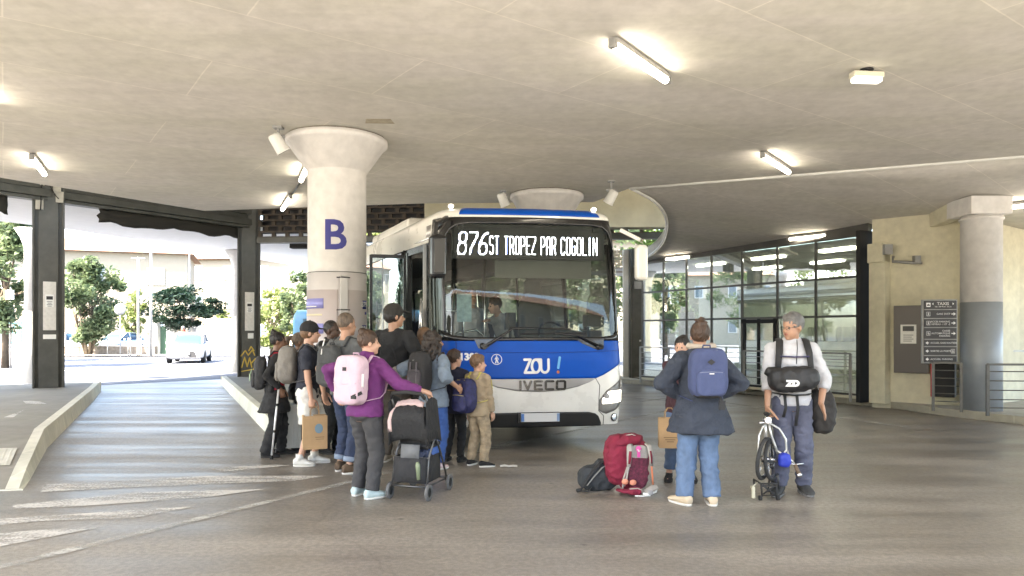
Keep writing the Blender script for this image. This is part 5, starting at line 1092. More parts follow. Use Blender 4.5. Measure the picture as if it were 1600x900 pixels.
def person(label, x, y, yaw, h, skin='fair', female=False, lean=0, hy=0, hp=0, HL=None, HR=None, EL=(-.5,-1,-.2), ER=(.5,-1,-.2), curlL=.35, curlR=.35, FL=(-.09,.0), FR=(.09,.0), tL=.15, tR=-.15, z=0.0,
           hair='short', hairc='brown', cap=None, top=None, bottom=None, shoes=None, over=None, group=None, fat=1.0, fine=True, child=False, worldhands=True, dirL=None, dirR=None):
    yaw = math.radians(yaw); r = thing('person', label, 'person', (x, y, z), yaw, group); RI = Matrix.Rotation(-yaw, 3, 'Z'); loc = Vector((x, y, z))
    F_ = Frame(); F_.root = r; F_.h = h; F_.loc = loc; F_.yaw = yaw
    TB_ = TF if female else TM; lean = math.radians(lean); RL = Matrix.Rotation(-lean, 3, 'X'); piv = Vector((0, 0, .54*h)); hs = 1.2 if child else 1.09
    def T(px_, py_, pz_):
        v_ = Vector((px_, py_, pz_))
        if pz_ <= piv.z: return v_
        t_ = min(1, (pz_-piv.z)/(.06*h)); return piv+Matrix.Rotation(-lean*t_, 3, 'X') @ (v_-piv)
    F_.T = T; F_.RL = RL
    def rings(z0, z1, inf, fl=0, sc=1.0, loose=0):
        out_ = []; zz = [t_[0] for t_ in TB_]; lst = sorted(set([z0]+[q for q in zz if z0 < q < z1]+[z1]))
        for q in lst:
            qq = max(q, .505) if loose else q; rx = interp([(a[0], a[1]) for a in TB_], qq)*h*fat; ry = interp([(a[0], a[2]) for a in TB_], qq)*h*fat
            if loose and q < .74: rx = rx*(1-loose)+max(rx, .094*h*fat)*loose; ry = ry*(1-loose)+max(ry, .062*h*fat)*loose
            yo = interp([(a[0], a[3]) for a in TB_], q)*h
            low = max(0, (.6-q)/.2); out_.append((T(0, yo, q*h), (rx+inf+fl*low)*sc, ry+inf+fl*low*.9, RL if q*h > piv.z else None))
        return out_
    shx = (.098 if female else .108)*h*(fat*.5+.5); SH = [T(s_*shx, -.004*h, .795*h) for s_ in (-1, 1)]; l1, l2 = .172*h, .150*h
    defh = [Vector((s_*(shx+.045*h), .03*h, .46*h)) for s_ in (-1, 1)]; arms = []
    for i, (tg, hint) in enumerate(((HL, EL), (HR, ER))):
        tg = defh[i] if tg is None else (RI @ (Vector(tg)-loc) if worldhands == True else Vector(tg)); arms.append((SH[i],)+ik(SH[i], tg, l1, l2, hint))
    hips = [Vector((s_*.050*h, -.002, .505*h)) for s_ in (-1, 1)]; ank = [Vector((FL[0], FL[1]-.02*h, .045*h+(FL[2] if len(FL) > 2 else 0))), Vector((FR[0], FR[1]-.02*h, .045*h+(FR[2] if len(FR) > 2 else 0)))]
    legs = [(hips[i],)+ik(hips[i], ank[i], .238*h, .232*h, (.0, 1, 0)) for i in (0, 1)]
    nb = T(0, -.006*h, .835*h); hc = T(0, .006*h, .925*h)+Vector((0, math.sin(lean)*-.01, 0)); RH = Matrix.Rotation(math.radians(hy), 3, 'Z') @ Matrix.Rotation(-math.radians(hp)-lean*.3, 3, 'X')
    if hp: hc = hc+Vector((0, math.sin(math.radians(hp))*.03*h, -.008*h))
    F_.hc = hc; F_.RH = RH; F_.arms = arms; HP = lambda a, b, c: hc+RH @ (Vector((a, b, c))*h*hs)
    m = M(); m.loft(rings(.455, .845, 0), 0, 20)
    for s_, e, w_ in arms:
        m.cap(s_, e, .030*h*fat, .023*h); m.cap(e, w_, .0235*h, .0150*h); m.ell(e.lerp(w_, .25), (.024*h,.024*h,.024*h))
    for i, (hp_, kn, an) in enumerate(legs):
        m.cap(hp_, kn, .050*h*fat, .031*h); m.cap(kn, an, .031*h, .020*h); m.ell(kn.lerp(an, .28)+Vector((0,-.004*h,0)), (.028*h,.029*h,.06*h))
        td = Matrix.Rotation((tL, tR)[i], 3, 'Z') @ Vector((0, 1, 0)); m.cap(an+Vector((0,0,-.015*h)), an+td*.09*h+Vector((0,0,-.028*h)), .020*h, .014*h)
    m.cap(nb, HP(0,-.008,-.02), .034*h, .031*h)
    m.ell(HP(0,-.006,.014), (.0435*h*hs,.054*h*hs,.056*h*hs), RH); m.ell(HP(0,.016,-.018), (.035*h*hs,.038*h*hs,.046*h*hs), RH); m.ell(HP(0,.036,-.050), (.016*h*hs,.014*h*hs,.012*h*hs), RH)
    m.ell(HP(0,.056,-.014), (.0075*h*hs,.011*h*hs,.008*h*hs), RH); m.cap(HP(0,.048,.006), HP(0,.058,-.012), .004*h, .006*h)
    for s_ in (-1, 1): m.ell(HP(s_*.044,-.004,-.006), (.005*h,.011*h,.017*h), RH)
    for i, (s_, e, w_) in enumerate(arms):
        dd = (dirL, dirR)[i]; d = (w_-e).normalized() if dd is None else Vector(dd).normalized(); cl = (curlL, curlR)[i]; side = Vector((0, 1, 0)); side = (side-d*side.dot(d)); side = side.normalized() if side.length > .2 else Vector((0,0,1))
        nrm = d.cross(side).normalized(); inw = Vector(((1, -1)[i], 0, -.2)); nrm = nrm if nrm.dot(inw) > 0 else -nrm
        pm = w_+d*.024*h; m.loft([(w_, .012*h, .011*h, None)]*1+[(w_+d*.012*h, .014*h, .014*h, None)], 0, 12) if False else None
        Rm = Matrix((side, nrm, d)).transposed(); m.ell(pm+d*.006*h, (.024*h,.011*h,.032*h), Rm); m.cap(w_, pm, .014*h, .013*h)
        for k in range(4):
            b0 = pm+d*.028*h+side*(k-1.5)*-.0115*h; ln = (.044,.048,.045,.036)[k]*h; a1 = cl*.9; p1 = b0+(d*math.cos(a1)+nrm*math.sin(a1))*ln*.45; a2 = cl*2.0; p2 = p1+(d*math.cos(a2)+nrm*math.sin(a2))*ln*.32; a3 = cl*2.9; p3 = p2+(d*math.cos(a3)+nrm*math.sin(a3))*ln*.25
            m.tube([b0-d*.01*h, p1, p2, p3], [.0062*h,.0058*h,.0052*h,.0045*h], 8)
        tb = w_+d*.012*h+side*.016*h; m.tube([tb, tb+(side*.75+d*.6+nrm*.4*cl)*.022*h, tb+(side*.6+d*1.1+nrm*.9*cl)*.034*h, tb+(side*.5+d*1.5+nrm*1.2*cl)*.044*h], [.009*h,.0075*h,.0065*h,.0052*h], 8)
    bo = m.build('body', [SKIN[skin], EYE_M, HAIR[hairc], LIP], r, fixn=False); remesh(bo, .0065 if fine else .011, 3, .5)
    me = bo.data
    for x_ in (SKIN[skin], EYE_M, HAIR[hairc], LIP):
        if x_.name not in [q.name for q in me.materials if q]: me.materials.append(x_)
    spots = [(HP(s_*.0175,.049,.002), .0055*h, 1) for s_ in (-1, 1)]+[(HP(s_*(.0175+k*.006),.051,.0135), .0048*h, 2) for s_ in (-1, 1) for k in (-1, 0, 1)]+[(HP(k*.006,.055,-.031), .0052*h, 3) for k in (-1, 0, 1)]
    for p_ in me.polygons:
        c = p_.center; 
        if (c-hc).length > .14*h: continue
        for q, rr, mi in spots:
            if (c-q).length < rr*1.35: p_.material_index = mi; break
    def garment(nm, mm, mt, vox=.0105, amp=.009, f=(9,9,16), sm=2, par=r, seed=0):
        o = mm.build(nm, mt, par, fixn=False); remesh(o, vox, sm, .5, (amp, f[0], f[1], f[2], seed+h*10+x)); return o
    # --- hair
    hm = HAIR[hairc]; m = M()
    def hell(a, b, c, rx, ry, rz): m.ell(HP(a, b, c), (rx*h*hs, ry*h*hs, rz*h*hs), RH)
    rnd = random.Random(int(h*1000+x*77)); amp = .004
    if hair == 'buzz': hell(0,-.011,.020,.0455,.054,.0535); amp = .001
    elif hair == 'short':
        hell(0,-.012,.022,.048,.057,.056); hell(0,.012,.050,.036,.034,.022); amp = .005
        for k in range(26):
            a = rnd.random()*2*PI; t_ = rnd.random()**.5; hell(math.cos(a)*.036*t_, -.006+math.sin(a)*.044*t_, .060+.012*(1-t_*t_)-.018*t_, .010, .012, .012)
    elif hair == 'cap':
        hell(0,-.014,.004,.047,.053,.046)
    elif hair == 'bun':
        hell(0,-.012,.022,.048,.057,.056); hell(0,-.040,.062,.024,.024,.022)
    elif hair == 'topbun':
        hell(0,-.012,.020,.048,.057,.054); hell(0,-.035,.068,.02,.02,.018); 
        for k in range(10): hell(rnd.gauss(0,.014), -.04+rnd.gauss(0,.012), .074+rnd.gauss(0,.008), .008,.008,.008)
    elif hair == 'messybun':
        hell(0,-.012,.022,.049,.057,.057); hell(0,-.030,.064,.030,.030,.022)
        for k in range(22): hell(rnd.gauss(0,.012), -.030+rnd.gauss(0,.014), .072+rnd.gauss(0,.009), .010,.010,.009)
    elif hair == 'ponytail':
        hell(0,-.012,.020,.048,.057,.054); m.tube([HP(0,-.06,.03), HP(0,-.095,.02), HP(0,-.10,-.04), HP(.01,-.085,-.10)], [.018*h,.024*h,.022*h,.008*h], 10)
    elif hair == 'long':
        hell(0,-.012,.022,.050,.058,.056); m.loft([(HP(0,-.030,.0), .050*h, .040*h, RH), (HP(0,-.040,-.06), .054*h, .036*h, RH), (HP(0,-.050,-.13), .050*h, .028*h, RH), (HP(0,-.055,-.19), .038*h, .018*h, RH)])
    elif hair == 'curly':
        hell(0,-.016,.020,.054,.060,.058)
        for k in range(170):
            a = rnd.uniform(.15*PI, 1.85*PI)+PI/2; zz = rnd.uniform(-.13,.072); rr = (.062+.018*min(1, max(0, -zz/.1)))*math.sqrt(max(.12, 1-max(0, zz/.082)**2)); hell(math.cos(a)*rr, -.016+math.sin(a)*rr*.95, zz, .0125,.0125,.016)
        amp = .004
    if hair != 'none': garment('hair', m, hm, .007, amp, (60,60,30), 1)
    if cap:
        m = M(); R2 = RH; m.ell(HP(0,-.008,.030), (.052*h*hs,.061*h*hs,.052*h*hs), R2); 
        m.loft([(HP(0,.02,.034), .040*h, .002*h, None)], 0, 8) if False else None
        pts = [(HP(math.sin(t_)*.045, .030+math.cos(t_)*.066-.0, .030-abs(math.sin(t_))*.010)) for t_ in (-1.2,-.7,0,.7,1.2)]
        for t_ in (-.95,-.6,-.3,0,.3,.6,.95): m.cap(HP(math.sin(t_)*.030, .036, .036), HP(math.sin(t_)*.040, .040+math.cos(t_)*.055, .026), .006*h, .004*h)
        m.ell(HP(0,-.004,.084), .004*h); garment('cap', m, cap, .007, .001, sm=2)
        # the cap shell sits above the brow line
    # --- upper garments
    def sleeve(mm, i, frac, r0, r1, r2):
        s_, e, w_ = arms[i]; s_in = s_.lerp(Vector((0, s_.y, s_.z)), .18); mm.ell(s_, r0)
        if frac <= 1: q = s_.lerp(e, frac); mm.tube([s_in, s_, q], [r0*.9, r0, r1], 16)
        else: q = e.lerp(w_, frac-1); mm.tube([s_in, s_, s_.lerp(e,.7), e, e.lerp(q,.3), q], [r0*.9, r0, (r0+r1)/2, r1, r1, r2], 16); mm.ell(e, r1)
    def make_top(tp_, nm):
        inf = tp_.get('inf', .012); m = M(); z0 = tp_.get('hem', .47); m.loft(rings(z0, .828, inf, tp_.get('flare', 0), 1.0, tp_.get('loose', .6)), 0, 28)
        if tp_.get('sleeve', .6) > 0:
            sr = tp_.get('sr', .036)*h; e_ = tp_.get('er', .031)*h; wr = tp_.get('wr', .022)*h
            for i in (0, 1):
                fr_ = tp_['sleeve'] if not isinstance(tp_['sleeve'], tuple) else tp_['sleeve'][i]; sleeve(m, i, fr_, sr, e_ if fr_ > 1 else tp_.get('er', .034)*h, wr)
        for s_ in (-1, 1): m.cap(T(s_*.035*h, -.008*h, .822*h), T(s_*shx, -.004*h, .795*h), .026*h+inf*.4, .032*h)
        if tp_.get('collar'): m.tube([T(0,-.010*h,.815*h), T(0,-.012*h,.845*h)], [.050*h, .043*h], 18); m.tube([T(0,-.012*h,.84*h), T(0,-.010*h,(.845+tp_['collar'])*h)], [.043*h, .042*h], 18)
        if tp_.get('hood'):
            m.loft([(T(0,-.03*h,.80*h), .075*h, .05*h, None), (T(0,-.035*h,.845*h), .070*h, .052*h, None), (T(0,-.02*h,.875*h), .052*h, .046*h, None)])
        return garment(nm, m, tp_['mat'], .0105, tp_.get('amp', .010), tp_.get('f', (8,8,13)))
    if top: F_.top = make_top(top, top.get('name', 'shirt'))
    if over: make_top(over, over.get('name', 'jacket'))
    # --- lower garments
    if bottom:
        m = M(); inf = bottom.get('inf', .010); m.loft(rings(.462, bottom.get('waist', .575), inf), 0, 28); w0, w1, w2 = bottom.get('r', (.056, .040, .034)); zc = bottom.get('len', .05)
        for hp_, kn, an in legs:
            if zc >= .28: q = hp_.lerp(kn, min(1, (hp_.z-zc*h)/(hp_.z-kn.z))); m.tube([hp_+Vector((0,0,.02)), hp_, q], [w0*h*.95, w0*h, w1*h], 20); m.ell(hp_, w0*h)
            else: q = kn.lerp(an, (kn.z-zc*h)/(kn.z-an.z)); m.tube([hp_+Vector((0,0,.02)), hp_, hp_.lerp(kn,.6), kn, kn.lerp(q,.5), q], [w0*h*.95, w0*h*fat, (w0*.35+w1*.65)*h, w1*h, (w1+w2)/2*h, w2*h], 20); m.ell(hp_, w0*h*.98*fat)
        if bottom.get('skirt'): m.loft([(Vector((0,0,.56*h)), .095*h, .07*h, None), (Vector((0,0,.45*h)), .11*h, .10*h, None), (Vector((-.02,-.02,bottom['skirt']*h)), .135*h, .13*h, None)])
        bt = garment('trousers' if zc < .28 else 'shorts', m, bottom['mat'], .0105, bottom.get('amp', .009), bottom.get('f', (7,7,15)))
        if bottom.get('cuff'):
            for hp_, kn, an in legs: q = kn.lerp(an, (kn.z-zc*h)/(kn.z-an.z)); u_ = (an-kn).normalized(); M().tube([q-u_*.05, q+u_*.004], [w2*h+.012, w2*h+.010], 18).build('cuff', bottom['cuff'], bt, solid=0)
    # --- shoes
    if shoes:
        for i, (hp_, kn, an) in enumerate(legs):
            zz = an.z-.045*h; Rz = Matrix.Rotation((tL, tR)[i], 3, 'Z'); o_ = Vector((an.x, an.y, zz)); RX = Rz @ Matrix.Rotation(PI/2, 3, 'X'); k = h*shoes.get('k', 1.0); m = M()
            m.loft([(o_+Rz @ Vector((0, yy*k, zc_*k)), rx*k, rz*k, RX) for yy, zc_, rx, rz in ((-.042,.030,.016,.016), (-.036,.030,.022,.024), (-.015,.034,.024,.030), (.012,.034,.024,.028), (.035,.028,.026,.022), (.062,.022,.029,.016), (.090,.018,.026,.012), (.104,.016,.016,.009))], 0, 18)
            m.tube([o_+Vector((0,0,.03*k)), an+Vector((0,0,shoes.get('hi', .012)*h))], [.023*k,.025*k], 14); so_ = garment('shoe', m, shoes['mat'], .008, .0015, sm=2)
            m = M(); m.loft([(o_+Rz @ Vector((0, yy*k, zc_)), rx*k, ry*k, Rz) for zc_, rx, ry, yy in ((.001,.027,.073,.031), (.016,.029,.076,.031), (.020,.028,.074,.031))], 0, 22, .8); m.build('sole', shoes['sole'], so_)
            if shoes.get('lace'): m = M(); [m.bar(o_+Rz @ Vector((-.014*k, (.022+.011*j)*k, (.054-.007*j)*k)), o_+Rz @ Vector((.014*k, (.026+.011*j)*k, (.054-.007*j)*k)), .006,.004) for j in range(4)]; m.build('laces', shoes['lace'], so_)
    return F_
def hold(F_, name, label, cat, group=None): return thing(name, label, cat, F_.loc, F_.yaw, group)
def backpack(F_, label, bm, sm, w_, hh, dp, zt=.80, pocket=None, off=.02, straps=True, name='backpack', zipm=None, tilt=0.0, e=.55, amp=.006, fstrap=.018, sway=0.0):
    h = F_.h; r = hold(F_, name, label, 'backpack'); T = F_.T; ztop = zt*h; yb = -.064*h-off; R_ = F_.RL @ Matrix.Rotation(tilt, 3, 'X')
    c = T(sway, yb-dp/2, ztop-hh/2); m = M(); m.ell(c, (w_/2, dp/2, hh/2), R_, 0, 28, 18, e); m.ell(c+R_ @ Vector((0,.02*0,-hh*.12)), (w_/2*1.02, dp/2*1.05, hh*.36), R_, 0, 28, 18, .6)
    o = m.build('bag', bm, r, fixn=False); remesh(o, .0095, 3, .5, (amp, 9, 9, 9, h))
    L = lambda x_, y_, z_: c+R_ @ Vector((x_, y_, z_))
    if pocket is not None:
        m = M(); m.ell(L(0,-dp*.50,-hh*.18), (w_*.38, dp*.16, hh*.26), R_, 0, 24, 14, .5); o2 = m.build('front_pocket', pocket, r, fixn=False); remesh(o2, .008, 2, .5, (.004, 12, 12, 12, 3))
        m = M(); m.tube([L(-w_*.30,-dp*.62,hh*.02), L(0,-dp*.66,hh*.035), L(w_*.30,-dp*.62,hh*.02)], .004, 6); m.build('zip', zipm or sm, o2)
    m = M(); m.tube([L(-w_*.44,-dp*.28,-hh*.1), L(-w_*.40,-dp*.32,hh*.30), L(-w_*.2,-dp*.34,hh*.455), L(w_*.2,-dp*.34,hh*.455), L(w_*.40,-dp*.32,hh*.30), L(w_*.44,-dp*.28,-hh*.1)], .005, 6); m.build('zip', zipm or sm, r)
    m = M(); m.tube([L(-.035, dp*.30, hh*.47), L(-.03, dp*.25, hh*.55), L(.03, dp*.25, hh*.55), L(.035, dp*.30, hh*.47)], .008, 8); m.build('handle', sm, r)
    if straps:
        for s_ in (-1, 1):
            x_ = s_*.062*h; m = M(); yo = .078*h+.02; pts = [T(x_*.8, -.07*h, .79*h), T(x_*.95, -.03*h, .842*h+.01), T(x_, .025*h, .838*h), T(x_*1.1, yo, .78*h), T(x_*1.2, yo+.012, .70*h), T(x_*1.6, yo*.6, .63*h), T(x_*1.75+s_*.015, -.01*h, .60*h), T(x_*1.2, yb-.03, .58*h)]
            m.tube(pts, [fstrap*1.2]*5+[fstrap*.6]*3, 8, 0, True, .4); m.build('strap', sm, r)
    F_.pack = (r, L); return r, L
blk = cloth('black_cloth', (.012,.012,.013)); chr_ = cloth('charcoal_cloth', (.035,.035,.037)); wsole = mat('white_sole', (.65,.64,.60), .6, var=.1); dsole = mat('dark_sole', (.03,.028,.026), .7)
jeans = cloth('mid_blue_denim', (.10,.155,.255), .32, sc=(1,1,.6), vs_=9); djeans = cloth('dark_denim', (.022,.035,.075), .3); webb = mat('black_webbing', (.015,.015,.016), .7, bump=.2)
Q = 'people queuing at the bus door'
# 1 the two friends at the tail of the queue
PA_ = person('person in black with a red top and black backpack, leaning on a white crutch', -3.00, 9.02, -70, 1.57, 'brown', True, hair='topbun', hairc='black', lean=3, hy=-10, HR=(-2.86,8.80,.86), dirR=(0,.3,-1), curlR=1.0, ER=(.4,-1,-.3), FL=(-.10,.10), FR=(.10,-.08),
    top=dict(mat=cloth('red_top', (.36,.012,.03)), sleeve=0, hem=.5, inf=.006), over=None, bottom=dict(mat=blk, r=(.062,.052,.050), len=.035, skirt=.36, amp=.010), shoes=dict(mat=blk, sole=dsole), group=Q)
F_ = PA_; m = M(); T = F_.T; h = F_.h
for i in (0, 1):
    s_, e, w_ = F_.arms[i]; m.tube([s_.lerp(Vector((0,0,s_.z)), .2), s_, e, e.lerp(w_,.9)], [.036*h,.040*h,.034*h,.026*h], 14); m.ell(s_, .04*h); m.ell(e, .034*h)
m.loft([(T(0,-.035*h,.52*h), .11*h, .05*h, None), (T(0,-.03*h,.66*h), .10*h, .048*h, None), (T(0,-.02*h,.80*h), .10*h, .045*h, None)])
o = m.build('jacket', blk, F_.root, fixn=False); remesh(o, .011, 3, .5, (.008, 8,8,12, 2))
r_, L = backpack(PA_, 'black backpack with a round pale green tag on the crutch user', chr_, webb, .28, .42, .15, .80, chr_, off=.02)
m = M(); m.lathe([(.0,0),(.045,.0),(.05,.008),(.045,.016),(0,.016)], L(.02,-.125,-.06), 24, axis='Y', caps=False); m.tube([L(.02,-.115,-.02), L(.02,-.10,.05)], .006, 6); m.build('round_tag', mat('pale_green_tag', (.42,.55,.38), .5), r_)
# crutch
q = Vector((-2.90, 8.78, 0)); r = thing('crutch', 'white and black forearm crutch standing on the ground by the black trousers', 'crutch', (q.x-.02, q.y, 0)); m = M(); m.tube([(-.05,0,.02), (.04,0,.88)], [.013,.013], 10); m.build('pole', mat('white_metal_tube', (.7,.7,.7), .3, .3), r)
m = M(); m.tube([(-.05,0,0), (-.047,0,.05)], [.022,.018], 12); m.tube([(-.015,0,.33), (-.012,0,.36)], .017, 10); m.tube([(.02,0,.66), (.023,0,.69)], .017, 10); m.tube([(.038,0,.87), (.05,.0,.98), (.03,.03,1.10)], [.014,.014,.02], 8); m.tube([(.04,-.0,.88), (.06,.11,.89)], .016, 8); m.build('grip_and_tip', MT['black'], r)
person('person with brown braids tied back, face just behind the friend with the crutch', -2.80, 9.36, -75, 1.57, 'brown', True, hair='ponytail', hairc='greybrown', hp=5, FL=(-.1,.1), top=dict(mat=blk, sleeve=1.95, hem=.44, inf=.02), bottom=dict(mat=blk, r=(.058,.048,.045), len=.04), shoes=dict(mat=blk, sole=dsole), group=Q)
# 2 boy in white shorts
PB_ = person('person in black cap, navy tee and white shorts holding a paper bag', -2.42, 8.42, -82, 1.685, 'fair', hair='cap', hairc='lightbrown', cap=blk, lean=2, hy=6, HR=(-2.30,8.17,.745), dirR=(.05,.1,-1), curlR=1.0, ER=(.2,-1,-.1), FL=(-.09,.10), FR=(.10,-.04), tL=.1, tR=-.05,
    top=dict(mat=cloth('navy_tee', (.022,.025,.038)), sleeve=.72, hem=.47, inf=.018, sr=.040, er=.042), bottom=dict(mat=cloth('white_shorts_cotton', (.62,.61,.57), .08), r=(.066,.070,.05), len=.30, waist=.58, inf=.016), shoes=dict(mat=cloth('white_leather', (.6,.59,.55), .08), sole=wsole, lace=MT['white'], k=1.05), group=Q)
for i in (0, 1):
    q = ik(Vector(((-1,1)[i]*.05*1.685,-.002,.505*1.685)), Vector(((-.09,.10)[i], (.10,-.04)[i]-.02*1.685, .045*1.685)), .238*1.685, .232*1.685, (0,1,0))[1]; m = M(); m.tube([q, q+Vector((0,0,.07))], [.045,.047], 14); m.build('sock', wsole, PB_.root)
r_, L = backpack(PB_, 'taupe grey school backpack of the cap wearer in white shorts', cloth('taupe_canvas', (.20,.185,.165), .1), cloth('grey_strap', (.10,.10,.10)), .31, .44, .20, .83, cloth('taupe_canvas', (.20,.185,.165), .1), off=.03, amp=.010)
M().box(L(.0,-.155,-.16), (.07,.008,.025), F_.RL).build('maker_tag', webb, r_)
def paper_bag(name, label, loc, rz, w_, d_, hh, decor):
    r = thing(name, label, 'paper bag', loc, rz); km = mat('kraft_paper', (.42,.27,.14), .8, var=.12, vs_=5, bump=.25, bs=14); m = M()
    m.add([(-w_/2,-d_/2,0), (w_/2,-d_/2,0), (w_/2,d_/2,0), (-w_/2,d_/2,0), (-w_/2,-d_/2,hh), (w_/2,-d_/2,hh), (w_/2*.97,d_/2,hh), (-w_/2,d_/2,hh), (w_/2-.02,0,hh), (-w_/2+.02,0,hh), (w_/2-.015,0,0), (-w_/2+.015,0,0)], [(0,1,5,4), (1,10,8,5), (10,2,6,8), (2,3,7,6), (3,11,9,7), (11,0,4,9), (0,11,3,2,10,1)]); m.build('bag', km, r, solid=.003)
    for s_ in (-1, 1): m = M(); m.tube([(-.05, s_*d_/2*.9, hh-.03), (-.045, s_*d_*.35, hh+.06), (-.02, s_*.01, hh+.10), (.02, s_*.01, hh+.10), (.045, s_*d_*.35, hh+.06), (.05, s_*d_/2*.9, hh-.03)], .004, 6); m.build('handle', km, r)
    decor(r, -d_/2-.003, hh); return r
def dec1(r, y, hh):
    m = M(); m.add([(.04+.045*math.cos(t_*PI/12), y, hh*.62+.055*math.sin(t_*PI/12)) for t_ in range(24)], [tuple(range(24))]); m.build('round_print', mat('blue_grey_print', (.14,.22,.28), .7), r)
    m = M(); m.box((.05,y,hh*.36), (.10,.002,.008)); m.box((.05,y,hh*.30), (.09,.002,.006)); m.build('print_line', mat('brown_print', (.2,.12,.06), .7), r)
def dec2(r, y, hh):
    m = M(); m.ell((.0,y,hh*.64), (.016,.002,.028)); m.build('print', mat('dark_brown_print', (.12,.07,.04), .7), r); m = M(); [m.box((0,y,hh*(.36-.07*i)), (.13-.03*i,.002,.008)) for i in range(3)]; m.build('print_line', mat('brown_print', (.2,.12,.06), .7), r)
paper_bag('paper_bag', 'brown paper carrier bag with a round blue print, held beside the white shorts', (-2.27, 8.18, .235), .35, .27, .16, .38, dec1)
# silver suitcase behind them
r = thing('suitcase', 'silver grey ribbed suitcase between the crutch and the white shorts', 'suitcase', (-2.93, 9.22, 0), .3); m = M(); m.box((0,0,.36), (.38,.24,.56)); [m.box((-.15+.06*i,-.122,.36), (.02,.01,.5)) for i in range(6)]; m.build('shell', mat('silver_shell', (.30,.30,.28), .4, .2, var=.1), r, .03)
m = M(); m.tube([(-.1,.08,.6), (-.1,.08,1.0), (.1,.08,1.0), (.1,.08,.6)], .012, 8); m.build('pull_handle', MT['steel_lt'], r)
for sx in (-1, 1): m = M(); m.lathe([(.03,-.015),(.035,0),(.03,.015)], (sx*.15,.0,.035), 14, axis='X'); m.build('wheel', MT['black'], r)
# 3
person('person in a shiny black jacket before the white column', -2.36, 9.30, -110, 1.72, 'dark', hair='buzz', hairc='black', hy=8, HR=(-2.02,9.08,1.02), curlR=.8, ER=(.4,-1,-.6), HL=(-2.0,9.35,1.02), FL=(-.12,.05), FR=(.11,-.02), top=dict(mat=mat('shiny_black_fabric', (.014,.014,.014), .35, var=.3, bump=.5, bs=20), name='jacket', sleeve=1.95, hem=.44, inf=.035, sr=.052, er=.045, wr=.03, collar=.02, amp=.018), bottom=dict(mat=blk, r=(.062,.05,.045), len=.035, amp=.01), shoes=dict(mat=blk, sole=dsole), group=Q)
# 4 grey haired man
PD_ = person('person with cropped grey hair in a grey tee and rolled dark jeans', -1.86, 7.98, -32, 1.785, 'tan', hair='buzz', hairc='greybrown', hy=-8, HL=(-2.12,8.0,.90), FL=(-.12,.06), FR=(.10,-.02), tL=.3, tR=-.5, top=dict(mat=cloth('grey_marl', (.085,.088,.088), .15), sleeve=.62, hem=.49, inf=.026, sr=.042, er=.040), bottom=dict(mat=djeans, r=(.056,.045,.038), len=.075, cuff=mat('denim_cuff', (.20,.25,.33), .8, var=.2)), shoes=dict(mat=cloth('brown_suede', (.10,.065,.04), .3), sole=wsole, k=1.05), group=Q)
r_, L = backpack(PD_, 'grey and black backpack with a white strap line, on the grey haired queuer', cloth('dark_grey_pack', (.05,.052,.052)), webb, .30, .46, .16, .80, cloth('dark_grey_pack', (.05,.052,.052)), off=.03, sway=-.03)
m = M(); m.tube([L(-.04,-.03,.30), L(-.06,-.04,.22), L(-.03,-.09,.13)], .007, 6); m.build('cord', MT['white'], r_)
# 5 purple fleece
PE_ = person('person in purple fleece with one hand on the stroller', -1.40, 6.80, -30, 1.585, 'fair', True, hair='bun', hairc='brown', hy=-38, lean=4, HR=(-.83,6.66,1.015), dirR=(.35,.9,-.25), curlR=.85, ER=(.5,-.2,-1), HL=(-1.72,6.95,.98), EL=(-1,-.5,-.1), FL=(-.10,.03), FR=(.12,-.02), tL=.1, tR=-.35, fat=1.07,
    top=dict(mat=cloth('purple_fleece', (.120,.020,.118), .14), name='fleece', sleeve=1.9, hem=.49, inf=.031, sr=.042, er=.036, wr=.027, collar=.025, amp=.008), bottom=dict(mat=cloth('graphite_walking_cloth', (.045,.044,.046), .1), r=(.062,.048,.040), len=.05, inf=.013, amp=.009), shoes=dict(mat=cloth('pale_blue_mesh', (.42,.52,.53), .12), sole=wsole, lace=MT['white'], k=1.08), group=Q)
r_, L = backpack(PE_, 'pale pink rectangular backpack on the purple fleece', cloth('pale_pink_fabric', (.56,.40,.46), .06), cloth('pink_strap', (.50,.34,.42), .06), .31, .46, .19, .845, None, off=.02, e=.42, amp=.005, zipm=mat('pink_zip', (.38,.26,.31), .6))
m = M(); m.box(L(.0,-.098,.10), (.045,.006,.035), PE_.RL); m.build('badge', webb, r_); m = M(); m.tube([L(-.14,-.085,-.03), L(0,-.10,-.04), L(.14,-.085,-.03)], .004, 6); m.build('seam', mat('pink_seam', (.42,.3,.35), .7), r_)
m = M(); m.bar(L(.11,-.09,-.15), L(.165,-.03,-.11), .02,.03); m.box(L(.12,-.09,-.155), (.05,.02,.03)); m.build('buckle', webb, r_); m = M(); m.tube([L(.155,-.02,.06), L(.16,-.02,-.06)], .012, 8); m.tube([L(-.155,-.02,.16), L(-.17,.0,.02)], .014, 8); m.build('side_loop', MT['white'], r_); m = M(); m.tube([L(-.16,.02,.10), L(-.165,.02,-.08)], .022, 10); m.build('bottle_pocket', webb, r_)
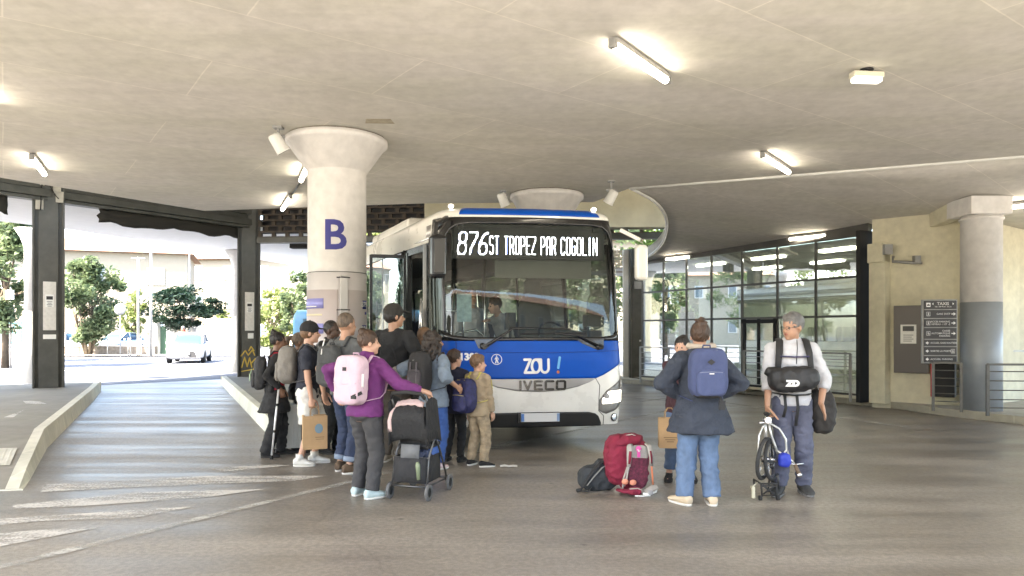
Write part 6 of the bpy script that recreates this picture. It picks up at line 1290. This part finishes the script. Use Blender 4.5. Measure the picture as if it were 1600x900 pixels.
# 6 tall man in black
PF_ = person('tall person in a dark cap and plain black tee seen from behind', -1.43, 8.62, -18, 1.90, 'tan', fat=.90, hair='cap', hairc='black', cap=cloth('dark_olive_cap', (.025,.023,.020)), hy=-42, HR=(-1.10,8.72,1.08), ER=(.8,-.6,-.6), FL=(-.11,.0), top=dict(mat=cloth('black_tee', (.016,.016,.017), .12), sleeve=.72, hem=.47, inf=.028, sr=.045, er=.046), bottom=dict(mat=cloth('brown_grey_trousers', (.10,.085,.07)), r=(.056,.046,.040), len=.05), shoes=dict(mat=cloth('beige_trainer', (.35,.3,.24)), sole=wsole), group=Q)
r = hold(PF_, 'shoulder_bag', 'small beige and black shoulder bag at the back of the tall black tee', 'bag'); T = PF_.T; h = 1.90; m = M(); m.tube([T(.13,-.10,1.10), T(.07,-.13,1.32), T(.0,-.11,1.46), T(-.07,-.02,1.56), T(-.06,.08,1.48)], .012, 8, flat=.5); m.build('strap', webb, r)
m = M(); m.ell(T(.14,-.17,1.03), (.10,.06,.13), None, 0, 20, 12, .6); o = m.build('pouch', cloth('beige_canvas', (.32,.30,.25)), r, fixn=False); remesh(o, .009, 2, .5, (.008, 12,12,12, 1))
# 7
person('person with long light brown hair close to the open bus door', -1.08, 8.78, -10, 1.62, 'fair', True, hair='long', hairc='lightbrown', top=dict(mat=cloth('grey_knit', (.12,.12,.12)), sleeve=1.9, hem=.47), bottom=dict(mat=blk), shoes=dict(mat=blk, sole=dsole), group=Q)
# 8 denim jacket
PH_ = person('person with dark curly hair in a pale denim jacket and blue jeans', -.90, 8.20, -38, 1.57, 'tan', True, hair='curly', hairc='darkbrown', hy=-25, HR=(-.62,8.05,.95), curlR=.6, ER=(.6,-1,-.4), HL=(-1.15,8.35,.98), EL=(-.8,-1,-.3), FL=(-.09,.03), FR=(.09,-.02), top=dict(mat=cloth('pale_denim', (.17,.215,.27), .25), name='denim_jacket', sleeve=1.35, hem=.46, inf=.028, flare=.03, sr=.044, er=.042, wr=.038, collar=.02, amp=.010), bottom=dict(mat=cloth('bright_blue_denim', (.03,.085,.28), .2), r=(.060,.050,.050), len=.06), shoes=dict(mat=cloth('pink_trainer', (.55,.42,.42)), sole=wsole), group=Q)
r_, L = backpack(PH_, 'black and grey trekking backpack on the denim jacket', cloth('black_pack_cloth', (.020,.019,.020)), webb, .27, .47, .18, .86, cloth('aubergine_grey_panel', (.055,.048,.055)), off=.035)
m = M(); m.box(L(0,-.085,.13), (.05,.008,.03), PH_.RL); m.build('badge', MT['steel_lt'], r_); m = M(); [m.bar(L(s_*.06,-.12,-.12), L(s_*.045,-.10,.12), .016,.01) for s_ in (-1, 1)]; m.build('webbing', mat('grey_web', (.10,.09,.10), .8), r_); m = M(); m.tube([L(.10,.0,-.18), L(.13,.03,-.38), L(.10,.03,-.55)], .012, 6); m.build('loose_strap', webb, r_)
# 9, 10 children
person('small child in navy behind the boy in the beige tracksuit', -.70, 8.66, -20, 1.34, 'fair', child=True, hair='short', hairc='brown', hy=-30, top=dict(mat=cloth('navy_cloth', (.02,.022,.045)), sleeve=1.95, hem=.44, inf=.02), bottom=dict(mat=blk), shoes=dict(mat=blk, sole=dsole), group=Q)
tan_ = cloth('beige_jersey', (.34,.265,.175), .10); tanp = mat('beige_print_jersey', (.34,.265,.175), .85, var=.42, vs_=13, bump=.5, bs=16)
PJ_ = person('child in a beige tracksuit standing by the bus front, from behind', -.40, 8.34, -42, 1.295, 'fair', child=True, hair='short', hairc='lightbrown', hy=-28, HR=(-.225,8.34,.56), curlR=.4, ER=(.4,-1,0), FL=(-.10,.0), FR=(.10,.02), tL=.2, tR=-.6, top=dict(mat=tan_, name='sweatshirt', sleeve=1.93, hem=.46, inf=.028, sr=.042, er=.038, wr=.028, collar=.01, amp=.010), bottom=dict(mat=tanp, r=(.062,.048,.040), len=.055, inf=.014, amp=.011), shoes=dict(mat=blk, sole=wsole), group=Q)
r_, L = backpack(PJ_, 'navy patterned school backpack with yellow straps on the child in beige', mat('navy_speckled', (.018,.020,.085), .7, var=.5, vs_=26, bump=.3), mat('yellow_strap', (.55,.47,.12), .7), .30, .40, .17, .80, mat('navy_speckled_pocket', (.018,.020,.085), .7, var=.5, vs_=26), off=.02, zipm=mat('yellow_zip', (.42,.35,.12), .6), sway=-.03)
m = M(); m.ell(L(-.15,.02,-.02), (.025,.03,.05)); m.build('yellow_side_pocket', mat('yellow_mesh', (.6,.52,.10), .7), r_)
# 11, 12 pair on the right
PK_ = person('person in dark top and jeans half hidden behind the parka wearer', 1.79, 7.50, 170, 1.52, 'fair', True, hair='bun', hairc='black', hy=-20, HR=(1.70,7.32,.76), dirR=(0,.2,-1), curlR=1, ER=(.1,-1,0), FL=(-.10,.0), FR=(.13,.02), top=dict(mat=cloth('dark_plum_top', (.05,.018,.025)), sleeve=1.9, hem=.48, inf=.02), bottom=dict(mat=jeans, r=(.054,.042,.036), len=.085), shoes=dict(mat=blk, sole=dsole))
paper_bag('paper_bag', 'brown paper bag with small dark print, held behind the parka wearer', (1.60, 7.22, .40), -.1, .22, .12, .30, dec2)
parka = cloth('navy_parka_cloth', (.030,.038,.056), .12, bs=30)
PL_ = person('person in a navy parka and light jeans with hands on hips, from behind', 1.72, 6.50, 0, 1.655, 'fair', True, hair='messybun', hairc='brown', hy=-8, HL=(-.15,.04,.985), HR=(.15,.04,.985), worldhands=False, EL=(-1,-.25,-.25), ER=(1,-.25,-.25), dirL=(.7,.3,-.5), dirR=(-.7,.3,-.5), FL=(-.15,.0), FR=(.10,.0), tL=.55, tR=-.1, fat=1.04,
    top=dict(mat=parka, name='parka', sleeve=1.93, hem=.40, inf=.026, flare=.11, loose=.9, sr=.048, er=.042, wr=.032, collar=.0, hood=True, amp=.018, f=(5,5,9)), bottom=dict(mat=jeans, r=(.062,.052,.046), len=.045, amp=.010), shoes=dict(mat=cloth('cream_leather', (.52,.42,.30), .1), sole=wsole, lace=MT['white'], k=1.1))
T = PL_.T; h = 1.655; m = M(); m.tube([T(.066*math.cos(t_*PI/10)*h*1.0, (-.018-.052*math.sin(t_*PI/10))*h, (.872-.004*math.sin(t_*PI/10))*h) for t_ in range(-2, 13)], .026, 10); o = m.build('hood_lining', cloth('cream_fleece', (.50,.42,.34), .15, bs=90), PL_.root, fixn=False); remesh(o, .008, 2, .5, (.006, 30,30,30, 1))
m = M()
for s_ in (-1, 1): m.box((s_*.165,-.135,.80), (.12,.02,.012), Matrix.Rotation(s_*-.25, 3, 'Y')); 
m.build('pocket_flap', cloth('parka_flap', (.05,.055,.07)), PL_.root)
for s_ in (-1, 1): m = M(); m.box((s_*.135,-.165,.745), (.11,.02,.09), Matrix.Rotation(s_*.35, 3, 'Z')); m.build('pocket', parka, PL_.root, .01)
r_, L = backpack(PL_, 'slate blue backpack with a diamond patch on the navy parka', cloth('slate_blue_fabric', (.050,.066,.145), .10), cloth('blue_strap', (.04,.055,.13)), .33, .44, .17, .865, cloth('slate_blue_pocket', (.056,.074,.16), .10), off=.065, zipm=mat('pale_zip', (.16,.18,.26), .6), e=.5)
m = M(); d0 = L(0,-.108,.10); m.add([d0+Vector((-.035,0,0)), d0+Vector((0,0,-.026)), d0+Vector((.035,0,0)), d0+Vector((0,0,.026))], [(0,1,2,3)]); m.build('diamond_patch', webb, r_, solid=.004); m = M(); m.box(L(0,-.128,.0), (.04,.004,.008)); m.build('label', MT['white'], r_)
m = M(); m.ell(L(0,-.01,-.195), (.135,.07,.03)); m.build('base_panel', webb, r_); m = M(); m.bar(L(.10,-.03,-.20), L(.115,-.03,-.29), .02,.012); m.box(L(.115,-.035,-.28), (.055,.02,.08)); m.build('buckle', webb, r_)
# 13 cyclist
grey_b = cloth('washed_blue_trousers', (.085,.092,.135), .16)
PM_ = person('person with grey hair and glasses, white shirt, holding a folded bicycle', 2.72, 6.92, 168, 1.765, 'tan', hair='short', hairc='grey', hy=-48, hp=6, lean=2, fat=.95, HR=(2.41,6.73,.81), dirR=(-.02,.02,-1), curlR=.95, ER=(.5,-1,-.1), HL=(2.92,6.72,.90), dirL=(-.25,.5,-1), EL=(-.9,-.8,0), curlL=.12, FL=(-.12,-.02), FR=(.12,.08), tL=.15, tR=-.35,
    top=dict(mat=cloth('white_linen', (.52,.52,.54), .14), sleeve=1.45, hem=.49, inf=.018, flare=.012, sr=.038, er=.036, wr=.031, collar=.012, amp=.010), bottom=dict(mat=grey_b, r=(.058,.047,.042), len=.055, inf=.012, waist=.56, amp=.010), shoes=dict(mat=cloth('grey_hiking_boot', (.045,.045,.043), .3), sole=mat('grey_sole', (.16,.155,.15), .7), hi=.03, lace=MT['steel_lt'], k=1.12))
h = 1.765; HPm = lambda a, b, c: PM_.hc+PM_.RH @ (Vector((a, b, c))*h); m = M()
for s_ in (-1, 1): m.tube([HPm(s_*.018+.014*math.cos(t_*PI/8), .058, .001+.010*math.sin(t_*PI/8)) for t_ in range(17)], .0022, 6); m.tube([HPm(s_*.032,.057,.003), HPm(s_*.046,.0,.002)], .002, 6)
m.build('glasses', MT['dark'], PM_.root)
T = PM_.T; m = M(); m.tube([T(-.035,.062,1.50), T(-.03,.12,1.42), T(-.02,.135,1.27)], .004, 6); m.build('lanyard', webb, PM_.root)
r = hold(PM_, 'backpack', 'large dark travel backpack, its load slung low behind the cyclist', 'backpack')
for s_ in (-1, 1):
    m = M(); m.tube([T(s_*.10,-.12,1.36), T(s_*.115,-.04,1.50), T(s_*.12,.05,1.49), T(s_*.135,.13,1.38), T(s_*.15,.15,1.22), T(s_*.175,.09,1.10), T(s_*.16,-.06,1.02)], [.030,.034,.034,.032,.026,.016,.014], 10, 0, True, .42); m.build('strap', webb, r)
m = M(); m.tube([T(-.13,.155,1.345), T(0,.17,1.34), T(.13,.155,1.345)], .008, 6); m.build('chest_strap', mat('navy_web', (.03,.025,.08), .7), r); m = M(); m.tube([T(-.17,.02,.98), T(-.12,.13,.975), T(0,.165,.97), T(.12,.13,.975), T(.17,.02,.98)], .022, 8, 0, True, .35); m.build('hip_belt', webb, r)
for s_, l_ in ((-.02,.30), (.09,.22)): m = M(); m.tube([T(s_,.165,.98), T(s_-.01,.175,.85), T(s_+.01,.165,.98-l_)], .014, 6, 0, True, .3); m.build('loose_strap', webb, r)
m = M(); m.ell(T(0,-.22,1.18), (.15,.12,.28), None, 0, 24, 14, .6); m.ell(T(-.12,-.20,.88), (.13,.12,.14), None, 0, 24, 14, .7); m.ell(T(-.30,-.12,.80), (.12,.12,.22), None, 0, 24, 14, .7); o = m.build('bag', cloth('dark_brown_black', (.028,.025,.023), .25), r, fixn=False); remesh(o, .011, 3, .5, (.014, 9,9,9, 4))
r = hold(PM_, 'front_bag', 'black roll bag with white letters strapped across the white shirt', 'bag'); m = M(); R_ = Matrix.Rotation(.10, 3, 'Y'); m.ell(T(.02,.235,1.135), (.225,.10,.118), R_, 0, 32, 16, .72); m.ell(T(.17,.235,1.14), (.08,.09,.10), R_, 0, 20, 12, .7); m.tube([T(.21,.24,1.19), T(.27,.24,1.215)], [.06,.035], 12); o = m.build('bag', mat('black_ripstop', (.012,.012,.013), .55, var=.2, bump=.3, bs=24), r, fixn=False); remesh(o, .009, 3, .5, (.010, 9,9,7, 2))
v, f_ = text_mesh('ZD', .072, .006, .002, sx=1.1); m = M(); m.add([T(.045-q.x, .342+q.z, 1.105+q.y) for q in v], f_); m.build('white_letters', wh, r, fixn=False)
# in the bus and across the street
person('passenger seen through the left of the windscreen, face to the door', -.62, 10.75, -150, 1.78, 'tan', hair='buzz', hairc='brown', fine=False, z=.45, top=dict(mat=cloth('white_top_inside', (.4,.4,.42)), sleeve=1.9), bottom=dict(mat=blk), shoes=dict(mat=blk, sole=dsole))
person('passenger in white sleeve leaning by the pole inside the bus', -.05, 11.05, 120, 1.70, 'fair', hair='short', hairc='brown', fine=False, z=.45, lean=22, HR=(-.35,10.6,1.75), top=dict(mat=cloth('pale_shirt_inside', (.5,.5,.5)), sleeve=1.9), bottom=dict(mat=blk), shoes=dict(mat=blk, sole=dsole))
p = W(286, HORZ, 42.5); person('person in a bright red top walking behind the white car', p.x, p.y, 160, 1.92, 'tan', fine=False, hair='short', hairc='grey', top=dict(mat=cloth('bright_red', (.55,.02,.02)), sleeve=1.9), bottom=dict(mat=blk), shoes=dict(mat=blk, sole=dsole))
# ================================================================== THINGS ON THE GROUND
# stroller under the hand of the person in purple
so0 = Vector((-.92, 6.80, 0)); r = thing('stroller', 'black folding stroller with pink lined hood, pushed by the person in purple', 'stroller', so0, -.30); r.scale = (.86, .86, .97)
st = MT['stf'] = mat('dark_grey_tube', (.10,.10,.10), .35, .6); bkf = cloth('black_stroller_fabric', (.018,.018,.019), .12, bs=30); pk = cloth('pale_pink_lining', (.60,.44,.42), .12)
m = M()
for s_ in (-1, 1):
    m.tube([(s_*.21,-.17,.10), (s_*.20,-.10,.40), (s_*.20,.10,.62), (s_*.205,-.10,.85), (s_*.20,-.20,1.0)], .012, 8); m.tube([(s_*.21,.42,.09), (s_*.20,.20,.45), (s_*.20,.02,.66)], .012, 8); m.tube([(s_*.20,-.17,.13), (s_*.2,.40,.12)], .009, 8)
m.tube([(-.2,-.17,.13), (.2,-.17,.13)], .010, 8); m.tube([(-.2,.40,.13), (.2,.40,.13)], .010, 8); m.tube([(-.2,-.12,.40), (.2,-.12,.40)], .010, 8); m.build('frame', st, r)
m = M(); m.tube([(-.20,-.20,.98), (-.17,-.235,1.03), (0,-.25,1.045), (.17,-.235,1.03), (.20,-.20,.98)], .019, 10); m.build('push_handle', MT['black'], r)
for x, y in ((-.23,-.17), (.23,-.17), (-.23,.42), (.23,.42)):
    m = M(); m.lathe([(.045,-.014),(.072,-.018),(.082,-.010),(.082,.010),(.072,.018),(.045,.014)], (x, y, .082), 24, axis='X', caps=False); w_ = m.build('wheel', mat('grey_tyre', (.11,.11,.11), .7), r); m = M(); m.lathe([(.0,.006),(.02,.012),(.03,.004),(.05,.004)], (x, y, .082), 12, axis='X', caps=False)
    for k in range(5): a = k*2*PI/5; m.bar((x, y, .082), (x, y+.055*math.cos(a), .082+.055*math.sin(a)), .012,.008)
    m.build('hub', MT['black'], w_)
# hood: black back cloth with pink lining rim on top
def hood(u_, v_):   # u across -1..1, v 0 (rear bottom) .. 1 (top front)
    a = v_*1.9; return Vector((u_*(.235-.05*v_), -.15-.11*math.sin(min(a,1.57))+.30*max(0,(v_-.55)), .58+.42*v_-.10*max(0,v_-.7)*2-.035*u_*u_+.012*noise.noise(Vector((u_*4, v_*5, 1)))))
m = M(); m.grid(hood, [-1+i/8 for i in range(17)], [i*.9/12 for i in range(13)]); hd = m.build('hood', bkf, r, solid=.008)
m = M(); m.grid(lambda u_, v_: hood(u_*.86, v_)+Vector((0,-.004,.022)), [-1+i/8 for i in range(17)], [.84+.04*i for i in range(6)]); m.grid(lambda u_, v_: hood(u_, v_)+Vector((0,-.004,-.0)), [-1.06,-.86], [.25+.05*i for i in range(14)]); m.build('pink_lining', pk, r, solid=.018)
for s_ in (-1, 1): m = M(); m.grid(lambda u_, v_: Vector((s_*(.225), -.22+.42*u_*(1-.3*v_), .52+.42*v_+.05*math.sin(u_*3))), [0,.25,.5,.75,1], [0,.25,.5,.75,1]); m.build('hood_side', bkf, r, solid=.006)
m = M(); m.box((0,.10,.50), (.38,.34,.05)); m.bar((0,-.02,.52), (0,-.12,.90), .36,.04, up=Vector((0,1,0))); m.build('seat', bkf, r, .02)
m = M(); m.grid(lambda u_, v_: Vector((u_*.19, -.155-.012*math.sin(v_*3.1), .16+.25*v_)), [-1,-.5,0,.5,1], [0,.33,.66,1]); m.grid(lambda u_, v_: Vector((u_*.19, .25, .16+.18*v_)), [-1,0,1], [0,1])
for s_ in (-1, 1): m.grid(lambda u_, v_: Vector((s_*.19, -.155+.40*u_, .16+.25*v_)), [0,.5,1], [0,1])
m.grid(lambda u_, v_: Vector((u_*.19, -.155+.40*v_, .16)), [-1,1], [0,1]); m.build('basket', cloth('charcoal_mesh', (.022,.022,.024), .2), r, solid=.004)
m = M(); m.ell((0.02,.02,.40), (.15,.13,.07), None, 0, 20, 12); o = m.build('folded_clothes', mat('blue_patterned_cloth', (.05,.065,.12), .8, var=.7, vs_=9), r, fixn=False); remesh(o, .009, 2, .5, (.02, 12,12,16, 2))
m = M(); m.tube([(.11,-.165,.20), (.105,-.175,.34), (.10,-.175,.37)], [.02,.026,.016], 12); m.build('bottle', mat('green_bottle', (.20,.24,.15), .25), r)
m = M(); m.grid(lambda u_, v_: Vector((.0+.11*u_, -.158+.02*v_, .40+.13*v_)), [-1,0,1], [0,.5,1]); m.build('grey_cloth', cloth('grey_cotton', (.14,.145,.15), .1), r, solid=.006)
# zebra cloth bag behind the stroller
# rucksacks standing on the ground
gx = Vector((1.20, 7.02, 0)); r = thing('hiking_backpack', 'tall maroon hiking backpack with grey straps standing on the ground', 'backpack', (1.17, 6.98, 0), .12); r.scale = (.97, .97, .93)
mar = cloth('maroon_ripstop', (.20,.012,.035), .16, bs=25); gry = cloth('light_grey_padding', (.36,.34,.31), .1); mesh_ = mat('maroon_mesh', (.13,.022,.045), .8, var=.6, vs_=38)
m = M(); m.ell((-.10,.06,.34), (.155,.13,.26), None, 0, 28, 16, .65); m.ell((-.03,.08,.44), (.15,.13,.15), None, 0, 24, 14, .7); m.ell((.02,.08,.30), (.17,.14,.28), None, 0, 28, 16, .6); o = m.build('bag', mar, r, fixn=False); remesh(o, .009, 3, .5, (.014, 8,8,10, 1))
m = M(); m.ell((-.04,.05,.545), (.165,.13,.055), Matrix.Rotation(-.12, 3, 'Y'), 0, 28, 14, .75); o = m.build('lid', mar, r, fixn=False); remesh(o, .009, 2, .5, (.012, 8,8,8, 5))
m = M(); m.ell((.05,-.06,.27), (.105,.035,.22), None, 0, 24, 14, .6); m.build('back_panel', mesh_, r)
m = M(); m.ell((.055,-.065,.42), (.10,.03,.085), None, 0, 24, 14, .6); m.build('back_padding', gry, r)
for s_, x0 in ((-1, -.055), (1, .15)):
    m = M(); m.tube([(x0*.8+.02,-.06,.52), (x0,-.13,.50), (x0+s_*.01,-.155,.40), (x0+s_*.015,-.15,.30)], [.026,.028,.026,.018], 10, 0, True, .45); o = m.build('shoulder_strap', gry, r); m = M(); m.tube([(x0,-.162,.46), (x0+s_*.008,-.172,.40), (x0+s_*.012,-.165,.33)], [.014,.016,.012], 8, 0, True, .3); m.build('strap_panel', mar, o)
    m = M(); m.tube([(x0+s_*.015,-.15,.30), (x0+s_*.03,-.13,.18), (x0+s_*.045,-.10,.09)], .010, 6); m.build('strap_web', mat('orange_web', (.60,.20,.10), .7) if s_ > 0 else gry, o)
m = M(); m.tube([(-.16,-.08,.05), (-.12,-.16,.05), (.0,-.19,.045)], [.03,.045,.045], 12, 0, True, .5); m.build('hip_belt', mar, r); m = M(); m.tube([(.22,-.03,.10), (.20,-.13,.075), (.08,-.19,.04)], [.025,.045,.03], 12, 0, True, .45); m.build('hip_belt', gry, r)
m = M(); m.ell((-.02,-.19,.055), (.07,.03,.04), None, 0, 20, 12, .6); o = m.build('belt_pocket', mar, r); m = M(); m.tube([(-.08,-.215,.085), (0,-.222,.09), (.045,-.215,.07), (.05,-.21,.03)], .006, 6); m.build('pocket_zip', gry, o)
m = M(); m.tube([(.06,-.20,.03), (.11,-.22,.02), (.15,-.20,.03), (.21,-.14,.03), (.23,-.10,.05)], .012, 8); m.tube([(-.02,-.2,.01), (.05,-.22,.008), (.13,-.22,.012)], .007, 6); m.build('belt_strap', MT['white'], r); m = M(); m.box((.13,-.215,.045), (.05,.03,.05)); m.build('buckle', mat('grey_buckle', (.3,.3,.3), .4), r, .008)
m = M(); m.tube([(-.19,.0,.50), (-.205,-.02,.42), (-.19,-.03,.36)], .006, 6); m.tube([(-.06,-.02,.60), (0,-.03,.615), (.05,-.02,.59)], .007, 6); m.tube([(-.07,-.12,.30), (-.11,-.10,.16), (-.12,-.11,.06)], .009, 6); m.build('cord', gry, r)
m = M(); m.lathe([(.022,-.004),(.03,0),(.022,.004)], (.045,-.105,.475), 16, axis='Y'); m.box((.045,-.108,.42), (.03,.006,.07)); m.build('luggage_tag', mat('bright_pink_tag', (.75,.10,.38), .5), r); m = M(); m.tube([(.035,-.11,.47),(.045,-.115,.445),(.06,-.11,.46)], .005, 6); m.build('tag_loop', MT['white'], r)
m = M(); m.ell((-.10,-.13,.14), (.035,.02,.03)); m.ell((-.02,-.13,.13), (.035,.02,.03)); m.build('orange_patch', mat('salmon_foam', (.62,.24,.15), .8), r)
r = thing('small_backpack', 'small charcoal backpack lying against the maroon one', 'backpack', (.86, 7.10, 0), .25); m = M(); m.ell((0,0,.12), (.20,.12,.12), None, 0, 26, 14, .7); m.ell((.08,.02,.19), (.12,.11,.11), None, 0, 24, 12, .8); o = m.build('bag', cloth('charcoal_ripstop', (.030,.034,.038), .2), r, fixn=False); remesh(o, .009, 3, .5, (.012, 9,9,9, 3))
m = M(); m.tube([(.10,-.06,.31), (.0,-.08,.29), (-.10,-.10,.20), (-.19,-.12,.09), (-.22,-.12,.04)], [.018,.028,.028,.020,.012], 10, 0, True, .4); m.build('strap', webb, r); m = M(); m.tube([(.08,-.105,.27), (.0,-.115,.24), (-.10,-.13,.15), (-.17,-.14,.075)], [.010,.012,.012,.008], 8, 0, True, .4); m.build('strap_lining', mat('grey_mesh', (.20,.20,.19), .8), r)
m = M(); m.tube([(-.22,-.12,.035), (-.27,-.13,.03)], .018, 8); m.tube([(-.25,-.13,.03),(-.17,-.15,.02),(-.12,-.14,.05)], .008, 6); m.build('adjuster', MT['black'], r); m = M(); m.tube([(-.12,-.10,.16),(0,-.125,.13),(.12,-.12,.12)], .004, 6); m.build('zip', webb, r)
# folding bicycle, folded and stood on its rear rack
r = thing('folding_bicycle', 'folded silver bicycle with small wheels standing on its rack', 'bicycle', (2.40, 6.72, 0), 0); silver = mat('silver_frame_paint', (.52,.52,.50), .28, .7, var=.08)
wdir = Vector((.16, .98, 0)).normalized()      # plane of the wheels, nearly in line with the view
def wheel(c, rr, ax, nm):
    c = Vector(c); ax = Vector(ax).normalized(); a, b = basis(ax); P_ = lambda t_, q, o_=0: c+a*math.cos(t_)*q+b*math.sin(t_)*q+ax*o_
    m = M(); m.tube([P_(2*PI*i/40, rr-.016) for i in range(41)], .018, 10, caps=False); w_ = m.build(nm, mat('black_tyre', (.03,.03,.03), .8, var=.15), r)
    m = M(); m.tube([P_(2*PI*i/40, rr-.036) for i in range(41)], .009, 8, caps=False); m.build('rim', MT['chrome'], w_)
    m = M(); [m.tube([P_(2*PI*i/20, .012, (.02 if i % 2 else -.02)), P_(2*PI*(i+.8*(1 if i % 4 < 2 else -1))/20, rr-.036)], .0014, 4) for i in range(20)]; m.build('spokes', MT['chrome'], w_); m = M(); m.tube([c-ax*.045, c+ax*.045], .014, 10); m.tube([c-ax*.025, c+ax*.025], .024, 12); m.build('hub', MT['chrome'], w_); return w_
wheel((-.015,.0,.375), .205, (.78,-.60,-.10), 'wheel'); wheel((.075,.06,.355), .200, (.78,-.60,.05), 'wheel')
m = M(); m.tube([(.0,.02,.74), (-.005,.0,.66), (-.01,-.02,.58)], .016, 10); m.tube([(.0,0,.70), (-.04,-.02,.68), (-.085,-.05,.60), (-.10,-.07,.40), (-.085,-.05,.37)], .010, 8); m.tube([(.02,0,.71), (.05,.0,.70), (.12,-.02,.66), (.175,-.03,.56), (.185,-.03,.46), (.15,-.02,.42), (.09,0,.46)], .011, 8)
m.tube([(.03,0,.70), (.05,.01,.60), (.09,.02,.50), (.12,.02,.42)], .013, 10); m.tube([(.19,-.03,.46), (.21,-.04,.38), (.25,-.05,.33)], .008, 8); m.build('frame', silver, r)
m = M(); m.lathe([(.03,-.05),(.034,-.02),(.028,.0)], (0,-.01,.745), 14, axis='Y'); m.tube([(-.01,.02,.74), (.03,-.03,.745)], .024, 10); m.tube([(-.07,-.01,.715), (.05,.0,.715)], .012, 8); m.build('clamp', MT['chrome'], r)
m = M(); m.ell((.0,-.02,.80), (.024,.06,.020)); m.build('saddle', MT['black'], r)
m = M(); m.ell((.16,-.04,.37), (.055,.045,.065), None, 0, 18, 12, .6); o = m.build('blue_pouch', mat('bright_blue_fabric', (.015,.035,.36), .6, var=.1), r, fixn=False); remesh(o, .007, 2, .5, (.006, 14,14,14, 1))
m = M(); m.tube([(.25,-.06,.33), (.275,-.09,.25)], [.017,.020], 10); m.build('handlebar_grip', mat('brown_grip', (.12,.08,.05), .7), r); m = M(); m.tube([(.19,-.05,.34), (.25,-.06,.33), (.33,-.06,.34)], .008, 8); m.lathe([(.0,-.01),(.022,-.01),(.022,.01),(.0,.01)], (.278,-.10,.24), 14, axis='Y', caps=False); m.build('brake_lever', MT['chrome'], r)
m = M(); m.tube([(-.085,-.05,.40), (-.125,-.10,.36), (-.12,-.09,.27)], .010, 8); m.tube([(.02,-.08,.33), (.02,-.10,.31)], .02, 8); m.bar((-.05,-.04,.36), (.06,-.04,.35), .02,.02); m.tube([(.10,-.03,.24), (.11,-.02,.10)], .012, 8); m.build('crank', MT['dark'], r)
m = M(); zt_ = .155
for s_ in (-1, 1): m.tube([(s_*.075,-.08,zt_), (s_*.065,-.08,.035)], .009, 8); m.tube([(s_*.075,.12,zt_), (s_*.065,.12,.035)], .009, 8); m.tube([(s_*.075,-.08,zt_), (s_*.075,.12,zt_)], .009, 8)
m.tube([(-.075,-.08,zt_), (.075,-.08,zt_)], .009, 8); m.tube([(-.065,-.08,.045), (.065,-.08,.045)], .006, 8); m.tube([(-.06,-.082,.14), (.055,-.082,.05)], .010, 6); m.tube([(.06,-.084,.14), (-.055,-.084,.06)], .008, 6); m.box((0,-.085,.135), (.14,.008,.018)); m.build('rear_rack', MT['black'], r)
for s_ in (-1, 1): m = M(); m.lathe([(.010,-.010),(.024,-.012),(.024,.012),(.010,.010)], (s_*.082,-.08,.024), 16, axis='X'); m.build('roller', MT['black'], r)
m = M(); m.box((-.155,-.10,.07), (.028,.03,.085)); m.box((-.16,-.10,.125), (.03,.05,.02)); m.tube([(-.155,-.09,.13), (-.10,-.05,.16)], .006, 6); m.build('pedal', mat('pale_pedal', (.5,.47,.35), .5), r)
